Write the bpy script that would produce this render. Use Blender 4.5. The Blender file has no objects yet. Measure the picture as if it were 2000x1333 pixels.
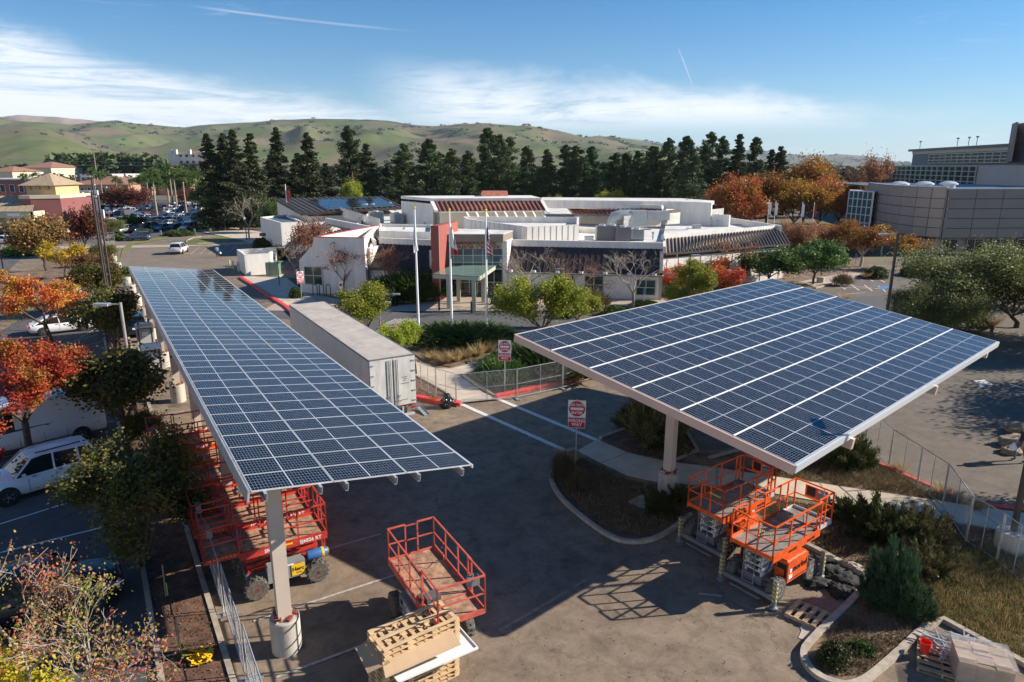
import bpy, math, random
import numpy as np
from mathutils import Vector, Matrix, Euler
from math import radians as R, sin, cos, pi
SC = bpy.context.scene
COL = SC.collection
random.seed(7)
rng = np.random.default_rng(11)

# ---------------------------------------------------------------- camera
H = 13.5; F = 1333.0; TH = math.atan(341.5 / F)
cd = bpy.data.cameras.new('camera'); cam = bpy.data.objects.new('camera', cd); COL.objects.link(cam)
cam.location = (0, 0, H); cam.rotation_euler = (pi / 2 - TH, 0, 0)
cd.sensor_width = 36; cd.lens = 36 * F / 2000; cd.clip_start = .1; cd.clip_end = 40000
SC.camera = cam
# ---------------------------------------------------------------- light
SUN = Vector((1.85, .27, 1.0)).normalized()
w = bpy.data.worlds.new('World'); SC.world = w; w.use_nodes = True
NT = w.node_tree; NT.nodes.clear()
def sky_world():
    n = NT.nodes; l = NT.links
    out = n.new('ShaderNodeOutputWorld'); bg = n.new('ShaderNodeBackground'); l.new(bg.outputs[0], out.inputs[0])
    sky = n.new('ShaderNodeTexSky'); sky.sky_type = 'NISHITA'; sky.sun_disc = False
    sky.sun_elevation = math.asin(SUN.z); sky.sun_rotation = math.atan2(SUN.x, SUN.y)
    sky.air_density = 1.0; sky.dust_density = 0.0; sky.ozone_density = 6.0; sky.altitude = 0
    hs = n.new('ShaderNodeHueSaturation'); hs.inputs['Saturation'].default_value = 1.27; hs.inputs['Value'].default_value = 1.0
    l.new(sky.outputs[0], hs.inputs['Color'])
    tc = n.new('ShaderNodeTexCoord'); sx = n.new('ShaderNodeSeparateXYZ'); l.new(tc.outputs['Generated'], sx.inputs[0])
    def M(op, a, b=None, c=None):
        m = n.new('ShaderNodeMath'); m.operation = op
        for i, v in enumerate((a, b, c)):
            if v is None: continue
            if isinstance(v, (int, float)): m.inputs[i].default_value = v
            else: l.new(v, m.inputs[i])
        return m.outputs[0]
    az = M('ARCTAN2', sx.outputs[0], sx.outputs[1])           # 0 = straight ahead, + to the right
    hl = M('SQRT', M('ADD', M('MULTIPLY', sx.outputs[0], sx.outputs[0]), M('MULTIPLY', sx.outputs[1], sx.outputs[1])))
    el = M('ARCTAN2', sx.outputs[2], hl)
    cv = n.new('ShaderNodeCombineXYZ'); l.new(az, cv.inputs[0]); l.new(el, cv.inputs[1])
    def noise(scale, sxy, det=6, rough=.6, off=0, dist=0):
        mp = n.new('ShaderNodeMapping'); mp.inputs['Scale'].default_value = (sxy[0], sxy[1], 1); mp.inputs['Location'].default_value = (off, off * .7, off * 1.3)
        mp.inputs['Rotation'].default_value = (0, 0, sxy[2] if len(sxy) > 2 else 0)
        l.new(cv.outputs[0], mp.inputs[0])
        t = n.new('ShaderNodeTexNoise'); t.inputs['Scale'].default_value = scale; t.inputs['Detail'].default_value = det; t.inputs['Roughness'].default_value = rough
        t.inputs['Distortion'].default_value = dist
        l.new(mp.outputs[0], t.inputs['Vector']); return t.outputs['Fac']
    def ss(v, a, b):
        m = n.new('ShaderNodeMapRange'); m.interpolation_type = 'SMOOTHSTEP'; l.new(v, m.inputs[0])
        m.inputs[1].default_value = a; m.inputs[2].default_value = b; return m.outputs[0]
    # cirrus bank sloping from high at the left to the horizon in the middle, and a second one right of it
    n1 = noise(2.6, (1.0, 3.6, -.16), 8, .62, 3.1, .5); n2 = noise(5, (1.0, 9.0, -.17), 10, .72, 7.7, 1.6); n3 = noise(1.3, (1, 3, .1), 3, .5, 1.9)
    topA = M('ADD', M('ADD', M('MULTIPLY', az, -.165), .055), M('MULTIPLY', M('SUBTRACT', n1, .5), .12))
    dA = M('SUBTRACT', topA, el)
    mA = M('MULTIPLY', ss(dA, -.012, .05), ss(az, .22, -.12))
    topB = M('ADD', M('ADD', M('MULTIPLY', az, -.09), .128), M('MULTIPLY', M('SUBTRACT', n1, .5), .13))
    mB = M('MULTIPLY', M('MULTIPLY', ss(M('SUBTRACT', topB, el), -.012, .045), ss(el, .035, .075)), M('MULTIPLY', ss(az, -.22, -.05), ss(az, .66, .32)))
    mB = M('MULTIPLY', mB, ss(M('ADD', n2, M('MULTIPLY', n1, .6)), .50, .85))
    mC = M('MULTIPLY', ss(n2, .56, .74), M('MULTIPLY', ss(n3, .50, .62), M('MULTIPLY', ss(el, .26, .10), .45)))
    body = M('ADD', .22, M('MULTIPLY', ss(M('ADD', n2, M('MULTIPLY', dA, 1.8)), .38, .72), .78))
    mA = M('MULTIPLY', mA, body)
    cl = M('MAXIMUM', M('MAXIMUM', mA, mB), mC)
    # contrails
    def trail(a0, e0, a1, e1, wd, amp):
        dx, dy = a1 - a0, e1 - e0; L = math.hypot(dx, dy); dx /= L; dy /= L
        u = M('ADD', M('MULTIPLY', M('SUBTRACT', az, a0), dx), M('MULTIPLY', M('SUBTRACT', el, e0), dy))
        v = M('ABSOLUTE', M('ADD', M('MULTIPLY', M('SUBTRACT', az, a0), -dy), M('MULTIPLY', M('SUBTRACT', el, e0), dx)))
        m = M('MULTIPLY', ss(v, wd, wd * .15), M('MULTIPLY', ss(u, 0, L * .2), ss(u, L, L * .5)))
        return M('MULTIPLY', M('MULTIPLY', m, ss(n2, .2, .6)), amp)
    cl = M('MAXIMUM', cl, trail(-.42, .19, -.10, .172, .0022, .30))
    cl = M('MAXIMUM', cl, trail(.221, .155, .252, .088, .0013, .42))
    hz = n.new('ShaderNodeMix'); hz.data_type = 'RGBA'; l.new(M('MULTIPLY', M('EXPONENT', M('MULTIPLY', M('MAXIMUM', el, 0), -9.0)), .62), hz.inputs[0]); l.new(hs.outputs[0], hz.inputs[6]); hz.inputs[7].default_value = (4.3, 5.6, 6.7, 1)
    mx = n.new('ShaderNodeMix'); mx.data_type = 'RGBA'; l.new(M('MULTIPLY', cl, .92), mx.inputs[0]); l.new(hz.outputs[2], mx.inputs[6]); mx.inputs[7].default_value = (8.6, 8.9, 9.4, 1)
    l.new(mx.outputs[2], bg.inputs[0]); bg.inputs[1].default_value = .065
sky_world()
sd = bpy.data.lights.new('sun', 'SUN'); sun = bpy.data.objects.new('sun', sd); COL.objects.link(sun)
sd.energy = 4.5; sd.angle = R(.53); sd.color = (1, .915, .80)
sun.rotation_euler = SUN.to_track_quat('Z', 'Y').to_euler(); sun.location = (60, 10, 60)
SC.view_settings.view_transform = 'Standard'; SC.view_settings.look = 'None'; SC.view_settings.exposure = .95; SC.view_settings.gamma = 1
SC.view_settings.use_curve_mapping = False
cy = SC.cycles; cy.use_denoising = True
try: cy.denoiser = 'OPENIMAGEDENOISE'
except Exception: pass
cy.max_bounces = 6; cy.diffuse_bounces = 3; cy.glossy_bounces = 3; cy.transmission_bounces = 4; cy.transparent_max_bounces = 8; cy.volume_bounces = 0
cy.sample_clamp_indirect = 6

# ---------------------------------------------------------------- survey helpers (photo measurements to metres)
def ray(x, y): return Vector(((x - 1000) / F, cos(TH) + sin(TH) * (666.5 - y) / F, -sin(TH) + cos(TH) * (666.5 - y) / F))
def G(x, y, z=0.0):
    d = ray(x, y); t = (z - H) / d.z; return Vector((d.x * t, d.y * t, z))
def XD(px, Y, z=0.0):
    return (px - 1000) / F * (Y * cos(TH) - (z - H) * sin(TH))
def ZT(py, Y):
    k = (666.5 - py) / F; return H + Y * (k * cos(TH) - sin(TH)) / (cos(TH) + k * sin(TH))
# canopy frame of the left car park: s along it (away), v across it (to the right)
LO = Vector((-6.401, 15.291, 0)); LS = Vector((cos(2.1253), sin(2.1253), 0)); LV = Vector((LS.y, -LS.x, 0))
def LP(s, v, z=0.0): return LO + LS * s + LV * v + Vector((0, 0, z))

# ---------------------------------------------------------------- object helpers
def tag(o, label=None, cat=None, group=None, kind=None):
    if label: o['label'] = label
    if cat: o['category'] = cat
    if group: o['group'] = group
    if kind: o['kind'] = kind
    return o
def thing(name, label, cat, loc=(0, 0, 0), rz=0, group=None):
    o = bpy.data.objects.new(name, None); COL.objects.link(o); o.location = loc; o.rotation_euler = (0, 0, rz); o.empty_display_size = .3
    return tag(o, label, cat, group)
KIDS = {}
def link(name, me, parent=None, loc=None, rot=None):
    o = bpy.data.objects.new(name, me); COL.objects.link(o)
    if parent: o.parent = parent; KIDS.setdefault(parent.name, []).append(o)
    if loc is not None: o.location = loc
    if rot is not None: o.rotation_euler = rot
    return o
def dup(root, loc, rz=None, label=None, sc=None):
    c = root.copy(); COL.objects.link(c); c.location = loc
    if rz is not None: c.rotation_euler = (0, 0, rz)
    if label: c['label'] = label
    if sc is not None: c.scale = sc if hasattr(sc, '__len__') else (sc,) * 3
    def rec(a, b):
        for k in KIDS.get(a.name, []):
            d = k.copy(); COL.objects.link(d); d.parent = b; KIDS.setdefault(b.name, []).append(d); rec(k, d)
    rec(root, c)
    return c
def rotz(a): return Matrix.Rotation(a, 3, 'Z')
class MB:
    def __init__(s): s.v = []; s.f = []; s.m = []
    def add(s, vs, fs, mi=0):
        b = len(s.v); s.v += [tuple(v) for v in vs]; s.f += [tuple(i + b for i in f) for f in fs]; s.m += [mi] * len(fs); return s
    def box(s, c, d, rz=0, mi=0, M=None, top=1.0):
        x, y, z = d[0] / 2, d[1] / 2, d[2] / 2; p = []
        for k in (-1, 1):
            q = 1 if k < 0 else top
            for a, b in ((-1, -1), (1, -1), (1, 1), (-1, 1)): p.append(Vector((a * x * q, b * y * q, k * z)))
        if M is None: M = rotz(rz)
        p = [M @ v + Vector(c) for v in p]
        return s.add(p, [(0, 3, 2, 1), (4, 5, 6, 7), (0, 1, 5, 4), (1, 2, 6, 5), (2, 3, 7, 6), (3, 0, 4, 7)], mi)
    def beam(s, a, b, wd, ht, mi=0, up=(0, 0, 1)):
        a = Vector(a); b = Vector(b); d = b - a; L = d.length; d.normalize(); u = Vector(up)
        r = d.cross(u)
        if r.length < 1e-4: r = d.cross(Vector((1, 0, 0)))
        r.normalize(); u = r.cross(d)
        M = Matrix((d, r, u)).transposed()
        return s.box((a + b) / 2, (L, wd, ht), M=M, mi=mi)
    def prism(s, poly, z0, z1, mi=0, bottom=True):
        n = len(poly); a = sum(poly[i][0] * poly[(i + 1) % n][1] - poly[(i + 1) % n][0] * poly[i][1] for i in range(n))
        if a < 0: poly = poly[::-1]
        zb = lambda p: z0 if not callable(z0) else z0(p)
        zt = lambda p: z1 if not callable(z1) else z1(p)
        vs = [(p[0], p[1], zb(p)) for p in poly] + [(p[0], p[1], zt(p)) for p in poly]
        fs = [tuple(range(n, 2 * n))] + ([tuple(range(n - 1, -1, -1))] if bottom else []) + [(i, (i + 1) % n, (i + 1) % n + n, i + n) for i in range(n)]
        return s.add(vs, fs, mi)
    def quad(s, a, b, c, d, mi=0): return s.add([a, b, c, d], [(0, 1, 2, 3)], mi)
    def tube(s, pts, r, n=6, mi=0, r1=None, cap=True):
        pts = [Vector(p) for p in pts]; m = len(pts); vs = []
        rs = [r if r1 is None else r + (r1 - r) * i / (m - 1) for i in range(m)] if not hasattr(r, '__len__') else r
        pu = None
        for i, p in enumerate(pts):
            d = (pts[min(i + 1, m - 1)] - pts[max(i - 1, 0)])
            d.normalize()
            if pu is None:
                u = d.cross(Vector((0, 0, 1)))
                if u.length < .05: u = d.cross(Vector((1, 0, 0)))
            else: u = pu - d * pu.dot(d)
            u.normalize(); pu = u; q = d.cross(u)
            for k in range(n):
                t = 2 * pi * k / n + pi / n; vs.append(p + (u * cos(t) + q * sin(t)) * rs[i])
        fs = []
        for i in range(m - 1):
            for k in range(n):
                fs.append((i * n + k, i * n + (k + 1) % n, (i + 1) * n + (k + 1) % n, (i + 1) * n + k))
        if cap: fs.append(tuple(range(n - 1, -1, -1))); fs.append(tuple(range((m - 1) * n, m * n)))
        return s.add(vs, fs, mi)
    def lathe(s, prof, c=(0, 0, 0), n=16, mi=0, M=None):
        vs = []; m = len(prof)
        for r, z in prof:
            for k in range(n):
                v = Vector((r * cos(2 * pi * k / n), r * sin(2 * pi * k / n), z))
                if M is not None: v = M @ v
                vs.append(v + Vector(c))
        fs = [(i * n + k, i * n + (k + 1) % n, (i + 1) * n + (k + 1) % n, (i + 1) * n + k) for i in range(m - 1) for k in range(n)]
        fs.append(tuple(range(n - 1, -1, -1))); fs.append(tuple(range((m - 1) * n, m * n)))
        return s.add(vs, fs, mi)
    def mesh(s, name, mats, smooth=False):
        me = bpy.data.meshes.new(name); me.from_pydata(s.v, [], s.f)
        for m in (mats if isinstance(mats, (list, tuple)) else [mats]): me.materials.append(m)
        if any(s.m): me.polygons.foreach_set('material_index', s.m)
        if smooth:
            me.polygons.foreach_set('use_smooth', [True] * len(s.f))
            try: me.set_sharp_from_angle(angle=R(38))
            except Exception: pass
        me.update(); return me
    def build(s, name, mats, parent=None, smooth=False, loc=None, rz=None):
        return link(name, s.mesh(name, mats, smooth), parent, loc, None if rz is None else (0, 0, rz))
def fast(name, V, Q, mat, mi=None):
    V = np.asarray(V, dtype=np.float32).reshape(-1, 3); Q = np.asarray(Q, dtype=np.int32); k = Q.shape[1]
    me = bpy.data.meshes.new(name); me.vertices.add(len(V)); me.vertices.foreach_set('co', V.ravel())
    me.loops.add(Q.size); me.loops.foreach_set('vertex_index', Q.ravel()); me.polygons.add(len(Q))
    me.polygons.foreach_set('loop_start', np.arange(0, Q.size, k, dtype=np.int32)); me.polygons.foreach_set('loop_total', np.full(len(Q), k, dtype=np.int32))
    for m in (mat if isinstance(mat, (list, tuple)) else [mat]): me.materials.append(m)
    if mi is not None: me.polygons.foreach_set('material_index', np.asarray(mi, dtype=np.int32))
    me.update(calc_edges=True); return me
def text(s, size, mat, parent, loc, rot, name='lettering', ext=.004, bold=0, align='CENTER', sx=1):
    cu = bpy.data.curves.new('txt', 'FONT'); cu.body = s; cu.size = size; cu.extrude = ext; cu.offset = bold; cu.align_x = align; cu.align_y = 'CENTER'; cu.resolution_u = 3; cu.space_line = .85
    o = bpy.data.objects.new('txt', cu); COL.objects.link(o)
    dg = bpy.context.evaluated_depsgraph_get(); me = bpy.data.meshes.new_from_object(o.evaluated_get(dg)); bpy.data.objects.remove(o)
    me.name = name; me.materials.clear(); me.materials.append(mat)
    t = link(name, me, parent, loc, rot); t.scale = (sx, 1, 1); return t

# ---------------------------------------------------------------- materials
MATS = {}
def mat(name, col, rough=.6, metal=0, var=0, vs=3, bump=0, bs=20, spec=.5, col2=None, emit=None, det=5, coords='Object', stretch=(1, 1, 1), lo=.35, hi=.65, coat=0):
    m = bpy.data.materials.new(name); m.use_nodes = True; nt = m.node_tree; b = nt.nodes['Principled BSDF']
    b.inputs['Base Color'].default_value = (*col, 1); b.inputs['Roughness'].default_value = rough; b.inputs['Metallic'].default_value = metal; b.inputs['Specular IOR Level'].default_value = spec
    if coat: b.inputs['Coat Weight'].default_value = coat; b.inputs['Coat Roughness'].default_value = .08
    if emit: b.inputs['Emission Color'].default_value = (*emit[:3], 1); b.inputs['Emission Strength'].default_value = emit[3]
    tc = nt.nodes.new('ShaderNodeTexCoord'); mp = nt.nodes.new('ShaderNodeMapping'); mp.inputs['Scale'].default_value = stretch
    nt.links.new(tc.outputs[coords], mp.inputs[0])
    if var or col2:
        t = nt.nodes.new('ShaderNodeTexNoise'); t.inputs['Scale'].default_value = vs; t.inputs['Detail'].default_value = det; t.inputs['Roughness'].default_value = .62; nt.links.new(mp.outputs[0], t.inputs['Vector'])
        cr = nt.nodes.new('ShaderNodeValToRGB'); nt.links.new(t.outputs['Fac'], cr.inputs[0])
        c2 = col2 if col2 else tuple(min(1, c * (1 + var)) for c in col); c1 = col if col2 else tuple(c * (1 - var) for c in col)
        cr.color_ramp.elements[0].position = lo; cr.color_ramp.elements[1].position = hi
        cr.color_ramp.elements[0].color = (*c1, 1); cr.color_ramp.elements[1].color = (*c2, 1); nt.links.new(cr.outputs[0], b.inputs['Base Color'])
    if bump:
        t2 = nt.nodes.new('ShaderNodeTexNoise'); t2.inputs['Scale'].default_value = bs; t2.inputs['Detail'].default_value = 4; nt.links.new(mp.outputs[0], t2.inputs['Vector'])
        bp = nt.nodes.new('ShaderNodeBump'); bp.inputs['Strength'].default_value = bump; bp.inputs['Distance'].default_value = .02; nt.links.new(t2.outputs['Fac'], bp.inputs['Height']); nt.links.new(bp.outputs[0], b.inputs['Normal'])
    MATS[name] = m; return m
def leafmat(name, cols, trans=.35, ns=1.2, rand=.55, rough=.55):
    m = bpy.data.materials.new(name); m.use_nodes = True; nt = m.node_tree; n = nt.nodes; l = nt.links; b = n['Principled BSDF']; out = n['Material Output']
    g = n.new('ShaderNodeNewGeometry'); tc = n.new('ShaderNodeTexCoord'); t = n.new('ShaderNodeTexNoise'); t.inputs['Scale'].default_value = ns; t.inputs['Detail'].default_value = 3; l.new(tc.outputs['Object'], t.inputs['Vector'])
    oi = n.new('ShaderNodeObjectInfo')
    a = n.new('ShaderNodeMath'); a.operation = 'MULTIPLY_ADD'; l.new(g.outputs['Random Per Island'], a.inputs[0]); a.inputs[1].default_value = rand
    mr = n.new('ShaderNodeMapRange'); l.new(t.outputs['Fac'], mr.inputs[0]); mr.inputs[1].default_value = .3; mr.inputs[2].default_value = .7; mr.inputs[3].default_value = 0; mr.inputs[4].default_value = 1 - rand
    l.new(mr.outputs[0], a.inputs[2])
    cr = n.new('ShaderNodeValToRGB'); l.new(a.outputs[0], cr.inputs[0]); e = cr.color_ramp.elements
    while len(e) < len(cols): e.new(.5)
    for i, c in enumerate(cols): e[i].position = i / (len(cols) - 1) if len(cols) > 1 else 0; e[i].color = (*c, 1)
    hs = n.new('ShaderNodeHueSaturation'); l.new(cr.outputs[0], hs.inputs['Color'])
    hm = n.new('ShaderNodeMapRange'); l.new(oi.outputs['Random'], hm.inputs[0]); hm.inputs[3].default_value = .485; hm.inputs[4].default_value = .515; l.new(hm.outputs[0], hs.inputs['Hue'])
    vm = n.new('ShaderNodeMapRange'); l.new(oi.outputs['Random'], vm.inputs[0]); vm.inputs[3].default_value = .75; vm.inputs[4].default_value = 1.35; l.new(vm.outputs[0], hs.inputs['Value'])
    l.new(hs.outputs[0], b.inputs['Base Color']); b.inputs['Roughness'].default_value = rough; b.inputs['Specular IOR Level'].default_value = .25
    tr = n.new('ShaderNodeBsdfTranslucent'); l.new(hs.outputs[0], tr.inputs[0]); mx = n.new('ShaderNodeMixShader'); mx.inputs[0].default_value = trans
    l.new(b.outputs[0], mx.inputs[1]); l.new(tr.outputs[0], mx.inputs[2]); l.new(mx.outputs[0], out.inputs[0])
    MATS[name] = m; return m
# ---------------------------------------------------------------- material library
def asphalt(name, c, c2, stain=.35, crack=True, oil=.5):
    m = bpy.data.materials.new(name); m.use_nodes = True; nt = m.node_tree; n = nt.nodes; l = nt.links; b = n['Principled BSDF']; b.inputs['Roughness'].default_value = .85; b.inputs['Specular IOR Level'].default_value = .3
    tc = n.new('ShaderNodeTexCoord')
    def noise(s, d=5, r=.6, off=0, dist=0):
        mp = n.new('ShaderNodeMapping'); mp.inputs['Location'].default_value = (off, off * 2, 0); l.new(tc.outputs['Object'], mp.inputs[0])
        t = n.new('ShaderNodeTexNoise'); t.inputs['Scale'].default_value = s; t.inputs['Detail'].default_value = d; t.inputs['Roughness'].default_value = r; t.inputs['Distortion'].default_value = dist; l.new(mp.outputs[0], t.inputs['Vector']); return t.outputs['Fac']
    def ramp(f, stops):
        cr = n.new('ShaderNodeValToRGB'); l.new(f, cr.inputs[0]); e = cr.color_ramp.elements
        while len(e) < len(stops): e.new(.5)
        for i, (p, c_) in enumerate(stops): e[i].position = p; e[i].color = (*c_, 1) if hasattr(c_, '__len__') else (c_, c_, c_, 1)
        return cr.outputs[0]
    def mul(a_, b_):
        x = n.new('ShaderNodeMix'); x.data_type = 'RGBA'; x.blend_type = 'MULTIPLY'; x.inputs[0].default_value = 1; l.new(a_, x.inputs[6]); l.new(b_, x.inputs[7]); return x.outputs[2]
    base = ramp(noise(.22, 6, .65, 4, .8), [(.3, c), (.7, c2)])
    fine = ramp(noise(45, 3, .8), [(.25, .62), (.75, 1.32)])
    patch = ramp(noise(1.3, 7, .7, 9, .5), [(.3, 1 - stain), (.55, 1), (.75, 1 + stain * .5)])
    col = mul(mul(base, fine), patch)
    if oil:
        o = ramp(noise(.75, 2, .5, 23), [(.66, 1.0), (.74, 1 - oil * .55)]); col = mul(col, o)
        sp = ramp(noise(6.5, 2, .4, 41), [(.70, 1.0), (.74, .62)]); col = mul(col, sp)
    if crack:
        v = n.new('ShaderNodeTexVoronoi'); v.feature = 'DISTANCE_TO_EDGE'; v.inputs['Scale'].default_value = .16
        dn = n.new('ShaderNodeTexNoise'); dn.inputs['Scale'].default_value = 1.1; dn.inputs['Detail'].default_value = 6; l.new(tc.outputs['Object'], dn.inputs['Vector'])
        mx = n.new('ShaderNodeMix'); mx.data_type = 'VECTOR'; mx.inputs[0].default_value = .12 ; l.new(tc.outputs['Object'], mx.inputs[4])
        sc_ = n.new('ShaderNodeVectorMath'); sc_.operation = 'MULTIPLY_ADD'; l.new(dn.outputs['Color'], sc_.inputs[0]); sc_.inputs[1].default_value = (1.6, 1.6, 0); l.new(tc.outputs['Object'], sc_.inputs[2])
        l.new(sc_.outputs[0], v.inputs['Vector']); col = mul(col, ramp(v.outputs['Distance'], [(.0, .68), (.003, 1.0)]))
    l.new(col, b.inputs['Base Color'])
    bp = n.new('ShaderNodeBump'); bp.inputs['Strength'].default_value = .5; bp.inputs['Distance'].default_value = .01; l.new(noise(70, 3, .7), bp.inputs['Height']); l.new(bp.outputs[0], b.inputs['Normal'])
    MATS[name] = m; return m
asphalt('asphalt_old', (.205, .152, .108), (.30, .228, .16), .42)
asphalt('asphalt_left', (.085, .08, .078), (.12, .112, .108), .25)
asphalt('asphalt_right', (.135, .113, .09), (.19, .158, .126), .3, True, .3)
asphalt('asphalt_back', (.19, .15, .115), (.26, .21, .16), .2, False, .3)
asphalt('tyre_film', (.175, .13, .092), (.25, .19, .135), .3)
asphalt('asphalt_road', (.10, .098, .097), (.13, .125, .122), .15, False, 0)
mat('concrete', (.44, .38, .30), .85, var=.14, vs=1.6, bump=.3, bs=25)
mat('sidewalk', (.54, .45, .345), .85, var=.13, vs=.9, bump=.2, bs=30)
mat('paving_warm', (.42, .33, .26), .85, var=.1, vs=.6, bump=.2, bs=30)
mat('kerb', (.40, .335, .26), .85, var=.22, vs=3.5, bump=.4, bs=30)
mat('kerb_red', (.72, .07, .06), .6, var=.15, vs=4, bump=.2, bs=30)
mat('pier_concrete', (.46, .415, .355), .8, var=.16, vs=1.4, bump=.25, bs=14, stretch=(3, 3, .5))
mat('soil', (.13, .068, .042), .95, var=.5, vs=2.5, bump=.9, bs=14, det=8)
mat('soil_dry', (.26, .17, .10), .95, col2=(.075, .055, .036), vs=1.1, bump=.9, bs=12, det=9)
mat('dry_slope', (.30, .20, .10), .95, col2=(.13, .13, .045), vs=.8, bump=.9, bs=9, det=9)
mat('lawn', (.10, .13, .03), .95, col2=(.24, .20, .07), vs=.25, bump=.6, bs=6, det=8)
mat('paint_white', (.66, .64, .60), .7, var=.22, vs=5, det=8)
mat('paint_worn', (.40, .37, .33), .8, var=.3, vs=6, det=8)
mat('paint_blue', (.08, .2, .42), .7, var=.2, vs=5)
mat('town_ground', (.10, .10, .055), .95, col2=(.17, .14, .09), vs=.03, det=8)
mat('beige_steel', (.56, .46, .37), .45, var=.05, vs=1)
mat('fascia_bounce_tint', (.60, .43, .35), .45, var=.05, vs=1)  # beige steel with warm ground bounce put into the colour
mat('beige_dark', (.42, .36, .29), .5, var=.05, vs=1)
mat('galv', (.50, .51, .52), .42, .55, var=.18, vs=5)
mat('galv_mesh', (.42, .43, .44), .5, .35)
mat('frame_alu', (.66, .67, .68), .35, .25)
mat('rust_bolt', (.22, .05, .03), .7, var=.3, vs=9)
mat('dark_pole', (.075, .06, .05), .5, .2, var=.2, vs=2)
mat('pole_grey', (.34, .30, .28), .5, .2, var=.15, vs=2)
mat('white_paint', (.82, .82, .81), .4)
mat('stucco', (.72, .68, .62), .85, var=.10, vs=1.1, bump=.15, bs=20, stretch=(1, 1, .25), det=8)
mat('stucco_line', (.50, .47, .44), .85)
mat('roof_white', (.66, .63, .58), .8, var=.2, vs=.4, det=9)
mat('roof_brown', (.055, .040, .033), .45, .2, var=.15, vs=1)
mat('roof_taupe', (.26, .205, .16), .55, .1, var=.12, vs=1)
mat('rib_brown', (.07, .05, .04), .5, .1)
mat('roof_red', (.36, .12, .07), .7, var=.2, vs=2)
mat('roof_redline', (.42, .06, .05), .6)
mat('pylon_red', (.31, .08, .06), .75, var=.05, vs=1)
mat('glass_dark', (.012, .018, .018), .06, spec=.8)
mat('glass_green', (.02, .06, .055), .05, spec=.9)
mat('glass_teal', (.05, .12, .13), .08, spec=.9)
mat('mullion', (.46, .5, .5), .4, .4)
mat('canopy_green', (.17, .26, .20), .15, spec=.8)
mat('sage', (.42, .44, .33), .6)
mat('hvac', (.42, .43, .43), .45, .35, var=.08, vs=1)
mat('hvac_dark', (.15, .145, .15), .5, .2)
mat('louver', (.62, .60, .56), .5, .1)
mat('panel_brown', (.33, .275, .24), .6, var=.05, vs=.3)
mat('panel_grey', (.21, .185, .17), .6, var=.05, vs=.3)
mat('joint', (.06, .05, .045), .8)
mat('panel_pale', (.46, .44, .42), .6, var=.06, vs=.3)
mat('slate_blue', (.13, .16, .19), .5, .2)
mat('cream', (.58, .50, .36), .85, var=.05, vs=.5)
mat('tan_wall', (.56, .38, .2), .85, var=.05, vs=.5)
mat('maroon', (.24, .085, .08), .8, var=.06, vs=.5)
mat('tile_tan', (.36, .27, .17), .85, var=.18, vs=2)
mat('tile_red', (.28, .14, .09), .85, var=.2, vs=2)
mat('terracotta', (.40, .23, .16), .85, var=.1, vs=.5)
mat('black', (.015, .015, .016), .45)
mat('rubber', (.022, .021, .02), .8, var=.4, vs=8)
mat('rubber_dusty', (.11, .10, .085), .9, var=.4, vs=8)
mat('rim_red', (.55, .07, .04), .5); mat('rim_white', (.62, .60, .56), .5); mat('rim_alloy', (.5, .5, .52), .3, .7)
mat('lift_red', (.50, .045, .028), .5, var=.3, vs=5, coat=.2)
mat('lift_red_faded', (.52, .10, .065), .6, var=.2, vs=3)
mat('lift_orange', (.74, .10, .012), .48, var=.22, vs=5, coat=.2)
mat('deck_brown', (.36, .21, .13), .8, var=.45, vs=4, det=7)
mat('deck_grey', (.27, .24, .22), .6, .2, var=.25, vs=5, det=7)
mat('steel_grey', (.20, .21, .22), .5, .3, var=.1, vs=3)
mat('lift_body', (.27, .28, .285), .5, .1, var=.08, vs=2)
mat('yellow', (.80, .50, .02), .5); mat('hazard', (.75, .62, .06), .5); mat('tank_blue', (.04, .13, .33), .4)
mat('wood', (.60, .42, .23), .8, var=.2, vs=3, stretch=(1, 6, 6), det=6)
mat('wood_old', (.42, .29, .17), .85, var=.25, vs=3, det=7)
mat('cardboard', (.50, .34, .20), .85, var=.07, vs=1)
mat('plastic_wrap', (.55, .50, .46), .18, spec=.6, var=.2, vs=6)
MATS['plastic_wrap'].node_tree.nodes['Principled BSDF'].inputs['Alpha'].default_value = .38
mat('bag_black', (.012, .012, .013), .22, spec=.7)
mat('fabric_dark', (.022, .024, .022), .9, var=.5, vs=6, bump=.8, bs=9)
mat('bucket', (.80, .04, .02), .35)
mat('sign_red', (.50, .02, .03), .45); mat('sign_white', (.8, .8, .8), .4); mat('sign_lime', (.5, .62, .08), .5)
mat('car_white', (.74, .74, .74), .25, coat=.6); mat('car_silver', (.42, .43, .44), .3, .5, coat=.5); mat('car_black', (.012, .013, .015), .25, coat=.6)
mat('car_blue', (.03, .08, .17), .28, .2, coat=.6); mat('car_navy', (.014, .022, .045), .28, coat=.6); mat('car_red', (.45, .02, .02), .3, coat=.6); mat('car_maroon', (.10, .015, .02), .3, coat=.6)
mat('car_grey', (.10, .105, .11), .3, .3, coat=.5); mat('car_green', (.035, .032, .022), .3, coat=.6); mat('car_glass', (.012, .016, .02), .06, spec=.9)
mat('lamp_red', (.5, .015, .015), .25); mat('lamp_clear', (.7, .7, .7), .15); mat('lamp_amber', (.6, .2, .05), .3)
mat('trailer_side', (.70, .69, .66), .45, var=.06, vs=1, coat=.1)
mat('trailer_door', (.62, .61, .56), .55, var=.16, vs=1.5, det=8, stretch=(2, 2, .6))
mat('trailer_roof', (.47, .41, .35), .7, var=.14, vs=1.4, det=9)
mat('plastic_grey', (.11, .115, .12), .5); mat('plastic_light', (.42, .42, .42), .45)
mat('bark', (.09, .065, .048), .9, var=.3, vs=6, bump=.5, bs=20)
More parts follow.
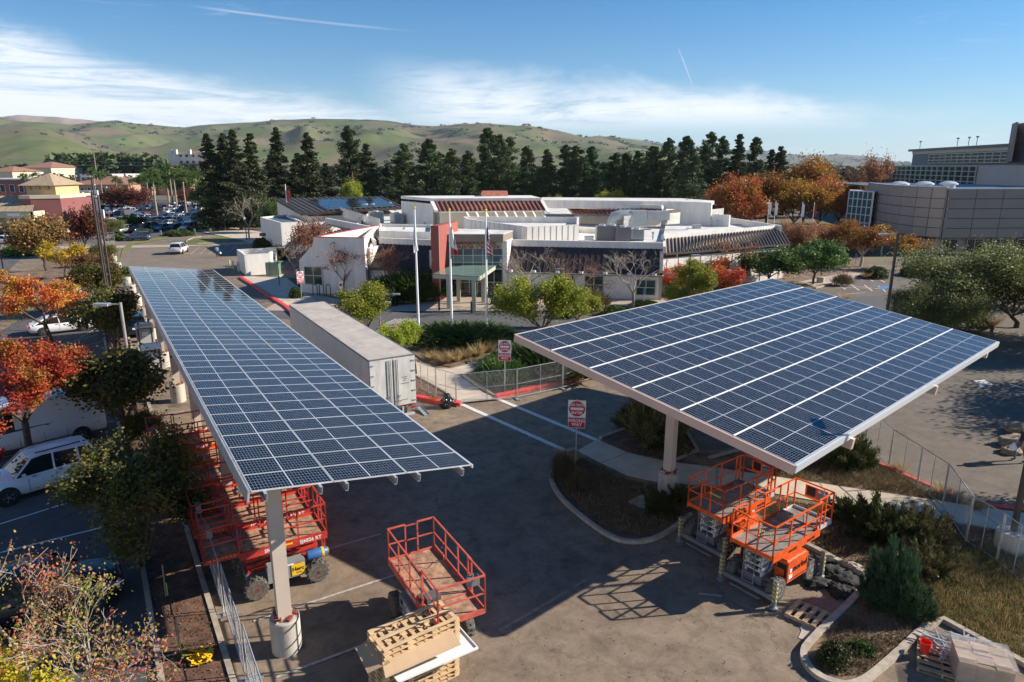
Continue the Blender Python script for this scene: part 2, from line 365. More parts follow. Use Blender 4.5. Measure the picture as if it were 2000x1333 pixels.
mat('bark_pale', (.36, .31, .26), .9, var=.25, vs=6)
mat('twig', (.20, .145, .12), .9, var=.25, vs=4)
mat('twig_red', (.26, .13, .09), .9, var=.25, vs=4)
mat('twig_pale', (.33, .27, .215), .9, var=.2, vs=4)
mat('palm_trunk', (.30, .23, .17), .9, var=.3, vs=4)
mat('boulder', (.26, .21, .15), .9, var=.2, vs=2, bump=.6, bs=6)
mat('skin', (.45, .26, .18), .6); mat('cloth_blue', (.25, .38, .60), .85); mat('cloth_navy', (.03, .03, .10), .85); mat('cloth_dark', (.03, .03, .035), .9); mat('cloth_denim', (.10, .14, .22), .9); mat('hair', (.03, .02, .015), .8)
leafmat('redwood', [(.030, .042, .018), (.055, .070, .026), (.10, .095, .04)], .15, .25)
leafmat('pine', [(.035, .058, .024), (.07, .105, .038), (.12, .155, .055)], .15, .3)
leafmat('maple_red', [(.40, .035, .035), (.52, .08, .04), (.55, .16, .04), (.50, .28, .05), (.28, .26, .04)], .35, .55, .3)
leafmat('tree_dark', [(.035, .045, .012), (.075, .085, .02), (.16, .14, .03), (.17, .055, .02)], .25, .6, .5)
leafmat('tree_brown', [(.10, .055, .025), (.20, .09, .035), (.24, .15, .05), (.12, .13, .03)], .3, .6)
leafmat('tree_yellow', [(.12, .15, .02), (.38, .28, .03), (.52, .33, .03), (.34, .16, .03)], .35, .8)
leafmat('tree_lime', [(.07, .12, .018), (.17, .22, .03), (.36, .36, .04), (.42, .34, .04)], .35, .6)
leafmat('tree_green', [(.035, .07, .016), (.075, .13, .028), (.13, .20, .04)], .3, .8)
leafmat('tree_olive', [(.07, .085, .028), (.145, .155, .05), (.24, .25, .09)], .35, .7)
leafmat('tree_orange', [(.34, .06, .04), (.40, .11, .04), (.36, .17, .04), (.18, .17, .04)], .35, .35, .35)
leafmat('tree_gold', [(.10, .12, .03), (.34, .22, .035), (.38, .15, .03), (.09, .11, .03)], .35, .35, .4)
leafmat('tree_wine', [(.06, .018, .018), (.13, .03, .025), (.16, .06, .03), (.09, .08, .03)], .3, .5)
leafmat('tree_pale_brown', [(.20, .10, .07), (.30, .14, .08), (.36, .20, .09)], .3, .8)
leafmat('shrub_dark', [(.030, .042, .014), (.06, .078, .022), (.10, .12, .035)], .2, 1.2)
leafmat('shrub_green', [(.03, .06, .012), (.06, .105, .02), (.10, .15, .03)], .25, 1.2)
leafmat('shrub_blue', [(.02, .05, .022), (.045, .085, .038), (.075, .12, .055)], .2, 1.5)
leafmat('dry_tuft', [(.34, .22, .09), (.46, .32, .15), (.24, .20, .08)], .3, 1)
leafmat('dry_scrub', [(.12, .085, .045), (.20, .15, .08), (.09, .10, .035)], .2, 1)
leafmat('green_grass', [(.08, .13, .02), (.16, .20, .03), (.22, .2, .06)], .3, 1)
leafmat('palm_leaf', [(.035, .07, .015), (.08, .13, .025), (.16, .2, .05)], .25, .8)
leafmat('leaf_red', [(.32, .015, .02), (.42, .04, .04), (.40, .12, .10)], .35, 1)
leafmat('leaf_mix', [(.40, .02, .03), (.42, .06, .06), (.34, .18, .10), (.20, .22, .03), (.40, .32, .03)], .35, .5, .45)
leafmat('leaf_yellow', [(.34, .26, .02), (.44, .32, .03), (.14, .18, .02)], .35, .7)
leafmat('shrub_olive', [(.05, .05, .022), (.10, .10, .035), (.15, .13, .055), (.13, .09, .05)], .2, 1.0)
leafmat('far_tree', [(.02, .035, .014), (.045, .06, .022), (.075, .08, .03), (.10, .06, .03)], .1, .02, .6)
leafmat('litter', [(.16, .08, .04), (.26, .14, .06), (.10, .06, .035), (.05, .035, .025)], .1, 1)

# solar panel glass: half-cut cell grid (printed) under glossy glass
def panelmat(name='solar_cells'):
    m = bpy.data.materials.new(name); m.use_nodes = True; nt = m.node_tree; n = nt.nodes; l = nt.links; b = n['Principled BSDF']
    tc = n.new('ShaderNodeTexCoord'); s = n.new('ShaderNodeSeparateXYZ'); l.new(tc.outputs['Object'], s.inputs[0])
    def M(op, a, b_=None):
        k = n.new('ShaderNodeMath'); k.operation = op
        for i, v in enumerate((a, b_)):
            if v is None: continue
            if isinstance(v, (int, float)): k.inputs[i].default_value = v
            else: l.new(v, k.inputs[i])
        return k.outputs[0]
    def line(v, p, off, wd):
        t = M('FRACT', M('DIVIDE', M('ADD', v, off), p)); d = M('MULTIPLY', M('MINIMUM', t, M('SUBTRACT', 1, t)), p); return M('LESS_THAN', d, wd)
    gx = line(s.outputs[0], 1.01 / 6, .505 + 10.1, .0028); gy = line(s.outputs[1], .995 / 12, 9.95, .0020)
    mid = M('LESS_THAN', M('ABSOLUTE', s.outputs[1]), .016)
    g = M('MAXIMUM', M('MAXIMUM', gx, gy), mid)
    oi = n.new('ShaderNodeObjectInfo'); vr = n.new('ShaderNodeMapRange'); l.new(oi.outputs['Random'], vr.inputs[0]); vr.inputs[3].default_value = .75; vr.inputs[4].default_value = 1.35
    cc = n.new('ShaderNodeMix'); cc.data_type = 'RGBA'; l.new(g, cc.inputs[0]); cc.inputs[6].default_value = (.0035, .006, .012, 1); cc.inputs[7].default_value = (.46, .48, .52, 1)
    l.new(cc.outputs[2], b.inputs['Base Color']); b.inputs['Roughness'].default_value = .13; b.inputs['Specular IOR Level'].default_value = .22
    rm = n.new('ShaderNodeMapRange'); l.new(oi.outputs['Random'], rm.inputs[0]); rm.inputs[3].default_value = .025; rm.inputs[4].default_value = .06; l.new(rm.outputs[0], b.inputs['Roughness'])
    MATS[name] = m; return m
panelmat()
M_ = MATS
# ================================================================ GROUND
def sheet(name, pts, z, m, kind='structure', thick=0):
    mb = MB(); pts = [Vector(p) for p in pts]
    poly = [(p.x, p.y) for p in pts]
    if thick: mb.prism(poly, z - thick, z)
    else:
        n = len(poly); a = sum(poly[i][0] * poly[(i + 1) % n][1] - poly[(i + 1) % n][0] * poly[i][1] for i in range(n))
        if a < 0: poly = poly[::-1]
        mb.add([(x, y, z) for x, y in poly], [tuple(range(n))])
    return tag(mb.build(name, M_[m]), kind=kind)
def px(*a): return [G(a[i], a[i + 1]) for i in range(0, len(a), 2)]
def smooth(pts, it=2, closed=False):
    for _ in range(it):
        q = []; n = len(pts)
        for i in range(n if closed else n - 1):
            a, b = pts[i], pts[(i + 1) % n]; q += [a.lerp(b, .25), a.lerp(b, .75)]
        pts = q if closed else [pts[0]] + q + [pts[-1]]
    return pts
def strip(pts, wd, name, z, m, kind='structure', h=0):
    """flat painted line (h=0) or kerb (h>0) along a polyline"""
    n = len(pts); L = []; Rr = []; closed = (pts[0] - pts[-1]).length < 1e-3
    if closed: pts = pts[:-1]; n -= 1
    for i, p in enumerate(pts):
        a = pts[(i - 1) % n] if (closed or i > 0) else p; b = pts[(i + 1) % n] if (closed or i < n - 1) else p
        d = (b - a); d.z = 0; d.normalize(); r = Vector((d.y, -d.x, 0)) * wd / 2
        L.append(p - r); Rr.append(p + r)
    mb = MB(); vs = []
    for p, q in zip(L, Rr):
        if h: vs += [(p.x, p.y, 0), (p.x, p.y, z + h), (q.x, q.y, z + h), (q.x, q.y, 0)]
        else: vs += [(p.x, p.y, z), (q.x, q.y, z)]
    fs = []
    for i in range(n if closed else n - 1):
        j = (i + 1) % n
        if h:
            a, b = 4 * i, 4 * j; fs += [(a + 1, a + 2, b + 2, b + 1), (a, a + 1, b + 1, b), (a + 2, a + 3, b + 3, b + 2)]
        else: fs.append((2 * i, 2 * i + 1, 2 * j + 1, 2 * j))
    if h and not closed: fs += [(0, 3, 2, 1), (4 * n - 4, 4 * n - 3, 4 * n - 2, 4 * n - 1)]
    mb.add(vs, fs); me = mb.mesh(name, M_[m]); me.flip_normals() if False else None
    return tag(link(name, me), kind=kind)
def kerb(pts, m='kerb', wd=.16, h=.14): return strip(pts, wd, 'kerb', 0, m, h=h)

sheet('ground', [(-9000, -300, 0), (9000, -300, 0), (9000, 9000, 0), (-9000, 9000, 0)], -.03, 'town_ground')
sheet('car_park_asphalt', [(-75, -5, 0), (75, -5, 0), (75, 60, 0), (60, 90, 0), (-20, 150, 0), (-75, 150, 0), (-130, 90, 0)], -.012, 'asphalt_old')
# left car park, canopy shade put into its darker colour, left of the planting strip
sheet('left_car_park_asphalt', [LP(-12, -2.5), LP(62, -2.2), LP(62, -60), LP(-12, -60)], -.004, 'asphalt_left')
# right car park road
sheet('right_road_asphalt', [G(1360, 880), G(1500, 870), G(1722, 912), G(1850, 968), G(1925, 990), (30, 20, 0), (62, 20, 0), (62, 90, 0), (30, 95, 0), G(1560, 560), G(1180, 640), G(1180, 735)], -.004, 'asphalt_right')
# road in front of the centre
sheet('entrance_road_asphalt', [(-24, 62.5, 0), (-10, 55.5, 0), (30, 55.5, 0), (52, 70, 0), (52, 76, 0), (10, 64.3, 0), (-24, 64.3, 0)], -.001, 'asphalt_road')
# planting strip between the car parks
sheet('planting_strip_soil', [LP(-6, -2.4), LP(70, -2.2), LP(70, -.85), LP(-6, -.85)], .09, 'soil')
kerb([LP(-6, -2.45), LP(62, -2.45)]); kerb([LP(-6, -.82), LP(30, -.8), LP(70, -.75)])
# far-left planting bed and store road
sheet('planting_bed_soil', px(0, 650, 60, 600, 190, 640, 205, 600, 240, 560, 232, 520, 190, 500, 110, 505, 0, 560), .05, 'soil_dry')
sheet('left_car_park_asphalt', px(0, 780, 205, 660, 215, 625, 60, 600, 0, 640), .002, 'asphalt_left')
sheet('store_road_asphalt', [(-260, 90, 0), (-75, 83, 0), (-68, 92, 0), (-78, 110, 0), (-110, 128, 0), (-260, 128, 0)], .0, 'asphalt_road')
sheet('store_road_verge', px(0, 560, 90, 530, 200, 480, 235, 505, 232, 530, 120, 545, 60, 610, 0, 650), .03, 'lawn')
sheet('back_car_park_asphalt', px(205, 490, 262, 462, 400, 452, 560, 478, 585, 570, 540, 600, 440, 520, 240, 540), -.002, 'asphalt_back')
sheet('boulevard_asphalt', [(-300, 128, 0), (-120, 132, 0), (-62, 152, 0), (-30, 175, 0), (-30, 163, 0), (-62, 140, 0), (-75, 124, 0), (-120, 121, 0), (-300, 118, 0)], .002, 'asphalt_road')
sheet('far_car_park_asphalt', [(-300, 136, 0), (-126, 137, 0), (-66, 160, 0), (-64, 172, 0), (-70, 290, 0), (-300, 290, 0)], .004, 'asphalt_left')
sheet('pavement', [(-84, 118, 0), (-60, 121, 0), (-42, 128, 0), (-42, 124, 0), (-60, 117, 0), (-82, 114, 0)], .05, 'paving_warm')
# central right-hand walk, beds and islands
walkU = px(1165, 862, 1225, 888, 1300, 905, 1400, 917, 1500, 933, 1600, 948, 1700, 963, 1816, 980, 1900, 993, 2100, 1020)
walkL = px(1128, 884, 1175, 908, 1225, 932, 1290, 946, 1400, 953, 1500, 966, 1629, 989, 1740, 1003, 1848, 1021, 1960, 1040, 2100, 1062)
bed = [Vector(p) for p in walkL[0:7]] + walkL[7:] + [Vector((26, 12, 0)), G(2050, 1330), G(2000, 1300), G(1842, 1216), G(1801, 1234), G(1684, 1333), G(1660, 1345), G(1625, 1338), G(1600, 1325), G(1578, 1305), G(1569, 1285), G(1575, 1262), G(1690, 1150), G(1690, 1128), G(1651, 1107), G(1573, 1065), G(1480, 1024), G(1335, 1020), G(1290, 1052), G(1250, 1062), G(1205, 1058), G(1165, 1035), G(1120, 1000), G(1088, 968), G(1075, 935), G(1085, 903), G(1110, 885)]
sheet('planting_bed_soil', [p for p in bed], .06, 'soil_dry')
sheet('island_soil', px(1128, 892, 1160, 908, 1225, 938, 1290, 952, 1400, 960, 1480, 1000, 1335, 1016, 1290, 1044, 1250, 1054, 1208, 1050, 1170, 1030, 1125, 995, 1096, 965, 1084, 935, 1094, 908), .066, 'soil')
sheet('dry_slope_soil', [G(1842, 1212, .07), G(1740, 1180, .07), G(1790, 1130, .07), G(1870, 1085, .07), G(1905, 1060, .07), G(1965, 1048, .07), Vector((24, 18, 0)), Vector((26, 12, 0)), G(2040, 1322, .07)], .070, 'dry_slope')
kc = smooth(px(1128, 880, 1110, 883, 1085, 903, 1074, 935, 1088, 968, 1120, 1000, 1165, 1035, 1205, 1059, 1250, 1063, 1290, 1052, 1335, 1020, 1350, 1008), 2)
kerb(kc)
kerb(smooth(px(1480, 1024, 1573, 1065, 1651, 1107, 1690, 1128, 1692, 1150, 1575, 1262, 1567, 1285, 1578, 1307, 1600, 1327, 1628, 1338, 1660, 1345, 1700, 1328, 1801, 1234), 2), wd=.2)
kerb(px(1801, 1234, 1842, 1214, 2000, 1300, 2100, 1360), wd=.2)
sheet('sidewalk', walkU + walkL[::-1], .10, 'sidewalk', thick=.1)
for i in range(1, 9):  # walk joints are real slab gaps
    a = walkU[i]; j = min(range(len(walkL)), key=lambda k: (walkL[k] - a).length); b = walkL[j]
    strip([a, b], .03, 'slab_joint', .104, 'joint')
sheet('verge_soil', [G(1722, 914), G(1850, 968), G(1925, 990), G(2100, 1012)] + walkU[9:4:-1] + px(1500, 930, 1400, 914, 1300, 903, 1320, 897, 1363, 888, 1440, 886, 1500, 878), .07, 'soil_dry')
kerb(px(1712, 908, 1722, 912, 1850, 968, 1925, 990, 2100, 1011), 'kerb_red')
kerb(px(1385, 898, 1450, 880, 1510, 862), wd=.2)
sheet('island_soil', px(1172, 856, 1230, 836, 1290, 822, 1340, 850, 1360, 880, 1318, 898, 1250, 888, 1215, 876), .07, 'soil')
kerb(px(1172, 858, 1230, 837, 1300, 818, 1340, 845, 1362, 882, 1318, 903))
sheet('kerb_ramp_slab', px(1128, 884, 1165, 862, 1215, 880, 1240, 910, 1190, 916), .008, 'concrete')
# beyond the canopy: planter right of the centre and hatched bays
sheet('planting_bed_soil', px(1300, 600, 1480, 570, 1590, 553, 1640, 540, 1700, 528, 1690, 505, 1480, 500, 1300, 545), .06, 'soil_dry')
sheet('sidewalk', px(1560, 552, 1650, 534, 1688, 534, 1660, 545, 1590, 562), .07, 'paving_warm')
kerb(px(1592, 564, 1660, 546, 1690, 536), wd=.25)
# plaza in front of the centre
sheet('entrance_plaza', [(-24, 64.3, 0), (16, 64.3, 0), (18, 69.3, 0), (-1, 71.6, 0), (-24, 75, 0)], .05, 'paving_warm', thick=.06)
strip([Vector((-12, 64.2, 0)), Vector((16, 64.2, 0))], .3, 'kerb_edge_line', .06, 'concrete')
sheet('planter_soil', px(612, 575, 720, 598, 760, 600, 850, 590, 845, 583, 716, 592), .12, 'soil')
# upper-left walks by the centre
sheet('sidewalk', px(478, 541, 560, 545, 625, 596, 590, 608, 560, 600, 468, 545), .12, 'sidewalk', thick=.1)
kerb(px(470, 543, 560, 602, 600, 640), 'kerb_red', wd=.4, h=.2)
sheet('lawn', px(545, 545, 600, 545, 600, 575, 575, 575), .08, 'soil')
sheet('sidewalk', px(385, 452, 470, 470, 500, 480, 590, 480, 600, 470, 440, 442), .1, 'sidewalk')
sheet('lawn', px(362, 473, 380, 465, 430, 462, 470, 470, 400, 480, 365, 479), .07, 'lawn')
kerb(smooth(px(430, 462, 380, 464, 362, 472, 368, 479, 440, 474), 1))
sheet('lawn', px(240, 485, 262, 470, 330, 462, 325, 468, 262, 478, 235, 505), .06, 'lawn')
sheet('lawn', px(415, 440, 500, 434, 620, 420, 620, 412, 400, 425), .06, 'lawn')
# central green between the trailer and the front road
sheet('planting_bed_soil', px(760, 650, 830, 640, 985, 655, 1090, 680, 1180, 720, 1165, 733, 970, 778, 960, 775, 905, 700, 850, 716), .05, 'soil_dry')
sheet('planting_bed_soil', px(740, 640, 760, 640, 990, 655, 960, 690, 880, 718, 830, 708, 780, 672, 700, 700), .056, 'soil_dry')
sheet('path', smooth(px(812, 708, 850, 722, 880, 722, 960, 702, 1030, 676, 1060, 672, 1035, 700, 960, 718, 895, 735, 945, 770, 975, 782, 895, 790, 870, 765, 815, 735), 0), .075, 'sidewalk')
sheet('planting_bed_soil', px(812, 738, 870, 770, 890, 786, 870, 790, 818, 778, 790, 760), .06, 'soil')
kerb(px(800, 775, 818, 779, 868, 790, 900, 792), 'kerb_red', wd=.4, h=.2)
kerb(px(968, 778, 1165, 734), 'kerb_red', wd=.4, h=.2)
kerb(px(812, 735, 870, 768, 893, 787), wd=.14); kerb(px(905, 735, 966, 776), wd=.14)
kerb(px(745, 640, 985, 655, 1080, 668, 1180, 700), wd=.16)
# painted markings
def line(a, b, wd=.1, m='paint_white', z=.009): return strip([a, b], wd, 'painted_line', z, m)
line(G(897, 788), G(1112, 884), .3); line(G(973, 780), G(1170, 862), .3)
for (a, b) in [((0, 1024), (140, 980)), ((0, 1080), (290, 1008)), ((0, 1155), (255, 1076)), ((0, 1180), (120, 1138)), ((245, 1262), (295, 1235))]: line(G(*a), G(*b), .1, z=.004)
for s in (19.5, 22.2, 24.9, 27.6, 33, 38.5, 44): line(LP(s, -2.6), LP(s, -8), .1, 'paint_worn', .004)
for s in (6.0, 3.2, .4): line(LP(s, .2), LP(s, 5.4), .1, 'paint_worn')
for s in (13.5, 19, 24.6, 27.3, 30, 32.7, 35.4, 38.1, 40.8, 43.5): line(LP(s, .0), LP(s, 5.2), .1, 'paint_worn')
strip([G(1410, 1165), G(1365, 1160)], .1, 'painted_line', .009, 'paint_worn')
for k in range(5): line(G(20 + 30 * k, 706 - 9 * k), G(200 + 1 * k, 668 - 9 * k), .09, 'paint_worn', .006) if k % 2 == 0 else None
# direction arrow
ar = MB(); ar.add([G(*q, .01) for q in ((1901, 744), (1922, 742), (1942, 753), (1927, 752), (1918, 757), (1909, 754), (1916, 750))], [(0, 6, 5, 4, 3, 2, 1)]); tag(ar.build('painted_arrow', M_['paint_white']), kind='structure')
line(G(1970, 750), G(2010, 762), .1)
for i in range(4):
    line(G(1632 + 28 * i, 553 + 2 * i), G(1652 + 26 * i, 566 + 1.5 * i), .14, z=.006); 
for i in range(3): line(G(1668 + 22 * i, 540 + 1.5 * i), G(1684 + 22 * i, 548 + 2 * i), .14, z=.006)
line(G(1630, 562), G(1725, 564), .12, z=.006); line(G(1645, 556), G(1725, 566), .12, z=.006)
line(G(1650, 575), G(1690, 572), .12, z=.006)
sheet('painted_symbol', px(1712, 561, 1740, 558, 1748, 562, 1720, 566), .007, 'paint_blue')
for i in range(6): line(G(752 + 8 * i, 633), G(775 + 9 * i, 623), .25, 'paint_worn', .006)
for i in range(5): line(G(372 + 18 * i, 497), G(400 + 17 * i, 474), .1, 'paint_worn', .006)
for i in range(5): line(G(262 + 6 * i, 474 + 9 * i), G(300 + 10 * i, 472 + 9 * i), .1, 'paint_worn', .006)

for (pts, wd) in (((1085, 1120, 1180, 1200, 1330, 1240), .9), ((1060, 1330, 1120, 1290, 1190, 1280), .6)): pass
rs_ = random.Random(12)
def stain(x, y, r, m, z):
    c = G(x, y); mb = MB(); n = 18; ph = rs_.random() * 6; mb.add([(c.x + cos(k * 2 * pi / n) * r * (1 + .25 * sin(3 * k * 2 * pi / n + ph) + rs_.uniform(-.1, .1)), c.y + sin(k * 2 * pi / n) * r * .8 * (1 + .2 * sin(2 * k * 2 * pi / n + ph)), z) for k in range(n)], [tuple(range(n))]); tag(mb.build('asphalt_patch', M_[m]), kind='structure')
for x, y, r in ((1596, 1240, .55), (1700, 1100, .4)): stain(x, y, r, 'concrete', .006)
# ================================================================ CANOPIES
def canopy(name, label, org, az, tilt, rows, ncol, flip, fascia, tall):
    """tilted steel canopy; local x along the rows, y across, z normal to the plane"""
    root = bpy.data.objects.new(name, None); COL.objects.link(root); tag(root, label, 'solar canopy')
    root.location = org; Mx = Matrix.Rotation(az, 4, 'Z') @ Matrix.Rotation(tilt, 4, 'X'); root.rotation_euler = Mx.to_euler()
    L, W = rows * 1.04, ncol * 2.06; sg = -1 if flip else 1
    p = MB(); p.box((0, 0, -.018), (1.012, 2.035, .034), mi=1)
    for a, b, c, d in ((0, 1.0105, 1.012, .014), (0, -1.0105, 1.012, .014)): p.box((a, b, .0), (c, d, .012), mi=1)
    for a in (-.500, .500): p.box((a, 0, .0), (.012, 2.0, .012), mi=1)
    p.quad((-.4935, -1.003, .0015), (.4935, -1.003, .0015), (.4935, 1.003, .0015), (-.4935, 1.003, .0015), 0)
    me = p.mesh('solar_panel', [M_['solar_cells'], M_['frame_alu']])
    r2 = random.Random(5)
    for i in range(rows):
        for j in range(ncol):
            o = link('solar_panel', me, root, (.52 + i * 1.04, sg * (1.03 + j * 2.06), 0)); o.rotation_euler = (r2.gauss(0, .0012), r2.gauss(0, .0012), 0)
    # purlins below (visible as zinc C-sections at the end), one mesh each
    offs = [.35, 1.72] 
    x_ = .02 if tall else -.18; pm = MB(); pm.beam((x_, 0, -.13), (L - .02, 0, -.13), .012, .2); pm.beam((x_, .035, -.035), (L - .02, .035, -.035), .07, .012); pm.beam((x_, .035, -.225), (L - .02, .035, -.225), .07, .012)
    pme = pm.mesh('purlin', M_['galv'])
    for j in range(ncol):
        for o_ in offs: link('purlin', pme, root, (0, sg * (j * 2.06 + o_), 0))
    if tall:  # white cover strips between the module columns
        for j in range(1, ncol):
            s = MB(); s.box((L / 2, sg * j * 2.06, .012), (L, .05, .02)); s.build('cover_strip', M_['white_paint'], root)
        f = MB(); f.box((-.05, sg * W / 2, -.165), (.07, W + .1, .31)); f.build('fascia', M_['fascia_bounce_tint'], root)
        f = MB(); f.box((L / 2, -.06 * sg, -.13), (L + .1, .08, .26)); f.build('gutter', M_['frame_alu'], root)
        f = MB(); f.box((L + .05, sg * W / 2, -.16), (.07, W + .1, .3)); f.build('fascia', M_['beige_steel'], root)
        f = MB(); f.box((L / 2, (W + .05) * sg, -.14), (L + .1, .07, .26)); f.build('fascia', M_['beige_steel'], root)
    else:
        f = MB(); f.box((L / 2, -.05 * sg, -.15), (L, .05, .34)); f.build('fascia', M_['galv'], root)
        f = MB(); f.box((L / 2, (W + .04) * sg, -.06), (L, .04, .1)); f.build('rail', M_['frame_alu'], root)
    return root, Mx, L, W, sg
def column(root, Mx, s, v, L, W, sg, ym, top_drop, w=.36, pier_r=.42, pier_h=1.05, base=0.0, beamlen=None, beamoff=0, beam=(.25, .42)):
    inv = Mx.inverted()
    top = Vector(root.location) + Mx.to_3x3() @ Vector((s, sg * ym, -top_drop))
    b = Vector((top.x, top.y, pier_h + base))
    m = MB(); q = Mx.to_3x3(); 
    az = math.atan2(Mx[1][0], Mx[0][0])
    m.box(((b + Vector((top.x, top.y, top.z))) / 2), (w * .8, w, top.z - b.z), rz=az)
    m.box((top.x, top.y, b.z + .02), (w * 1.25, w * 1.4, .04), rz=az)
    col = m.build('column', M_['beige_steel']); col.parent = root; col.matrix_parent_inverse = (Matrix.Translation(root.location) @ Mx).inverted(); KIDS.setdefault(root.name, []).append(col)
    rb = MB()
    for a in range(8): rb.tube([(top.x + cos(a * pi / 4) * pier_r * .68, top.y + sin(a * pi / 4) * pier_r * .68, b.z - .02), (top.x + cos(a * pi / 4) * pier_r * .68, top.y + sin(a * pi / 4) * pier_r * .68, b.z + .16)], .018, 5)
    for a in range(5): rb.box((top.x + cos(a * 1.3 + .4) * pier_r * .6, top.y + sin(a * 1.3 + .4) * pier_r * .6, b.z + .04), (.2, .12, .09), rz=a * 1.1)
    k = rb.build('anchor_bolts', M_['rust_bolt']); k.parent = root; k.matrix_parent_inverse = (Matrix.Translation(root.location) @ Mx).inverted()
    pr = MB(); pr.lathe([(pier_r, base - .02), (pier_r, b.z - .03), (pier_r - .03, b.z)], (top.x, top.y, 0), 28)
    k = pr.build('concrete_pier', M_['pier_concrete'], smooth=True); k.parent = root; k.matrix_parent_inverse = (Matrix.Translation(root.location) @ Mx).inverted()
    # tapered cantilever beam across, in canopy coordinates
    y0, y1 = beamoff, beamoff + (beamlen or W)
    bm = MB(); t0 = -.24; hw = beam[0] / 2; d1 = beam[1] * .62; d2 = beam[1]
    ys = sorted([y0, max(y0 + .01, ym - .3), ym + .3, y1]); ds = [d1 if abs(ys[0] - ym) > 1.2 else d2 * .95, d2, d2, d1]
    vs = []
    for y, d in zip(ys, ds):
        for x in (s - hw, s + hw):
            vs += [(x, sg * y, t0), (x, sg * y, t0 - d)]
    fs = []
    for i in range(3):
        a = i * 4; c = a + 4
        fs += [(a, a + 2, c + 2, c), (a + 1, c + 1, c + 3, a + 3), (a, c, c + 1, a + 1), (a + 2, a + 3, c + 3, c + 2)]
    fs += [(0, 1, 3, 2), (12, 14, 15, 13)]
    bm.add(vs, fs); bm.build('beam', M_['beige_steel'], root)
    return top
LC, LMx, LL, LW, lsg = canopy('solar_canopy', 'long narrow solar canopy over the stored scissor lifts on the left', (-6.401, 15.291, 5.778), 2.1253, .125, 44, 3, True, False, False)
RC, RMx, RL, RW, rsg = canopy('solar_canopy', 'wide solar canopy with beige fascia on the right, over the planted island', (8.427, 18.789, 4.897), .738, .143, 21, 6, False, True, True)
for k in range(6): column(LC, LMx, 1.45 + 8.4 * k, 0, LL, LW, lsg, .86, .62, .38, beamoff=.0, beamlen=LW - .5, beam=(.22, .42))
for s, ym in ((4.0, 7.0), (12.4, 7.0)): column(RC, RMx, s, 0, RL, RW, rsg, ym, .66, .40, .44, .95, .0, beamoff=-.2, beamlen=RW - .1, beam=(.16, .62))
column(RC, RMx, 20.0, 0, RL, RW, rsg, 7.0, .66, .40, .44, .95, .0, beamoff=-.12, beamlen=RW - .2, beam=(.2, .42))
# bare concrete footings waiting for the next canopy
pier0 = None
for i, s in enumerate((51.8, 60.2, 66.5, 72.5, 79.5, 87, 95, 103, 111, 119)):
    loc = LP(s, .9 - .012 * i * s / 10)
    if pier0 is None:
        pier0 = thing('concrete_footing', 'bare round concrete footing, first beyond the far end of the left canopy', 'footing', loc, 0, 'bare concrete footings in a row beyond the left canopy')
        m = MB(); m.lathe([(.44, 0), (.44, 1.2), (.41, 1.23)], n=24); m.build('pier', M_['pier_concrete'], pier0, True)
        m = MB()
        for a in range(8): m.tube([(cos(a * pi / 4) * .3, sin(a * pi / 4) * .3, 1.2), (cos(a * pi / 4) * .3, sin(a * pi / 4) * .3, 1.42)], .016, 5)
        m.build('anchor_bolts', M_['rust_bolt'], pier0)
    else: dup(pier0, loc, i * .7, 'bare round concrete footing, %s in the row beyond the left canopy' % ('', 'second', 'third', 'fourth', 'fifth', 'sixth', 'seventh', 'eighth', 'ninth', 'tenth')[i])
# ================================================================ BUILDINGS
def onplane(x, y, A, B):
    """point of the vertical plane through A,B seen at photo position x,y"""
    d = ray(x, y); n = Vector((B.y - A.y, A.x - B.x, 0)); t = (A - Vector((0, 0, H))).dot(n) / d.dot(n); return Vector((0, 0, H)) + d * t
def face(mb, pts, mi=0): mb.add([tuple(p) for p in pts], [tuple(range(len(pts)))], mi)
def wall(mb, a, b, z0, z1, th=.3, mi=0):
    a = Vector((a[0], a[1], 0)); b = Vector((b[0], b[1], 0)); d = (b - a).normalized(); r = Vector((-d.y, d.x, 0)) * th
    mb.prism([(a.x, a.y), (b.x, b.y), (b.x + r.x, b.y + r.y), (a.x + r.x, a.y + r.y)], z0, z1, mi)
def slab(mb, pts, z0, z1, mi=0): mb.prism([(p[0], p[1]) for p in pts], z0, z1, mi)
def block(parent, pts, zt, par=.5, wm='stucco', rm='roof_white', cap='stucco', name='wall', th=.25):
    """flat-roofed block: walls with parapet, roof below the parapet top"""
    P = [Vector((p[0], p[1], 0)) for p in pts]; n = len(P)
    a = sum(P[i].x * P[(i + 1) % n].y - P[(i + 1) % n].x * P[i].y for i in range(n))
    if a < 0: P = P[::-1]
    m = MB()
    for i in range(n): wall(m, P[i], P[(i + 1) % n], 0, zt - .002 * i, th)
    o = m.build(name, M_[wm], parent)
    c = sum(P, Vector()) / n
    r = MB(); slab(r, [p.lerp(c, .01) for p in P], zt - par - .15, zt - par); r.build('roof', M_[rm], parent)
    m = MB()
    for i in range(n): wall(m, P[i] - (P[(i + 1) % n] - P[i]).normalized() * .03, P[(i + 1) % n], zt + .01, zt + .05 + .002 * i, th + .04)
    m.build('parapet_cap', M_[cap], parent); return o
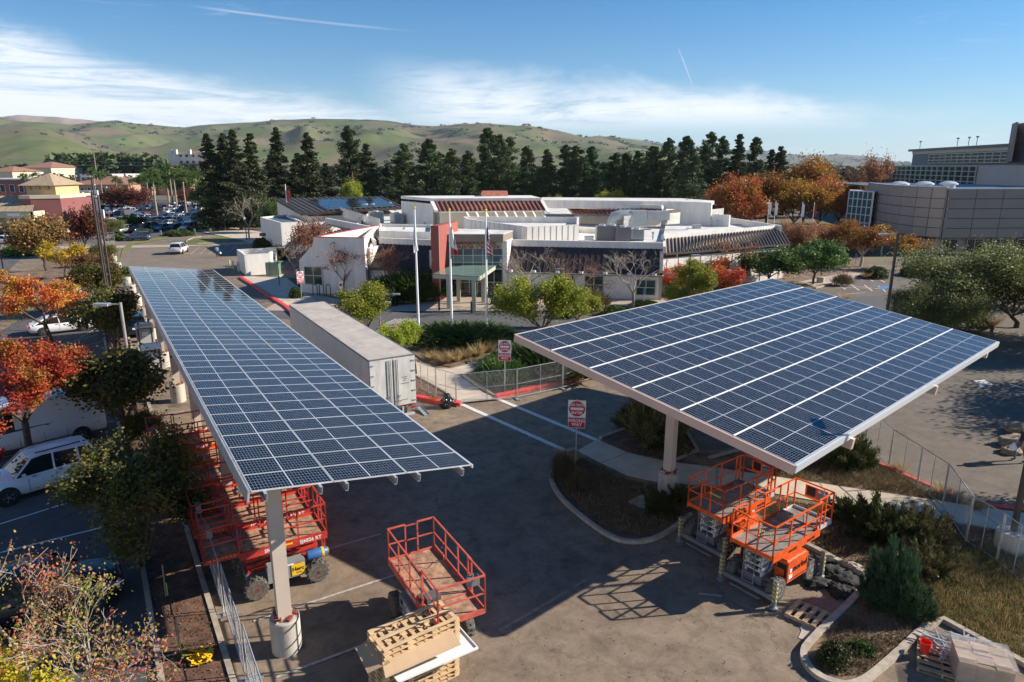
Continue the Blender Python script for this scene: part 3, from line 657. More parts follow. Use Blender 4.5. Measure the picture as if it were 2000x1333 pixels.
def seamroof(parent, a, b, c, d, m, rib, step=.5, hgt=.06, wd=.05, name='roof'):
    """sloped metal roof a-b eave, d-c top"""
    a, b, c, d = map(Vector, (a, b, c, d)); n = (b - a).cross(d - a).normalized()
    if n.z < 0: n = -n
    mb = MB(); face(mb, [a, b, c, d]); face(mb, [a - n * .1, d - n * .1, c - n * .1, b - n * .1]); face(mb, [a - n * .1, b - n * .1, b, a]); face(mb, [b - n * .1, c - n * .1, c, b]); face(mb, [d - n * .1, a - n * .1, a, d]); r = mb.build(name, M_[m], parent)
    s = MB(); k = max(2, int((b - a).length / step))
    for i in range(k + 1):
        t = i / k; p, q = a.lerp(b, t) + n * hgt / 2, d.lerp(c, t) + n * hgt / 2; s.beam(p, q, wd, hgt, up=n)
    return tag(s.build('standing_seams', M_[rib], r), kind='stuff')
def window(parent, A, B, z0, z1, nx=1, ny=1, glass='glass_dark', fr='mullion', th=.08, proud=.06, name='window'):
    """framed window standing proud of the plane A-B (A left, B right seen from outside)"""
    A = Vector((A[0], A[1], 0)); B = Vector((B[0], B[1], 0)); d = (B - A).normalized(); n = Vector((d.y, -d.x, 0)); L = (B - A).length
    f = MB(); o = n * proud
    for i in range(nx + 1): p = A + d * (L * i / nx) + o; f.beam(p + Vector((0, 0, z0)), p + Vector((0, 0, z1)), th, th, up=n)
    for j in range(ny + 1): z = z0 + (z1 - z0) * j / ny; f.beam(A + o * 1.02 + Vector((0, 0, z)), B + o * 1.02 + Vector((0, 0, z)), th * .98, th * .9)
    fo = f.build(name, M_[fr], parent)
    for i in range(nx):
        g = MB(); p = A + d * (L * i / nx + th / 2) + o * .6; q = A + d * (L * (i + 1) / nx - th / 2) + o * .6
        face(g, [p + Vector((0, 0, z0)), q + Vector((0, 0, z0)), q + Vector((0, 0, z1)), p + Vector((0, 0, z1))]); g.build('pane', M_[glass], fo)
    return fo
# ---- senior centre
SCN = thing('senior_center', 'low white stucco senior center with dark sloped metal roofs and red entrance pylon', 'building', (0, 70, 0)); SCN.location = (0, 0, 0)
B0, B1 = G(588, 573), G(716, 578)
m = MB(); prof = [(588, 573), (585, 508), (611, 480), (612.5, 464), (711, 466), (716, 578)]; fp = [onplane(x, y, B0, B1) for x, y in prof]; fp[0].z = fp[-1].z = 0; fp[0].x = fp[1].x = (fp[0].x + fp[1].x) / 2; fp[-1].x = fp[-2].x
bk = Vector((0, .35, 0)); n = len(fp); m.add([tuple(p) for p in fp] + [tuple(p + bk) for p in fp], [tuple(range(n)), tuple(range(2 * n - 1, n - 1, -1))] + [(i, i + n, (i + 1) % n + n, (i + 1) % n) for i in range(n)])
m.build('front_gable_wall', M_['stucco'], SCN)
zA = fp[4].z; C3 = G(735, 441, zA + .05); P1, P2 = fp[3], fp[4]
m = MB(); wall(m, P2 + Vector((0, .35, 0)), C3, 0, zA - .01, .3); wall(m, Vector((C3.x, C3.y, 0)), P1 + Vector((.1, .35, 0)), 0, zA + .02, .3); m.build('wall', M_['stucco'], SCN)
m = MB(); wall(m, Vector((C3.x, C3.y, 0)), P1 + Vector((.1, .35, 0)), zA + .03, zA + .10, .33); wall(m, P1, P2, zA + .01, zA + .07, .36); m.build('parapet_cap', M_['roof_redline'], SCN)
m = MB(); slab(m, [P1 + Vector((.3, .5, 0)), P2 + Vector((0, .5, 0)), C3], 4.2, 4.4); m.build('roof', M_['roof_white'], SCN)
m = MB(); 
for i in range(1, 13): 
    p = P2.lerp(C3, 0); a = Vector((C3.x, C3.y, 0)).lerp(Vector((P1.x, P1.y, 0)), i / 13) - Vector((C3.y - P1.y, P1.x - C3.x, 0)).normalized() * -.0
    d = (Vector((P1.x, P1.y, 0)) - Vector((C3.x, C3.y, 0))).normalized(); nn = Vector((d.y, -d.x, 0))
    m.beam(a + nn * .004 + Vector((0, 0, 4.4)), a + nn * .004 + Vector((0, 0, zA)), .03, .02, up=nn)
m.build('wall_joints', M_['stucco_line'], SCN)
wA, wB = onplane(597, 555, B0, B1), onplane(631, 556, B0, B1); zt_, zb_ = onplane(597, 521, B0, B1).z, wA.z
window(SCN, wA, wB, zb_, zt_, 2, 2, 'glass_green', 'mullion')
# joints on the gable wall
m = MB(); m.beam(onplane(588, 508, B0, B1) + Vector((0, -.004, 0)), onplane(713, 508, B0, B1) + Vector((0, -.004, 0)), .01, .03)
for x in (622, 660, 690): m.beam(onplane(x, 470, B0, B1) + Vector((0, -.004, 0)), onplane(x, 572, B0, B1) + Vector((0, -.004, 0)), .03, .01)
m.build('wall_joints', M_['stucco_line'], SCN)
def wing(A, B, ze, zt, zp, setb, depth, rm='roof_brown', rib='rib_brown', step=.5, wt='stucco'):
    A = Vector((A[0], A[1], 0)); B = Vector((B[0], B[1], 0)); d = (B - A).normalized(); n = Vector((-d.y, d.x, 0))
    m = MB(); wall(m, A, B, 0, ze, .3); m.build('wall', M_[wt], SCN)
    z = Vector((0, 0, 1)); o = n * -.25
    seamroof(SCN, A + o + z * (ze - .15), B + o + z * (ze - .15), B + n * setb + z * zt, A + n * setb + z * zt, rm, rib, step)
    m = MB(); m.prism([tuple((A + n * (setb - .05)).xy), tuple((B + n * (setb - .05)).xy), tuple((B + n * (setb + .35)).xy), tuple((A + n * (setb + .35)).xy)], zt - .05, zp); m.build('parapet', M_['stucco'], SCN)
    m = MB(); m.beam(A + o + z * (ze - .25), B + o + z * (ze - .25), .12, .2); m.build('gutter', M_['rib_brown'], SCN)
    if depth:
        m = MB(); slab(m, [A + n * (setb + .35), B + n * (setb + .35), B + n * depth, A + n * depth], zt - .3, zt - .12); m.build('roof', M_['roof_white'], SCN)
        m = MB(); wall(m, B, B + n * depth, 0, zt - .2, .3); wall(m, A + n * depth, A, 0, zt - .2, .3); m.build('wall', M_['stucco'], SCN)
wing(G(722, 572), G(846, 580), 2.95, 5.15, 5.75, 2.6, 9)
RA, RB = G(984, 577), G(1291, 587)
wing(RA, RB, 2.85, 5.05, 5.7, 2.6, 9, step=.6)
# right return wall of the front wing (brown shingle end) and windows
nW = Vector((-(RB - RA).normalized().y, (RB - RA).normalized().x, 0))
m = MB(); e = (RB - RA).normalized(); m.add([RB + Vector((0, 0, 2.75)) - nW * .25, RB + e * .02 + Vector((0, 0, 2.75)) + nW * 4, RB + nW * 2.9 + Vector((0, 0, 5.69)), RB + nW * 2.5 + Vector((0, 0, 5.69))], [(0, 1, 2, 3)]); m.build('gable_end', M_['stucco'], SCN)
for a, b, z1 in ((1078, 1120, 2.35), (1142, 1178, 2.35), (1243, 1280, 2.1)):
    p, q = onplane(a, 560, RA, RB), onplane(b, 560, RA, RB); window(SCN, p, q, .5, z1, 2, 2, 'glass_green')
m = MB(); m.beam(RA - nW * .5 + Vector((0, 0, 2.62)), RB - nW * .5 + Vector((0, 0, 2.62)), .06, .06)
for i in range(7): 
    p = RA.lerp(RB, .05 + i * .15); m.beam(p + Vector((0, 0, 2.62)), p - nW * .5 + Vector((0, 0, 2.62)), .05, .05); m.box(p - nW * .5 + Vector((-.12, 0, 2.75)), (.12, .3, .22), rz=.5); m.box(p - nW * .5 + Vector((.12, 0, 2.75)), (.12, .3, .22), rz=-.5)
m.build('floodlight_rail', M_['frame_alu'], SCN)
# red pylon
pA, pB = G(845, 588), G(860, 589); zP = 7.7; pC = G(894, 433, zP)
m = MB(); m.prism([(pA.x, pA.y), (pB.x, pB.y), (pC.x, pC.y), (pC.x - (pB.x - pA.x), pC.y + .1)], 0, zP); m.build('entrance_pylon', M_['pylon_red'], SCN)
m = MB(); m.box(((pA.x + pB.x) / 2, pA.y - .02, 4.3), (pB.x - pA.x + .06, .05, .06)); m.box((pB.x + .03, pB.y - .03, zP / 2), (.05, .05, zP - .1)); m.build('pylon_trim', M_['stucco'], SCN)
# entrance block with brown fascia
Ye = 72.4; X0, X1 = XD(866, Ye, 6), XD(981, Ye, 6); 
m = MB(); m.prism([(X0, Ye - .8), (X1 + .1, Ye - .8), (X1 + 1.1, Ye + 3.2), (X0, Ye + 6)], 5.85, 6.6); m.build('fascia', M_['roof_taupe'], SCN)
m = MB(); m.prism([(X0, Ye - .85), (X1 + .15, Ye - .85), (X1 + 1.15, Ye + 3.25), (X0, Ye + 6)], 6.605, 6.66); m.build('roof', M_['roof_white'], SCN)
m = MB(); m.box(((X0 + X1) / 2, Ye + .05, 5.45), (X1 - X0, .2, .78)); m.build('sign_band', M_['sage'], SCN)
sgn = text('BARBARA LEE\nSENIOR CENTER', .62, M_['pylon_red'], SCN, ((X0 + X1) / 2 + .35, Ye - .09, 5.40), (pi / 2, 0, 0), 'sign_lettering', .03, .012, sx=1.12)
window(SCN, (X0, Ye), (X1, Ye), 2.9, 5.05, 6, 3, 'glass_teal')
window(SCN, (X0, Ye), (X1, Ye), .1, 2.85, 7, 2, 'glass_dark')
m = MB(); m.prism([(X1, Ye - .1), (X1 + .5, Ye - .1), (X1 + 1.2, Ye + 4), (X1 + .8, Ye + 4)], 0, 5.84); m.build('wall', M_['stucco'], SCN)
m = MB(); m.box(((X0 + X1) / 2, Ye + 3, 3), (X1 - X0, .2, 6)); m.build('lobby_back_wall', M_['glass_dark'], SCN)
# portico
zc = 3.35; c = [G(845, 536, zc), G(936, 541, zc), G(968, 519, zc), G(882, 519, zc)]
m = MB(); slab(m, c, zc - .03, zc + .03); m.build('portico_roof', M_['canopy_green'], SCN)
m = MB()
for i in range(4): a, b = c[i], c[(i + 1) % 4]; cc = sum(c, Vector()) / 4; m.beam(a.lerp(cc, .03) + Vector((0, 0, -.22)), b.lerp(cc, .03) + Vector((0, 0, -.22)), .18, .36)
m.build('portico_beam', M_['sage'], SCN)
for x, y in ((877, 604), (926, 608), (896, 590), (944, 592)):
    g = G(x, y); m = MB(); m.box((g.x, g.y, 1.5), (.38, .38, 3.0)); m.build('portico_column', M_['sage'], SCN)
# white panelled box behind the entrance
q = [G(1027, 444, 7.0), G(1131, 440, 7.0), G(1131, 425, 7.0), G(905, 424, 7.0), G(912, 429, 7.0)]
block(SCN, q, 7.0, .7)
m = MB()
a, b = q[4], q[0]
for i in range(1, 12): p = a.lerp(b, i / 12); m.beam((p.x, p.y - .02, 5), (p.x, p.y - .02, 7), .05, .03, up=(0, 1, 0))
a, b = q[0], q[1]
for i in range(0, 9): p = a.lerp(b, i / 9 + .02); m.beam((p.x, p.y - .02, 5), (p.x, p.y - .02, 7), .05, .03, up=(0, 1, 0))
m.build('panel_joints', M_['stucco_line'], SCN)
# main flat roofs
m = MB(); slab(m, [G(x, y, 5.0) for x, y in ((738, 466), (700, 428), (745, 405), (850, 398), (1065, 402), (1200, 418), (1430, 430), (1440, 445), (1300, 478), (1297, 486), (1000, 474), (846, 470))], 4.8, 5.0); m.build('roof', M_['roof_white'], SCN)
m = MB()
for a, b in (((735, 470), (700, 436)), ((700, 436), (735, 404)), ((1300, 482), (1300, 462)), ((1131, 446), (1240, 450)), ((1000, 430), (1130, 424)), ((1160, 424), (1250, 420))):
    m = MB(); wall(m, G(*a, 5.6), G(*b, 5.6), 4.9, 5.6, .25); m.build('parapet', M_['stucco'], SCN)
# white roof pavilion with slanted white walls near the left wing
block(SCN, [G(740, 452, 5.9), G(845, 455, 5.9), G(845, 440, 5.9), G(742, 438, 5.9)], 5.9, .3)
# right ribbed wing
ea, eb = G(1299, 497, 4.4), G(1541, 478, 4.2); ta, tb = G(1297, 468, 5.7), G(1523, 447, 5.7)
seamroof(SCN, ea, eb, tb, ta, 'roof_taupe', 'rib_brown', .55, .14, .10)
m = MB(); wall(m, ta, tb, 5.6, 6.15, .4); m.build('parapet', M_['stucco'], SCN)
m = MB(); e0 = (eb - ea).normalized(); nb = Vector((-e0.y, e0.x, 0)); wall(m, ea + nb * .3, eb + nb * .3 - e0 * .1, 0, 3.9, .3); wall(m, eb + nb * .3 - e0 * .1, eb + nb * 9 - e0 * .1, 0, 3.9, .3); m.build('wall', M_['stucco'], SCN)
m = MB(); m.beam(ea, eb, .15, .2); m.beam(eb + Vector((.05, 0, 0)), tb + Vector((.05, 0, 0)), .2, .25); m.build('eave_trim', M_['rib_brown'], SCN)
for t in (.08, .25, .42, .6, .78): p = (ea + nb * .3).lerp(eb + nb * .3, t); q_ = (ea + nb * .3).lerp(eb + nb * .3, t + .09); window(SCN, p, q_, .8, 2.9, 2, 1, 'glass_dark')
m = MB(); slab(m, [ta + nb * .3, tb + nb * .3, G(1425, 426, 5.4), G(1300, 440, 5.4)], 5.25, 5.42); m.build('roof', M_['roof_white'], SCN)
m = MB(); wall(m, G(1420, 425, 6.2), G(1523, 441, 6.2), 5.3, 6.2, .3); m.build('parapet', M_['stucco'], SCN)
# rear hall with terracotta tile slope and clerestory
z = 9.1; a, b = G(845, 388, z), G(1057, 387, z); c_, d_ = G(1012, 383, z), G(783, 383, z)
m = MB(); slab(m, [a, b, c_ + Vector((2, 2, 0)), d_], 8.68, z); m.build('roof_parapet', M_['stucco'], SCN)
m = MB(); wall(m, d_, a, 0, 8.34, .3); wall(m, Vector((a.x, a.y + .6, 0)), Vector((b.x, b.y + .6, 0)), 0, 8.34, .3); wall(m, b, c_ + Vector((2, 2, 0)), 0, 8.34, .3); m.build('wall', M_['stucco'], SCN)
ea2, eb2 = G(858, 413, 7.5), G(1064, 411, 7.5)
seamroof(SCN, ea2, eb2, b + Vector((-.3, .1, -.42)), a + Vector((.3, .1, -.42)), 'roof_red', 'roof_brown', .62, .12, .16)
m = MB(); m.beam(ea2 + Vector((-.4, 0, 0)), a + Vector((-.1, 0, -.5)), .5, .3); m.beam(eb2 + Vector((.5, -.6, -.3)), b + Vector((.1, 0, -.5)), .5, .3)
for i in range(9): p = ea2.lerp(eb2, .25 + i * .09); m.beam(p + Vector((0, 0, -.1)), p + Vector((.5, -.5, -1.0)), .25, .15)
m.beam(ea2 + Vector((0, 0, -.15)), eb2 + Vector((0, 0, -.15)), .2, .2); m.build('slanted_fin', M_['stucco'], SCN)
m = MB(); wall(m, ea2 + Vector((0, .3, 0)), eb2 + Vector((0, .3, 0)), 5, 7.35, .2); m.build('clerestory', M_['cream'], SCN)
# rear right courtyard roofs
z = 7.6; a, b = G(1107, 402, z), G(1292, 409, z); c1, d1 = G(1122, 417, 6.65), G(1295, 420, 7.0)
seamroof(SCN, c1, d1, b, a, 'maroon', 'roof_red', .7, .12, .2)
m = MB(); wall(m, a, b, z - .1, z + .55, .5); m.build('parapet', M_['stucco'], SCN); m = MB(); wall(m, G(1122, 421, 6.2), G(1300, 424, 6.2), 5, 6.2, .3); m.build('parapet', M_['stucco'], SCN); m = MB(); m.beam(G(1105, 400, z + .3), G(1120, 417, 6.5), .4, .3); m.build('slanted_fin', M_['stucco'], SCN)
m = MB(); slab(m, [a + Vector((-6, .5, 0)), b + Vector((0, .5, 0)), G(1395, 396, 7.6), G(1330, 391, 7.6), G(1060, 389, 7.6)], 7.3, 7.9); m.build('roof', M_['roof_white'], SCN)
m = MB(); wall(m, G(1060, 391, 8.6), G(1330, 394, 8.6), 7.5, 8.6, .3); wall(m, G(1330, 394, 8.6), G(1390, 396, 8.6), 0, 8.6, .3); wall(m, G(1390, 397, 8.5), G(1424, 428, 6.5), 0, 7.0, .3); wall(m, G(1292, 400, 7.6), G(1345, 400, 7.6), 6, 7.9, .3); m.build('wall', M_['stucco'], SCN)
m = MB(); wall(m, G(1350, 421, 6.6), G(1381, 421, 6.6), 5, 7.1, .3); m.build('skylight_box', M_['terracotta'], SCN)
m = MB(); m.prism([tuple(G(940, 383, 9.2).xy), tuple(G(992, 382, 9.2).xy), tuple(G(990, 379, 9.2).xy), tuple(G(943, 379, 9.2).xy)], 9.1, 9.7); m.build('skylight_box', M_['roof_red'], SCN)
# left: solar-roofed gymnasium
GYM = thing('gymnasium', 'white hall with a large sloped dark metal roof carrying solar panels', 'building', (0, 0, 0))
na, nb_, fb, fa = G(592, 418, 5.6), G(790, 408, 5.6), None, None
fa = Vector((XD(534, 133, 8.4), 133, 8.4)); fa.z = ZT(388, 133); fb = Vector((XD(742, 136, 8.4), 136, ZT(384, 136))); nc = Vector((XD(640, 118, 5.4), 118, ZT(419, 118)))
na = Vector((XD(591, 116, 5.6), 116, ZT(419, 116))); nb_ = Vector((XD(792, 122, 5.6), 122, ZT(407, 122)))
seamroof(GYM, na, nb_, fb, fa, 'roof_brown', 'roof_taupe', .9, .12, .1)
m = MB(); m.beam(na, fa, .3, .5); m.beam(na, nb_, .3, .4); m.build('eave_trim', M_['rib_brown'], GYM)
m = MB(); A_, B_, C_, D_ = Vector((na.x + .8, na.y + .8, 0)), Vector((nb_.x - 1, nb_.y + .8, 0)), Vector((fb.x - 1, fb.y - 1, 0)), Vector((fa.x + .8, fa.y - .8, 0))
m.prism([tuple(A_.xy), tuple(B_.xy), tuple(C_.xy), tuple(D_.xy)], 0, lambda p: min(na.z, nb_.z) - .4 if p[1] < 124 else fa.z - .5); m.build('wall', M_['stucco'], GYM)
def onroof(u, v, h=.25):
    p = na.lerp(nb_, u).lerp(fa.lerp(fb, u), v); return p + Vector((0, 0, h))
pm = None
for i in range(14):
    for j in range(5):
        u0, v0 = .27 + i * .048, .12 + j * .13
        a, b, c2, d = onroof(u0, v0), onroof(u0 + .0465, v0), onroof(u0 + .0465, v0 + .12), onroof(u0, v0 + .12)
        k = MB(); face(k, [a, b, c2, d], 0); z_ = Vector((0, 0, -.06)); face(k, [a + z_, b + z_, b, a], 1); face(k, [d + z_, a + z_, a, d], 1); k.build('roof_solar_panel', [M_['glass_dark'], M_['galv']], GYM)
AX = thing('annex_building', 'plain white flat-roofed annex left of the solar-roofed hall', 'building', (0, 0, 0))
q = [G(548, 436, 5.0), G(508, 425, 5.0), G(560, 420, 5.0), G(592, 434, 5.0)]; block(AX, q, 5.0, .25, rm='slate_blue')
m = MB(); m.box((q[0].x - 3, q[0].y + .2, 3.2), (.9, .3, .5)); m.build('wall_lamp', M_['dark_pole'], AX)
# wing roof seen beyond the planted tree (dark slope) and link walls
m = MB(); wall(m, G(592, 436, 4.6), G(664, 432, 4.6), 0, 4.6, .3); m.build('wall', M_['stucco'], SCN)
sA, sB = G(640, 436, 4.6), G(715, 452, 5.2); 
m = MB(); face(m, [G(640, 440, 4.2), G(705, 458, 4.2), G(726, 444, 5.6), G(636, 424, 5.6)]); m.build('roof', M_['roof_brown'], SCN)
m = MB(); wall(m, G(634, 426, 6.0), G(728, 444, 6.0), 5.2, 6.0, .35); m.build('parapet', M_['stucco'], SCN)
# roof plant
HV = []
def hvac(px_, py_, z, dx, dy, dz, rz=0, m='hvac', lab=None, kind=0):
    g = G(px_, py_, z); t = thing('air_handler', lab, 'rooftop unit', (g.x, g.y, z), rz, 'rooftop air units on the senior center'); mb = MB()
    mb.box((0, 0, .12), (dx * .96, dy * .96, .22)); mb.build('base_frame', M_['hvac_dark'], t); mb = MB(); mb.box((0, 0, .23 + dz / 2), (dx, dy, dz), top=.98); o = mb.build('casing', M_[m], t)
    mb = MB()
    for k in range(int(dz / .12)): mb.box((0, -dy / 2 - .01, .33 + k * .12), (dx * .8, .03, .05))
    mb.build('louvre', M_['hvac_dark'], o)
    mb = MB()
    for k in range(max(1, int(dx / 1.3))): mb.lathe([(.4, .23 + dz), (.4, .4 + dz), (.36, .42 + dz)], ((k - (max(1, int(dx / 1.3)) - 1) / 2) * 1.2, 0, 0), 12)
    mb.build('fan_cowl', M_['galv'], t); return t
for i, a in enumerate([(735, 436, 5, 2.2, 1.8, 1.5, .3), (722, 420, 5, 2.8, 1.8, 1.6, .3), (755, 418, 5, 3.4, 2, 1.7, .3), (800, 431, 5, 2, 1.8, 1.5, 0), (820, 432, 5, 1.6, 1.6, 1.3, 0), (842, 433, 5, 1.6, 1.5, 1.2, 0), (853, 416, 5, 2.2, 1.6, 1.6, 0), (700, 412, 5, 2.4, 1.8, 1.5, .3), (775, 437, 5, 1.4, 3, 1.3, .4), (870, 424, 5, 1.8, 1.4, 1.4, 0)]):
    hvac(*a, lab='grey rooftop air unit, %s from the left on the flat roof beside the gymnasium' % ('fourth', 'third', 'fifth', 'seventh', 'eighth', 'ninth', 'tenth', 'first', 'sixth', 'last')[i])
for i, a in enumerate([(1185, 470, 5, 2.6, 1.6, 1.5, .0, 'hvac_dark'), (1215, 471, 5, 1.8, 1.6, 1.4, .0, 'hvac_dark'), (1243, 470, 5, 1.5, 1.5, 1.1, 0, 'hvac')]):
    hvac(*a, lab='%s rooftop unit in the recess above the right front wing' % ('wide dark', 'narrow dark', 'small light grey')[i])
dt = thing('air_duct', 'large bent silver duct beside the louvred screens on the right roof', 'duct', tuple(G(1195, 450, 5)))
mb = MB(); mb.tube([(0, 0, 0), (0, 0, 1.2), (.3, 0, 1.8), (1.0, .1, 2.0), (2.6, .3, 2.0)], .75, 14); mb.build('elbow', M_['hvac'], dt, True); mb = MB(); mb.box((3.6, .5, 1.7), (2.2, 1.6, 1.9)); mb.box((6.5, 1.5, 1.9), (3, 1.5, 1.2)); mb.build('plenum', M_['hvac'], dt)
def screen(a, b, z0, z1, lab):
    t = thing('louvre_screen', lab, 'screen', tuple(G(*a, z0))); A = Vector(); B = G(*b, z0) - G(*a, z0)
    mb = MB(); n_ = int((z1 - z0) / .17)
    for k in range(n_): mb.beam(A + Vector((0, 0, .1 + k * .17)), B + Vector((0, 0, .1 + k * .17)), .05, .13)
    tag(mb.build('louvre_slats', M_['louver'], t), kind='stuff'); mb = MB()
    L = B.length
    for k in range(int(L / 2) + 1): p = A.lerp(B, k / int(L / 2)); mb.beam(p + Vector((0, .06, -.3)), p + Vector((0, .06, z1 - z0)), .08, .08); mb.beam(p + Vector((0, .06, z1 - z0 - .3)), p + Vector((0, 1.2, -.3)), .06, .06)
    mb.build('screen_posts', M_['galv'], t)
screen((1218, 447), (1290, 443), 5.3, 7.0, 'left white louvred plant screen on the right roof'); screen((1302, 441), (1412, 428), 5.2, 7.0, 'long white louvred plant screen on the right roof')
screen((655, 420), (742, 450), 5.0, 6.6, 'grey plant screen with diagonal braces on the left roof'); screen((1205, 425), (1330, 420), 5.4, 6.6, 'low pale plant screen behind the duct')
# bin enclosure and transformer left of the centre
EN = thing('bin_enclosure', 'small white walled bin enclosure with open top left of the centre', 'enclosure', (0, 0, 0))
q = [G(481, 539), G(531, 535), G(531 + 12, 521), G(466, 526)]; block(EN, [q[0], q[1], q[2], q[3]], 2.6, 2.2)
TR = thing('transformer_cabinet', 'green metal transformer cabinet beside the white bin enclosure', 'cabinet', tuple(G(535, 539)))
mb = MB(); mb.box((0, 0, .9), (1.5, 1.3, 1.7)); mb.box((.3, 0, 1.78), (1.6, 1.35, .06)); mb.build('casing', M_['canopy_green'], TR); mb = MB(); mb.box((-.2, -.67, .9), (.03, .02, 1.5)); mb.build('door_seam', M_['black'], TR); mb = MB(); mb.box((.0, 0, .03), (2.2, 2, .1)); mb.build('slab', M_['concrete'], TR)
# ---------------------------------------------------------------- civic building at the right
CV = thing('civic_building', 'large brown and grey panelled civic building with curved wall and glass corner at right', 'building', (0, 0, 0))
arc = [(1694, 138), (1712, 128), (1735, 120.5), (1762, 115.5), (1790, 112), (1818, 109.5), (1846, 108)]
Z0, Z1 = 2.6, None
pts = []
for x, Y in arc: pts.append(Vector((XD(x, Y, 8), Y, 0)))
def panels(parent, P, zs, m, gap=.05, proud=.12, core='joint'):
    """curtain of separate wall panels on the polyline P"""
    mb = MB()
    for i in range(len(P) - 1): wall(mb, P[i], P[i + 1], 0 if zs[0] < 1 else zs[0] - .02, zs[-1] - .02, .3)
    c = mb.build('panel_backing', M_[core], parent)
    for i in range(len(P) - 1):
        a, b = P[i], P[i + 1]; d = (b - a); L = d.length; d.normalize(); n = Vector((d.y, -d.x, 0))
        for j in range(len(zs) - 1):
            mb = MB(); mb.beam(a + d * gap + n * proud / 2 + Vector((0, 0, (zs[j] + zs[j + 1]) / 2)), b - d * gap + n * proud / 2 + Vector((0, 0, (zs[j] + zs[j + 1]) / 2)), proud, zs[j + 1] - zs[j] - gap * 2); mb.build('wall_panel', M_[m], parent)
zs = [2.6, 4.1, 5.6, 7.1, 8.6, 10.3]
panels(CV, pts, zs, 'panel_brown')
flat = [Vector((XD(1850, 107.5, 8) , 107.5, 0))]; 
for k in range(1, 8): flat.append(Vector((flat[0].x + k * 4.4, 107.5 + k * .25, 0)))
panels(CV, flat, [2.6, 4.1, 5.6, 7.1, 8.6, 10.1], 'panel_grey')
mb = MB()
for i in range(len(pts) - 1): wall(mb, pts[i] + Vector((1.2, 1.2, 0)), pts[i + 1] + Vector((.6, 1.6, 0)), 0, 2.58, .3)
wall(mb, flat[0] + Vector((0, 1.5, 0)), flat[-1] + Vector((0, 1.5, 0)), 0, 2.58, .3); mb.build('ground_floor_wall', M_['panel_brown'], CV)
for k in range(6): window(CV, flat[0] + Vector((k * 4 + 1, 1.45, 0)), flat[0] + Vector((k * 4 + 3.5, 1.45, 0)), .2, 2.3, 2, 1, 'glass_dark')
back = [flat[-1] + Vector((0, 40, 0)), pts[0] + Vector((6, 30, 0))]
mb = MB(); slab(mb, pts + flat + back, 9.6, 9.8); mb.build('roof', M_['slate_blue'], CV)
mb = MB()
for i in range(len(pts) - 1): wall(mb, pts[i], pts[i + 1], 10.3, 10.4, .4)
wall(mb, pts[-1], flat[0], 2.6, 10.2, .3); mb.build('parapet_cap', M_['panel_pale'], CV)
lv = MB(); 
for k in range(15): lv.box((flat[5].x + .2, flat[5].y - .2, 5.2 + k * .2), (4.6, .16, .1))
lv.build('vent_louvre', M_['steel_grey'], CV)
for i, (x, y) in enumerate(((1757, 352), (1812, 351), (1866, 351))):
    g = Vector((XD(x, 122, 10), 122 + i, 9.8)); t = MB(); t.lathe([(1.1, 0), (1.1, .5), (1.5, .55), (1.5, .75), (.9, 1.05), (.3, 1.15)], g, 16); t.build('roof_vent', M_['frame_alu'], CV, True)
# glass corner
GA = [Vector((XD(1656, 132, 6), 132, 0)), Vector((XD(1702, 126, 6), 126, 0)), Vector((XD(1712, 131, 6), 131, 0))]
window(CV, GA[0], GA[1], 2.0, 9.0, 5, 5, 'glass_teal', 'frame_alu', .16, name='atrium_glazing'); window(CV, GA[1], GA[2], 2.0, 9.0, 2, 5, 'glass_teal', 'frame_alu', .16, name='atrium_glazing')
mb = MB(); slab(mb, [GA[0], GA[1], GA[2], GA[2] + Vector((-3, 5, 0))], 8.95, 9.1); mb.build('roof', M_['panel_pale'], CV)
# upper volume behind, running back to the left
UP = thing('civic_tower_block', 'upper civic block with long green window bands behind the curved brown wall', 'building', (0, 0, 0))
def up(x, z=14, d=0.0):
    x0, y0, x1, y1 = XD(1736, 226, 14), 226 + d, XD(1990, 150, 14), 150 + d; k = (x - 1000) / F; A_ = x1 - x0 - k * (y1 - y0) * cos(TH); t = (k * (y0 * cos(TH) - (z - H) * sin(TH)) - x0) / A_
    return (x0 + t * (x1 - x0), y0 + t * (y1 - y0))
def volume(x0, x1, z0, z1, m, name='wall', d=0.0):
    a, b = up(x0, z1, d), up(x1, z1, d); mb = MB(); mb.prism([a, b, (b[0] + 40, b[1] + 15), (a[0] + 30, a[1] + 8)], z0, z1); return mb.build(name, M_[m], UP)
volume(1736, 2120, 0, 13.7, 'panel_pale')
window(UP, up(1747, 13.7, 0), up(1911, 13.7, 0), 8.6, 13.5, 15, 4, 'glass_green', th=.22, proud=.35)
volume(1783, 2120, 13.71, 16.9, 'slate_blue', d=0)
window(UP, up(1818, 16.9, 0), up(1976, 16.9, 0), 14.3, 16.6, 12, 3, 'glass_green', th=.2, proud=.35)
volume(1782, 2120, 16.91, 17.7, 'cream', 'frieze', d=-1); volume(1774, 2125, 17.71, 18.3, 'slate_blue', 'roof', d=1.5)
panels(UP, [Vector((*up(1911 + k * 50, 12, -3), 0)) for k in range(5)], [8, 10.2, 12.2, 14.4], 'panel_pale')
window(UP, up(1925, 12, -3.8), up(2120, 12, -3.8), 10.6, 11.8, 12, 1, 'glass_green')
panels(UP, [Vector((*up(1974 + k * 45, 18, -1), 0)) for k in range(4)], [14.4, 16.2, 18.2, 20.2, 22.4], 'panel_grey')
mb = MB(); a, b = up(1974, 18, -1), up(1982, 18, 14); wall(mb, (b[0], b[1], 0), (a[0], a[1], 0), 14.4, 22.38, .4); mb.build('wall', M_['panel_grey'], UP)
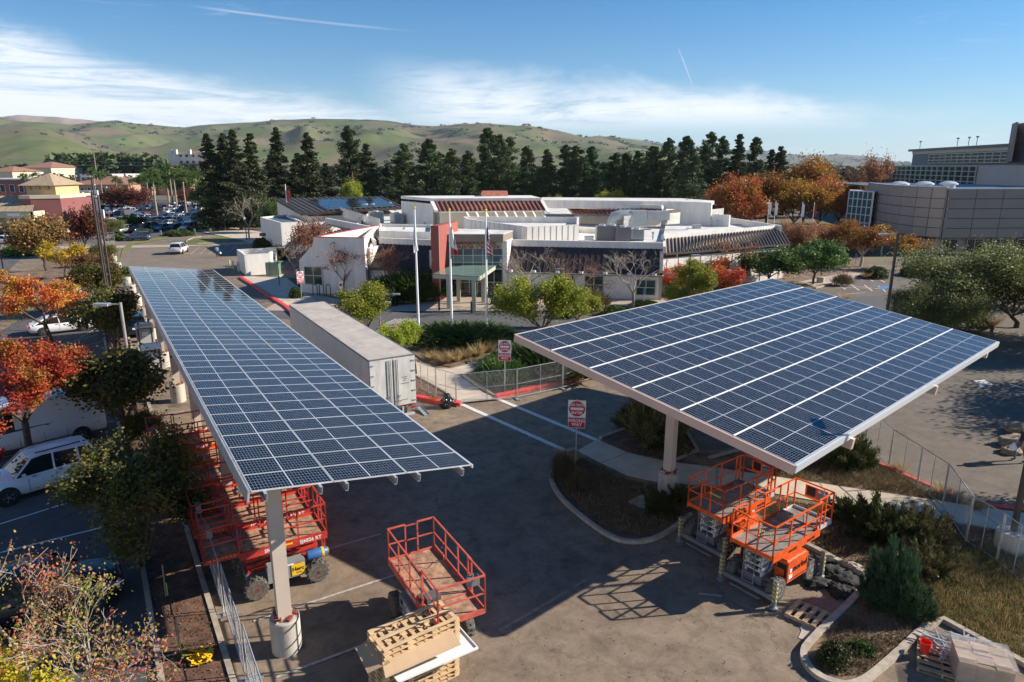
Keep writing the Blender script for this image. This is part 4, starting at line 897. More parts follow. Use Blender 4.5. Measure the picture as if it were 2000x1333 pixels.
for i, x in enumerate((1797, 1870, 1892, 1908)):
    a = up(x, 19, 8); t = MB(); t.tube([(a[0], a[1], 18.3), (a[0], a[1], 20.2)], .08, 5); t.box((a[0], a[1], 20.2), (.5, .3, .3)); t.build('roof_antenna', M_['dark_pole'], UP)
# small roof clutter on the senior centre: vents, pipes, hatches
rv = random.Random(17)
for i, (x, y, z) in enumerate([(770, 461, 5), (790, 458, 5), (812, 462, 5), (1010, 462, 5), (1060, 466, 5), (1105, 466, 5), (1150, 471, 5), (1275, 468, 5), (1320, 452, 5.4), (1360, 447, 5.4), (1400, 443, 5.4), (1440, 441, 5.4), (1470, 440, 5.4), (900, 412, 5), (945, 414, 5), (990, 416, 5), (1050, 424, 5), (700, 428, 5), (760, 445, 5), (830, 446, 5)]):
    g = G(x, y, z); mb = MB()
    if i % 3 == 0: mb.box((g.x, g.y, z + .25), (1.0, .8, .5)); mb.box((g.x, g.y, z + .53), (1.1, .9, .06))
    elif i % 3 == 1: mb.tube([(g.x, g.y, z), (g.x, g.y, z + .7)], .1, 8); mb.lathe([(.2, z + .7), (.2, z + .8), (.05, z + .9)], (g.x, g.y, 0), 10)
    else: mb.beam((g.x - 1.6, g.y, z + .15), (g.x + 1.6, g.y + .3, z + .15), .08, .08); mb.beam((g.x + 1.6, g.y + .3, z + .15), (g.x + 1.6, g.y + .3, z + .6), .08, .08)
    mb.build('roof_vent', M_['hvac' if i % 2 else 'galv'], SCN)
# panel joints and downpipes on the rear walls and right wing
mb = MB()
for k in range(22): x = 1066 + k * 12; p = G(x, 391.5, 8.6); mb.beam((p.x, p.y - .03, 7.6), (p.x, p.y - .03, 8.55), .06, .03, up=(0, 1, 0))
for k in range(12): p = ea.lerp(eb, k / 12 + .03) + nb * .28; mb.beam((p.x, p.y, 0.1), (p.x, p.y, 3.8), .05, .03, up=(0, 1, 0))
mb.build('wall_joints', M_['stucco_line'], SCN)
# ================================================================ LIFTS
def rail_side(parent, a, b, z0, z1, m, n=3, r=.022, mid=True):
    mb = MB(); a = Vector(a); b = Vector(b); up = Vector((0, 0, 1))
    mb.beam(a + up * z1, b + up * z1, .045, .045)
    if mid: mb.beam(a + up * (z0 + z1) / 2, b + up * (z0 + z1) / 2, .036, .036)
    for i in range(n + 1):
        p = a.lerp(b, i / n); mb.beam(p + up * z0, p + up * z1, .042, .042)
    return mb.build('guardrail', M_[m], parent)
def wheel(parent, x, y, r, wd, tm='rubber', rm='rim_red', name='wheel', lug=True):
    s = 1 if y > 0 else -1; mb = MB(); Mx = Matrix.Rotation(pi / 2, 3, 'X')
    n = 20; mb.lathe([(r * .55, -wd / 2), (r * .93, -wd / 2), (r, -wd * .36), (r, wd * .36), (r * .93, wd / 2), (r * .55, wd / 2)], (x, y, r), n, M=Mx)
    if lug:
        for k in range(14):
            t = 2 * pi * k / 14
            for sd_ in (-1, 1): mb.box((x + cos(t + sd_ * .1) * r, y + sd_ * wd * .24, r + sin(t + sd_ * .1) * r), (.05, wd * .42, .05), M=Matrix.Rotation(-t, 3, 'Y'))
    w_ = mb.build(name, M_[tm], parent, True)
    mb = MB(); mb.lathe([(r * .56, 0), (r * .56, wd * .5), (r * .48, wd * .5), (r * .42, wd * .38), (r * .2, wd * .36), (r * .18, wd * .5), (.001, wd * .5)], (x, y, r), 16, M=Matrix.Rotation(-s * pi / 2, 3, 'X')); mb.build('rim', M_[rm], w_, True)
    return w_
def lift(lab, loc, rz, base='lift_red', kind='sky', ext=1.0, decal=None, ctl=True, grp='scissor lifts parked in a row under the left canopy'):
    t = thing('scissor_lift', lab, 'scissor lift', (loc[0], loc[1], 0), rz, grp); sn = kind == 'snork'
    L, W, zd, zr = 2.75, 1.55, 1.62, 2.72
    wr = .40 if sn else .36
    for x in (-.98, .98):
        for y in (-.74, .74): wheel(t, x, y, wr, .28, 'rubber_dusty', 'rim_white' if sn else 'rim_red')
    mb = MB(); mb.box((0, 0, .52), (2.4, .7, .3)); mb.beam((-.98, -.7, wr), (-.98, .7, wr), .14, .14); mb.beam((.98, -.7, wr), (.98, .7, wr), .14, .14); mb.build('chassis', M_['steel_grey'], t)
    for s in (-1, 1):
        mb = MB(); mb.box((.0, s * .58, .66), (1.2, .34, .56)); mb.box((.0, s * .58, .955), (1.16, .3, .03)); o = mb.build('side_module', M_['lift_orange' if sn else 'lift_body'], t)
        mb = MB(); mb.box((.38, s * .755, .78), (.18, .012, .14)); mb.box((.45, s * .755, .5), (.12, .012, .1)); mb.build('vent', M_['black'], o)
        if not sn:
            mb = MB(); mb.box((-.22, s * .755, .84), (.36, .01, .08)); mb.box((.12, s * .755, .86), (.2, .01, .05)); mb.box((-.1, s * .755, .74), (.26, .01, .05)); mb.build('decal', M_['sign_white'], o)
    if sn:
        for s in (-1, 1):
            mb = MB(); mb.box((0, s * .66, .88), (1.16, .44, .74)); mb.box((0, s * .64, 1.27), (1.1, .34, .05)); o = mb.build('engine_cover', M_['lift_orange'], t); mb = MB(); mb.box((-.586, s * .66, .92), (.012, .34, .44)); mb.build('grille', M_['black'], o); mb = MB(); mb.box((.1, s * .884, .60), (1.0, .008, .03)); mb.build('skirt_line', M_['black'], o)
            text('snorkel', .30, M_['black'], o, (.08, s * .888, .94), (pi / 2 - s * .0, 0, 0 if s < 0 else pi), 'lettering', .003, .004)
            mb = MB(); mb.box((-.42, s * .886, .70), (.2, .01, .14)); mb.box((-.42, s * .886, .92), (.12, .01, .12)); mb.build('decal', M_['sign_white'], o)
    # folded scissor stack
    mb = MB()
    for k in range(4):
        z0 = .78 + k * .2
        for s in (-1, 1):
            mb.beam((-1.15, s * (.28 + .03 * (k % 2)), z0 - .05), (1.15, s * (.28 + .03 * (k % 2)), z0 + .09), .06, .12); mb.beam((-1.15, s * .2, z0 + .09), (1.15, s * .2, z0 - .05), .06, .12)
        mb.beam((-1.1, -.34, z0 + .02), (-1.1, .34, z0 + .02), .05, .05); mb.beam((1.1, -.34, z0 + .02), (1.1, .34, z0 + .02), .05, .05)
    mb.build('scissor_arms', M_['trailer_door' if sn else base], t)
    if not sn:
        mb = MB(); mb.lathe([(.02, -.36), (.16, -.33), (.17, -.2), (.17, .25), (.12, .33), (.02, .36)], (1.05, -.60, .92), 14, M=Matrix.Rotation(pi / 2, 3, 'Y')); tk = mb.build('gas_tank', M_['tank_blue'], t, True)
        mb = MB(); mb.lathe([(.174, -.04), (.174, .04)], (1.22, -.60, .92), 14, M=Matrix.Rotation(pi / 2, 3, 'Y')); mb.lathe([(.10, -.06), (.12, .0)], (1.42, -.60, .92), 12, M=Matrix.Rotation(pi / 2, 3, 'Y')); mb.build('tank_band', M_['yellow'], tk)
    # platform
    mb = MB(); mb.box((0, 0, zd), (L - .04, W - .04, .05)); mb.build('deck', M_['deck_grey' if sn else 'deck_brown'], t)
    mb = MB()
    for s in (-1, 1): mb.box((0, s * W / 2, zd), (L, .04, .26))
    mb.box((-L / 2, 0, zd + .02), (.04, W - .05, .14)); mb.box((L / 2, 0, zd + .02), (.04, W - .05, .14)); mb.build('deck_frame', M_[base], t)
    xe = -L / 2 - ext if not sn else L / 2 + ext
    x0, x1 = (xe, -L / 2 + .1) if not sn else (L / 2 - .1, xe)
    if ext:
        mb = MB(); mb.box(((x0 + x1) / 2 + (.27 if not sn else -.27), 0, zd + .045), (x1 - x0 + .5, W - .22, .04)); mb.build('extension_deck', M_['deck_brown' if not sn else 'deck_grey'], t)
        mb = MB(); mz = zd + .07
        for s in (-1, 1): mb.box(((x0 + x1) / 2, s * (W - .16) / 2, mz), (x1 - x0, .035, .16))
        mb.box((xe, 0, mz), (.035, W - .18, .16)); mb.build('extension_frame', M_[base if not sn else 'frame_alu'], t)
    for s in (-1, 1): rail_side(t, (-L / 2, s * (W / 2 - .02), 0), (L / 2, s * (W / 2 - .02), 0), zd + .05, zr, base, 3)
    if ext:
        for s in (-1, 1): rail_side(t, (x0, s * (W / 2 - .08), 0), (x1, s * (W / 2 - .08), 0), zd + .08, zr + .06, base, 1 if not sn else 2)
        rail_side(t, (xe, -(W / 2 - .08), 0), (xe, W / 2 - .08, 0), zd + .08, zr + .06, base, 1)
    e = L / 2 if not sn else -L / 2
    rail_side(t, (e, -(W / 2 - .02), 0), (e, -.2, 0), zd + .05, zr, base, 1); rail_side(t, (e, .2, 0), (e, W / 2 - .02, 0), zd + .05, zr, base, 1)
    mb = MB(); mb.beam((e, -.2, zd + 1.05), (e, .2, zd + 1.05), .03, .03); mb.beam((e, -.2, zd + .55), (e, .2, zd + .55), .03, .03); mb.build('gate', M_[base], t)
    if not ext: rail_side(t, (-e, -(W / 2 - .02), 0), (-e, W / 2 - .02, 0), zd + .05, zr, base, 2)
    s_ = 1 if not sn else -1
    mb = MB()
    for k in range(4): mb.beam((e + .06 * s_, -.2, .5 + k * .3), (e + .06 * s_, .2, .5 + k * .3), .03, .03)
    for y in (-.2, .2): mb.beam((e + .06 * s_, y, .45), (e + .03 * s_, y, zd), .03, .04)
    mb.build('ladder', M_['steel_grey' if sn else base], t)
    mb = MB(); cx = xe + .2 * s_ if ext else -e + .3; mb.box((cx * .985, -.45, zr - .16), (.16, .34, .26)); mb.box((cx * .985, -.45, zr), (.05, .05, .1)); mb.build('control_box', M_['steel_grey'], t)
    mb = MB(); mb.box((-1.2 if not sn else 1.2, .4, zd + .15), (.34, .42, .22)); mb.build('tool_box', M_['plastic_grey'], t)
    if not sn:
        text('SJ6826 RT', .17, M_['sign_white'], t, (L / 2 - .55, -W / 2 - .024, zd - .02), (pi / 2, 0, 0), 'lettering', .002, .003)
        text('SKYJACK', .17, M_['sign_white'], t, (-.3, -W / 2 - .024, zd - .02), (pi / 2, 0, 0), 'lettering', .002, .003)
        mb = MB()
        for k in range(9): mb.box((-L / 2 - .85 + k * .12, -W / 2 + .06, zd + .09), (.06, .012, .03)) if ext else None
        mb.box((.1, -W / 2 - .024, zd + .02), (.3, .01, .06)); mb.build('warning_label', M_['yellow'], t)
        text('SJ6826 RT', .17, M_['sign_white'], t, (-.6, W / 2 + .024, zd - .02), (pi / 2, 0, pi), 'lettering', .002, .003)
    mb = MB(); mb.tube([(-.9, -.3, .7), (-.95, -.42, 1.0), (-.7, -.4, 1.25), (-.95, -.36, 1.5)], .022, 5); mb.tube([(.6, .36, .7), (.75, .44, 1.1), (.5, .4, 1.45)], .02, 5); mb.tube([(.3, -W / 2 + .1, zr), (.5, -W / 2 + .14, zr - .5), (.2, -W / 2 + .2, zd + .3), (.6, -W / 2 + .3, zd + .06)], .012, 5); mb.build('cable', M_['black'], t)
    if sn:
        text('snorkel', .16, M_['black'], t, (-.3, -W / 2 - .024, zd - .02), (pi / 2, 0, 0), 'lettering', .002, .003); text('snorkel', .16, M_['black'], t, (.8, -W / 2 - .024, zd - .02), (pi / 2, 0, 0), 'lettering', .002, .003)
        mb = MB(); mb.box((xe - .03, -.1, zr - .22), (.03, .8, .42)); pn = mb.build('guard_panel', M_[base], t); mb = MB(); mb.box((xe - .05, -.3, zr - .2), (.012, .26, .3)); mb.build('sticker', M_['sign_white'], pn); mb = MB(); mb.box((xe - .05, .08, zr - .2), (.012, .3, .32)); mb.build('sticker', M_['black'], pn)
        for x in (-1.42, 1.42):
            mb = MB(); mb.beam((x, -.95, .36), (x, .95, .36), .12, .14); mb.beam((x + (.14 if x > 0 else -.14), -.55, .2), (x + (.14 if x > 0 else -.14), .55, .2), .06, .05); ax = mb.build('outrigger_beam', M_['steel_grey'], t)
            for y in (-.98, .98):
                mb = MB(); mb.box((x, y, .58), (.13, .13, .85)); mb.lathe([(.05, .1), (.05, .5)], (x, y, 0), 10); mb.lathe([(.14, .02), (.14, .06), (.06, .10)], (x, y, 0), 14); lg = mb.build('outrigger_leg', M_['steel_grey'], ax)
        for x in (-1.42, 1.42):
            for y in (-.98, .98):
                mb = MB()
                for k in range(5): mb.box((x + (-.07 if x < 0 else .07), y, .32 + k * .15), (.008, .10, .045), M=Matrix.Rotation(.6, 3, 'X')); mb.box((x, y - .07, .32 + k * .15), (.10, .008, .045), M=Matrix.Rotation(.6, 3, 'Y'))
                mb.build('hazard_stripes', M_['hazard'], t)
        mb = MB()
        for k in range(7): mb.beam((-L / 2 - .03, -.62 + k * .07, zr - .3 + k * .00), (-L / 2 - .03, -.59 + k * .07, zr - .25), .01, .035)
        mb.build('hazard_stripes', M_['hazard'], t)
    return t
a30 = R(30.9)
h1 = lift('red scissor lift nearest the camera in the row, with a yellow Herc plate', tuple(LP(5.06, 1.55)), a30)
h1['label'] = 'red scissor lift nearest the camera in the left row, yellow plate on its side'
mb = MB(); mb.box((.36, -.768, .64), (.42, .012, .40)); pl = mb.build('rental_plate', M_['yellow'], h1); text('Herc', .19, M_['black'], pl, (.36, -.777, .66), (pi / 2, 0, 0), 'lettering', .002, .005); 
text('Rentals', .06, M_['black'], pl, (.38, -.777, .53), (pi / 2, 0, 0), 'lettering', .001, .001)
lift('second red scissor lift in the row, between the nearest one and the second column', tuple(LP(6.95, 1.5)), a30 + .01)
lift('third red scissor lift in the row, just in front of the second canopy column', tuple(LP(8.72, 1.35)), a30 - .01)
lift('fourth red scissor lift in the row, just past the second canopy column', tuple(LP(11.1, 1.2)), a30 + .015)
lift('bright orange scissor lift fifth in the row under the left canopy', tuple(LP(13.1, 1.0)), a30 - .01, 'lift_orange')
lift('farthest red scissor lift in the row, in front of the third column', tuple(LP(15.3, .9)), a30)
lift('faded red scissor lift standing alone on open asphalt behind the pallet stack', (-2.48, 18.0), R(-60.8) + pi, 'lift_red_faded', ext=.95, grp='lifts')['group'] = 'scissor lifts standing in the open'
lift('orange outrigger scissor lift nearer the camera at the right, tray extension out', (8.75, 20.35), R(37.5), 'lift_orange', 'snork', .85, grp='orange outrigger lifts beside the walk')
lift('orange outrigger scissor lift behind, beside the sidewalk and canopy corner', (7.95, 22.75), R(36), 'lift_orange', 'snork', .35, grp='orange outrigger lifts beside the walk')

# ================================================================ TRAILER
TL = thing('box_trailer', 'long white box trailer with closed rear doors parked between the canopies', 'trailer', (-6.24, 34.1, 0), R(120.8))
tw, tl, z0, z1 = 2.5, 16.8, 1.15, 3.9
mb = MB(); mb.box((tl / 2, 0, z1 - .02), (tl, tw, .04)); mb.build('roof', M_['trailer_roof'], TL)
mb = MB()
for s in (-1, 1): mb.beam((0, s * (tw / 2 + .01), z1 - .03), (tl, s * (tw / 2 + .01), z1 - .03), .04, .09)
mb.beam((-.03, -tw / 2, z1 - .02), (-.03, tw / 2, z1 - .02), .05, .08); mb.build('roof_rail', M_['steel_grey'], TL)
n = 14
for s in (-1, 1):
    for i in range(n): mb = MB(); w_ = tl / n; mb.box((i * w_ + w_ / 2, s * tw / 2, (z0 + z1) / 2), (w_ - .035, .05, z1 - z0 - .1)); mb.build('side_panel', M_['trailer_side'], TL)
mb = MB(); mb.box((tl / 2 + .06, 0, (z0 + z1) / 2), (tl - .15, tw - .06, z1 - z0 - .1)); mb.build('body_core', M_['steel_grey'], TL)
mb = MB(); mb.box((tl / 2, 0, z0 - .05), (tl, tw + .02, .14)); mb.box((tl / 2, 0, .95), (tl - 3, .9, .18)); mb.build('floor_frame', M_['steel_grey'], TL)
for s in (-1, 1):
    mb = MB(); mb.box((-.03, s * tw / 4, (z0 + z1) / 2), (.06, tw / 2 - .03, z1 - z0 - .12)); d = mb.build('rear_door', M_['trailer_door'], TL)
    for yy in (.12, .26): mb = MB(); mb.tube([(-.10, s * yy, z0 + .02), (-.10, s * yy, z1 - .12)], .022, 6); mb.build('lock_rod', M_['galv'], d)
    mb = MB()
    for k in range(5): mb.box((-.075, s * (tw / 2 - .1), z0 + .25 + k * .55), (.03, .22, .07))
    mb.box((-.085, s * .3, z0 + .35), (.03, .3, .05)); mb.box((-.085, s * .3, z0 + .6), (.03, .12, .14)); mb.build('hinges', M_['galv'], d)
mb = MB()
for k, (y, z, l_) in enumerate(((-.62, 2.75, .3), (-.66, 2.65, .2), (-.6, 2.55, .1), (-.64, 2.4, .45), (-.6, 1.5, .35))): mb.box((-.066, y, z), (.006, l_, .03))
mb.build('decal', M_['steel_grey'], TL)
mb = MB()
for k in range(8): mb.box((-.07, -tw / 2 + .18 + k * .31, z0 + .05), (.01, .16, .05))
mb.build('reflector_tape', M_['sign_red'], TL)
mb = MB(); mb.beam((0, -tw / 2 + .1, .62), (0, tw / 2 - .1, .62), .1, .12); mb.beam((0, -.5, .62), (0, -.5, 1.1), .08, .08); mb.beam((0, .5, .62), (0, .5, 1.1), .08, .08); mb.build('bumper_guard', M_['frame_alu'], TL)
for x in (1.6, 2.9):
    for y in (-.95, .95): wheel(TL, x, y, .5, .5, 'rubber', 'rim_white', lug=False)
for s in (-1, 1): mb = MB(); mb.beam((tl - 2.6, s * .7, 0.02), (tl - 2.6, s * .7, 1.0), .12, .12); mb.build('landing_leg', M_['steel_grey'], TL)
for s in (-1, 1): mb = MB(); mb.box((-.05, s * (tw / 2 - .2), .98), (.04, .2, .1)); mb.build('tail_light', M_['lamp_red'], TL)
LR = thing('loading_ramp', 'narrow metal loading ramp lying behind the trailer doors', 'ramp', tuple(G(826, 806)), R(-60))
mb = MB(); mb.box((0, 0, .08), (1.1, .28, .04), M=Matrix.Rotation(.12, 3, 'Y')); mb.build('ramp_plate', M_['galv'], LR); mb = MB(); mb.box((0, .15, .12), (1.1, .02, .08), M=Matrix.Rotation(.12, 3, 'Y')); mb.build('edge_rail', M_['steel_grey'], LR)

# ================================================================ PALLETS AND SMALL SITE ITEMS
def pallet_long(z, rz, dx=0, dy=0, lab='', flip=False, Lp=2.2, Wp=.98):
    t = thing('long_pallet', lab, 'pallet', (-2.58 + dx, 15.54 + dy, z), rz, 'long wooden pallets in the stack')
    for y in (-Wp / 2 + .06, 0, Wp / 2 - .06): mb = MB(); mb.box((0, y, .135), (Lp, .11, .022)); mb.build('top_board', M_['wood'], t)
    for x in (-Lp / 2 + .06, Lp / 2 - .06): mb = MB(); mb.box((x, 0, .112), (.11, Wp, .022)); mb.build('end_board', M_['wood'], t)
    mb = MB()
    for x in (-Lp / 2 + .06, -.36, .36, Lp / 2 - .06):
        for y in (-Wp / 2 + .06, 0, Wp / 2 - .06): mb.box((x, y, .066), (.16, .10, .07))
    tag(mb.build('blocks', M_['wood'], t), kind='stuff')
    for k in range(8): mb = MB(); mb.box((-Lp / 2 + .3 + k * .228, 0, .02), (.10, Wp, .02)); mb.build('slat', M_['wood'], t)
    for y in (-Wp / 2 + .05, Wp / 2 - .05): mb = MB(); mb.box((0, y, .007), (Lp, .09, .014)); mb.build('bottom_board', M_['wood'], t)
ordn = ('bottom', 'second', 'third', 'fourth', 'fifth', 'sixth', 'seventh', 'eighth', 'ninth', 'tenth', 'eleventh', 'top')
zp = 0
for i in range(12):
    if i == 7: zp += .05
    pallet_long(zp, R(36.5) + [.03, -.02, .01, .0, .02, -.01, .015, -.01, .0, .0, .01, .0][i], dx=-.03 * (i < 7), lab='long wooden pallet, %s of the tall stack at the bottom edge' % (ordn[i] + (' from below' if 0 < i < 11 else '')))
    zp += .149
cx_, cy_ = -2.58, 15.54
def place(dx, dy, z): c, s = cos(R(36.5)), sin(R(36.5)); return (cx_ + dx * c - dy * s, cy_ + dx * s + dy * c, z)
t = MB(); t.box((0, 0, 0), (2.3, 1.25, .03)); t.box((0, -.61, .03), (2.3, .03, .05)); t.box((1.13, 0, .03), (.03, 1.2, .05)); o = t.build('white_panel', [M_['white_paint']], None, loc=place(.25, -.30, 1.073)); o.rotation_euler = (0, 0, R(33)); tag(o, 'white framed panel sticking out of the middle of the pallet stack', 'panel')
t = MB(); t.add([(-1.15, -.72, -.16), (.95, -.86, -.10), (.98, -.35, .06), (-1.05, -.35, .02), (-1.15, -.72, -.168), (.95, -.86, -.108), (.98, -.35, .05), (-1.05, -.35, .01)], [(0, 1, 2, 3), (7, 6, 5, 4), (0, 4, 5, 1), (1, 5, 6, 2), (2, 6, 7, 3), (3, 7, 4, 0)]); o = t.build('cardboard_sheet', M_['cardboard'], None, loc=place(-.1, -.1, 1.52)); o.rotation_euler = (0, 0, R(36.5)); tag(o, 'tan cardboard sheet hanging over the front of the pallet stack', 'cardboard')
t = MB(); t.add([(-1.5, -.45, -.14), (-.95, -.6, 0.0), (-.95, .5, .02), (-1.4, .5, -.08), (-1.5, -.45, -.15), (-.95, -.6, -.01), (-.95, .5, .01), (-1.4, .5, -.09)], [(0, 1, 2, 3), (7, 6, 5, 4), (0, 4, 5, 1), (1, 5, 6, 2), (2, 6, 7, 3), (3, 7, 4, 0)]); o = t.build('cardboard_sheet', M_['cardboard'], None, loc=place(-.05, 0, 1.54)); o.rotation_euler = (0, 0, R(36.5)); tag(o, 'bent cardboard flap sticking out of the left end of the pallet stack', 'cardboard')
PF = thing('wooden_pallet', 'weathered wooden pallet lying flat against the kerb by the orange lift', 'pallet', (9.2, 18.28, 0), R(45), 'single wooden pallets on the ground')
def flat_pallet(t, m='wood_old', n=5, L=1.2, W=1.0):
    for k in range(n): mb = MB(); mb.box((0, -L / 2 + .08 + k * (L - .16) / (n - 1), .125), (W, .14, .02)); mb.build('top_board', M_[m], t)
    for x in (-W / 2 + .03, 0, W / 2 - .03): mb = MB(); mb.box((x, 0, .065), (.05, L, .1)); mb.build('stringer', M_[m], t)
    for k in (-1, 0, 1): mb = MB(); mb.box((0, k * (L / 2 - .08), .008), (W, .12, .014)); mb.build('bottom_board', M_[m], t)
flat_pallet(PF)
PG = thing('wooden_pallet', 'wooden pallet under the red bucket and loose brackets, lower right', 'pallet', tuple(G(1838, 1292)), R(-30), 'single wooden pallets on the ground'); flat_pallet(PG, 'wood_old', 6, 1.6, 1.2)
g = G(1806, 1283)
BK = thing('bucket', 'bright red plastic bucket standing open on the pallet', 'bucket', (g.x, g.y + .05, .137), .3)
mb = MB(); mb.lathe([(.125, 0), (.15, .3), (.158, .3), (.158, .33), (.145, .33), (.14, .3), (.118, .02), (.001, .02)], n=22); mb.build('shell', M_['bucket'], BK, True)
mb = MB(); mb.tube([(.15 * cos(t), .15 * sin(t), .30 - .12 * sin(t)) for t in [i * pi / 8 for i in range(9)]], .005, 5); mb.build('handle', M_['galv'], BK)
r3 = random.Random(4); g = G(1865, 1278)
ST = MB()
for k in range(60):
    p = Vector((g.x + r3.uniform(-.65, .6), g.y + r3.uniform(-.4, .45), .15 + r3.random() * .22)); a = r3.uniform(0, pi); l_ = r3.uniform(.15, .6) if k > 8 else 1.1; d = Vector((cos(a), sin(a), r3.uniform(-.15, .15))) * l_ / 2; ST.beam(p - d, p + d, .03, .04)
o = ST.build('bracket_heap', M_['galv']); tag(o, 'heap of loose galvanised brackets on the pallet beside the red bucket', 'brackets', kind='stuff')
g = G(1905, 1322, 0); WR = thing('wrapped_load', 'shrink wrapped load of cardboard cartons at the bottom right corner', 'carton load', (g.x + .05, g.y - .05, 0), R(-22))
for i in range(3):
    for j in range(2):
        mb = MB(); mb.box((-.42 + i * .42, -.26 + j * .52, .42), (.41, .51, .6 - .05 * ((i + j) % 2))); c_ = mb.build('carton', M_['cardboard'], WR)
        mb = MB(); mb.box((-.42 + i * .42, -.26 + j * .52, .735), (.40, .2, .012), M=Matrix.Rotation(.2 * ((i + j) % 2 * 2 - 1), 3, 'X')); mb.build('flap', M_['cardboard'], c_)
mb = MB(); q = []
rw = random.Random(3); ring = [(-.68, -.56), (0, -.6), (.68, -.56), (.7, 0), (.68, .56), (0, .6), (-.68, .56), (-.7, 0)]
vs = []
for z in (.1, .3, .5, .7, .82):
    for x, y in ring: vs.append((x * (1 + rw.uniform(-.03, .03)), y * (1 + rw.uniform(-.03, .03)), z + rw.uniform(-.02, .04)))
fs = [(i * 8 + k, i * 8 + (k + 1) % 8, (i + 1) * 8 + (k + 1) % 8, (i + 1) * 8 + k) for i in range(4) for k in range(8)]
mb.add(vs, fs); mb.add([(-.68, -.56, .83), (.68, -.56, .84), (.68, .56, .83), (-.68, .56, .84)], [(0, 1, 2, 3)]); mb.build('plastic_film', M_['plastic_wrap'], WR, True)
mb = MB(); mb.box((0, 0, .07), (1.3, 1.1, .12)); mb.build('pallet_base', M_['wood_old'], WR)
def lump(name, lab, cat, loc, sc, m, seed, grp=None, n=3):
    me = bpy.data.meshes.new(name); import bmesh; bm = bmesh.new(); bmesh.ops.create_icosphere(bm, subdivisions=n, radius=1)
    from mathutils import noise as nz
    for v in bm.verts:
        k = 1 + .45 * nz.noise(v.co * 1.7 + Vector((seed * 3.1, 0, 0))) + .25 * nz.noise(v.co * 4 + Vector((seed, 2, 0))) + .12 * nz.noise(v.co * 9 + Vector((seed, 2, 5)))
        if m == 'fabric_dark': k *= .8 + .5 * abs(nz.noise(v.co * 2.6 + Vector((seed, 0, 0)))) + .25 * abs(nz.noise(v.co * 6))
        v.co *= k; v.co.x *= sc[0]; v.co.y *= sc[1]; v.co.z *= sc[2]; v.co.z = max(v.co.z, -sc[2] * .55)
    for f in bm.faces: f.smooth = n > 3
    bm.to_mesh(me); bm.free(); me.materials.append(M_[m]); o = link(name, me, None, (loc[0], loc[1], loc[2] + sc[2] * .5)); return tag(o, lab, cat, grp)
for i, (x, y, sx, sy, sz, lab) in enumerate([(1598, 1142, .45, .3, .16, 'dark netting sack flattened beside the lift wheel'), (1625, 1118, .4, .35, .2, 'dark netting sack nearest the orange lift outrigger'), (1648, 1135, .5, .4, .22, 'big crumpled dark netting sack in the middle of the heap'), (1668, 1150, .4, .35, .18, 'dark netting sack at the kerb corner'), (1640, 1158, .35, .4, .2, 'dark netting sack lowest in the heap'), (1612, 1098, .4, .25, .16, 'dark netting sack at the back of the heap')]):
    g = G(x, y); lump('netting_sack', lab, 'sack', (g.x, g.y, 0), (sx, sy, sz * .7), 'fabric_dark', i + 2, 'dark netting sacks heaped by the kerb', 4)
for i, (x, y) in enumerate([(1662, 1112), (1685, 1128)]): g = G(x, y); o = lump('sandbag', ('upper', 'lower')[i] + ' tan sandbag laid along the kerb behind the dark sacks', 'sandbag', (g.x, g.y, .08), (.3, .16, .11), 'kerb', i + 20, 'tan sandbags', 4); o.rotation_euler = (0, 0, -.6)
g = G(872, 796); lump('rubbish_bag', 'shiny black rubbish bag leaning on the fence end by the red kerb', 'rubbish bag', (g.x, g.y, 0), (.32, .3, .38), 'bag_black', 9, n=4)
o = lump('rubbish_bag', 'black rubbish bag stacked on top of the lower black bag', 'rubbish bag', (g.x + .05, g.y + .1, .38), (.24, .22, .3), 'bag_black', 13, n=4)
for i, (x, y) in enumerate(((395, 1325), (405, 1290), (400, 1300))):
    pass
# yellow caution tape tangled round a stake
g = G(352, 1280); TS = thing('wooden_stake', 'grey stake with green tie in the mulch, beside the yellow tape', 'stake', (g.x, g.y, .08)); mb = MB(); mb.tube([(0, 0, 0), (.02, 0, 1.15)], .022, 6); mb.build('post', M_['pole_grey'], TS); mb = MB(); mb.tube([(.06, -.03, .05), (.06, -.02, .5)], .018, 5); mb.build('tie', M_['sign_lime'], TS)
g = G(325, 1170); TS2 = dup(TS, (g.x, g.y, .08), .4, 'grey stake in the shaded mulch, farther from the yellow tape')
g = G(395, 1290); tp = MB(); rt = random.Random(8); p = Vector((g.x - .35, g.y + .25, .12))
for k in range(16):
    c_ = [p]; 
    for j in range(6): p = Vector((g.x + rt.gauss(0, .17), g.y + rt.gauss(0, .17), .1 + abs(rt.gauss(0, .1)))); c_.append(p)
    for a, b in zip(c_, c_[1:]): tp.beam(a, b, .055, .004, up=(rt.random(), rt.random(), 1))
tag(tp.build('caution_tape', M_['yellow']), 'tangle of yellow caution tape lying on the mulch', 'tape')

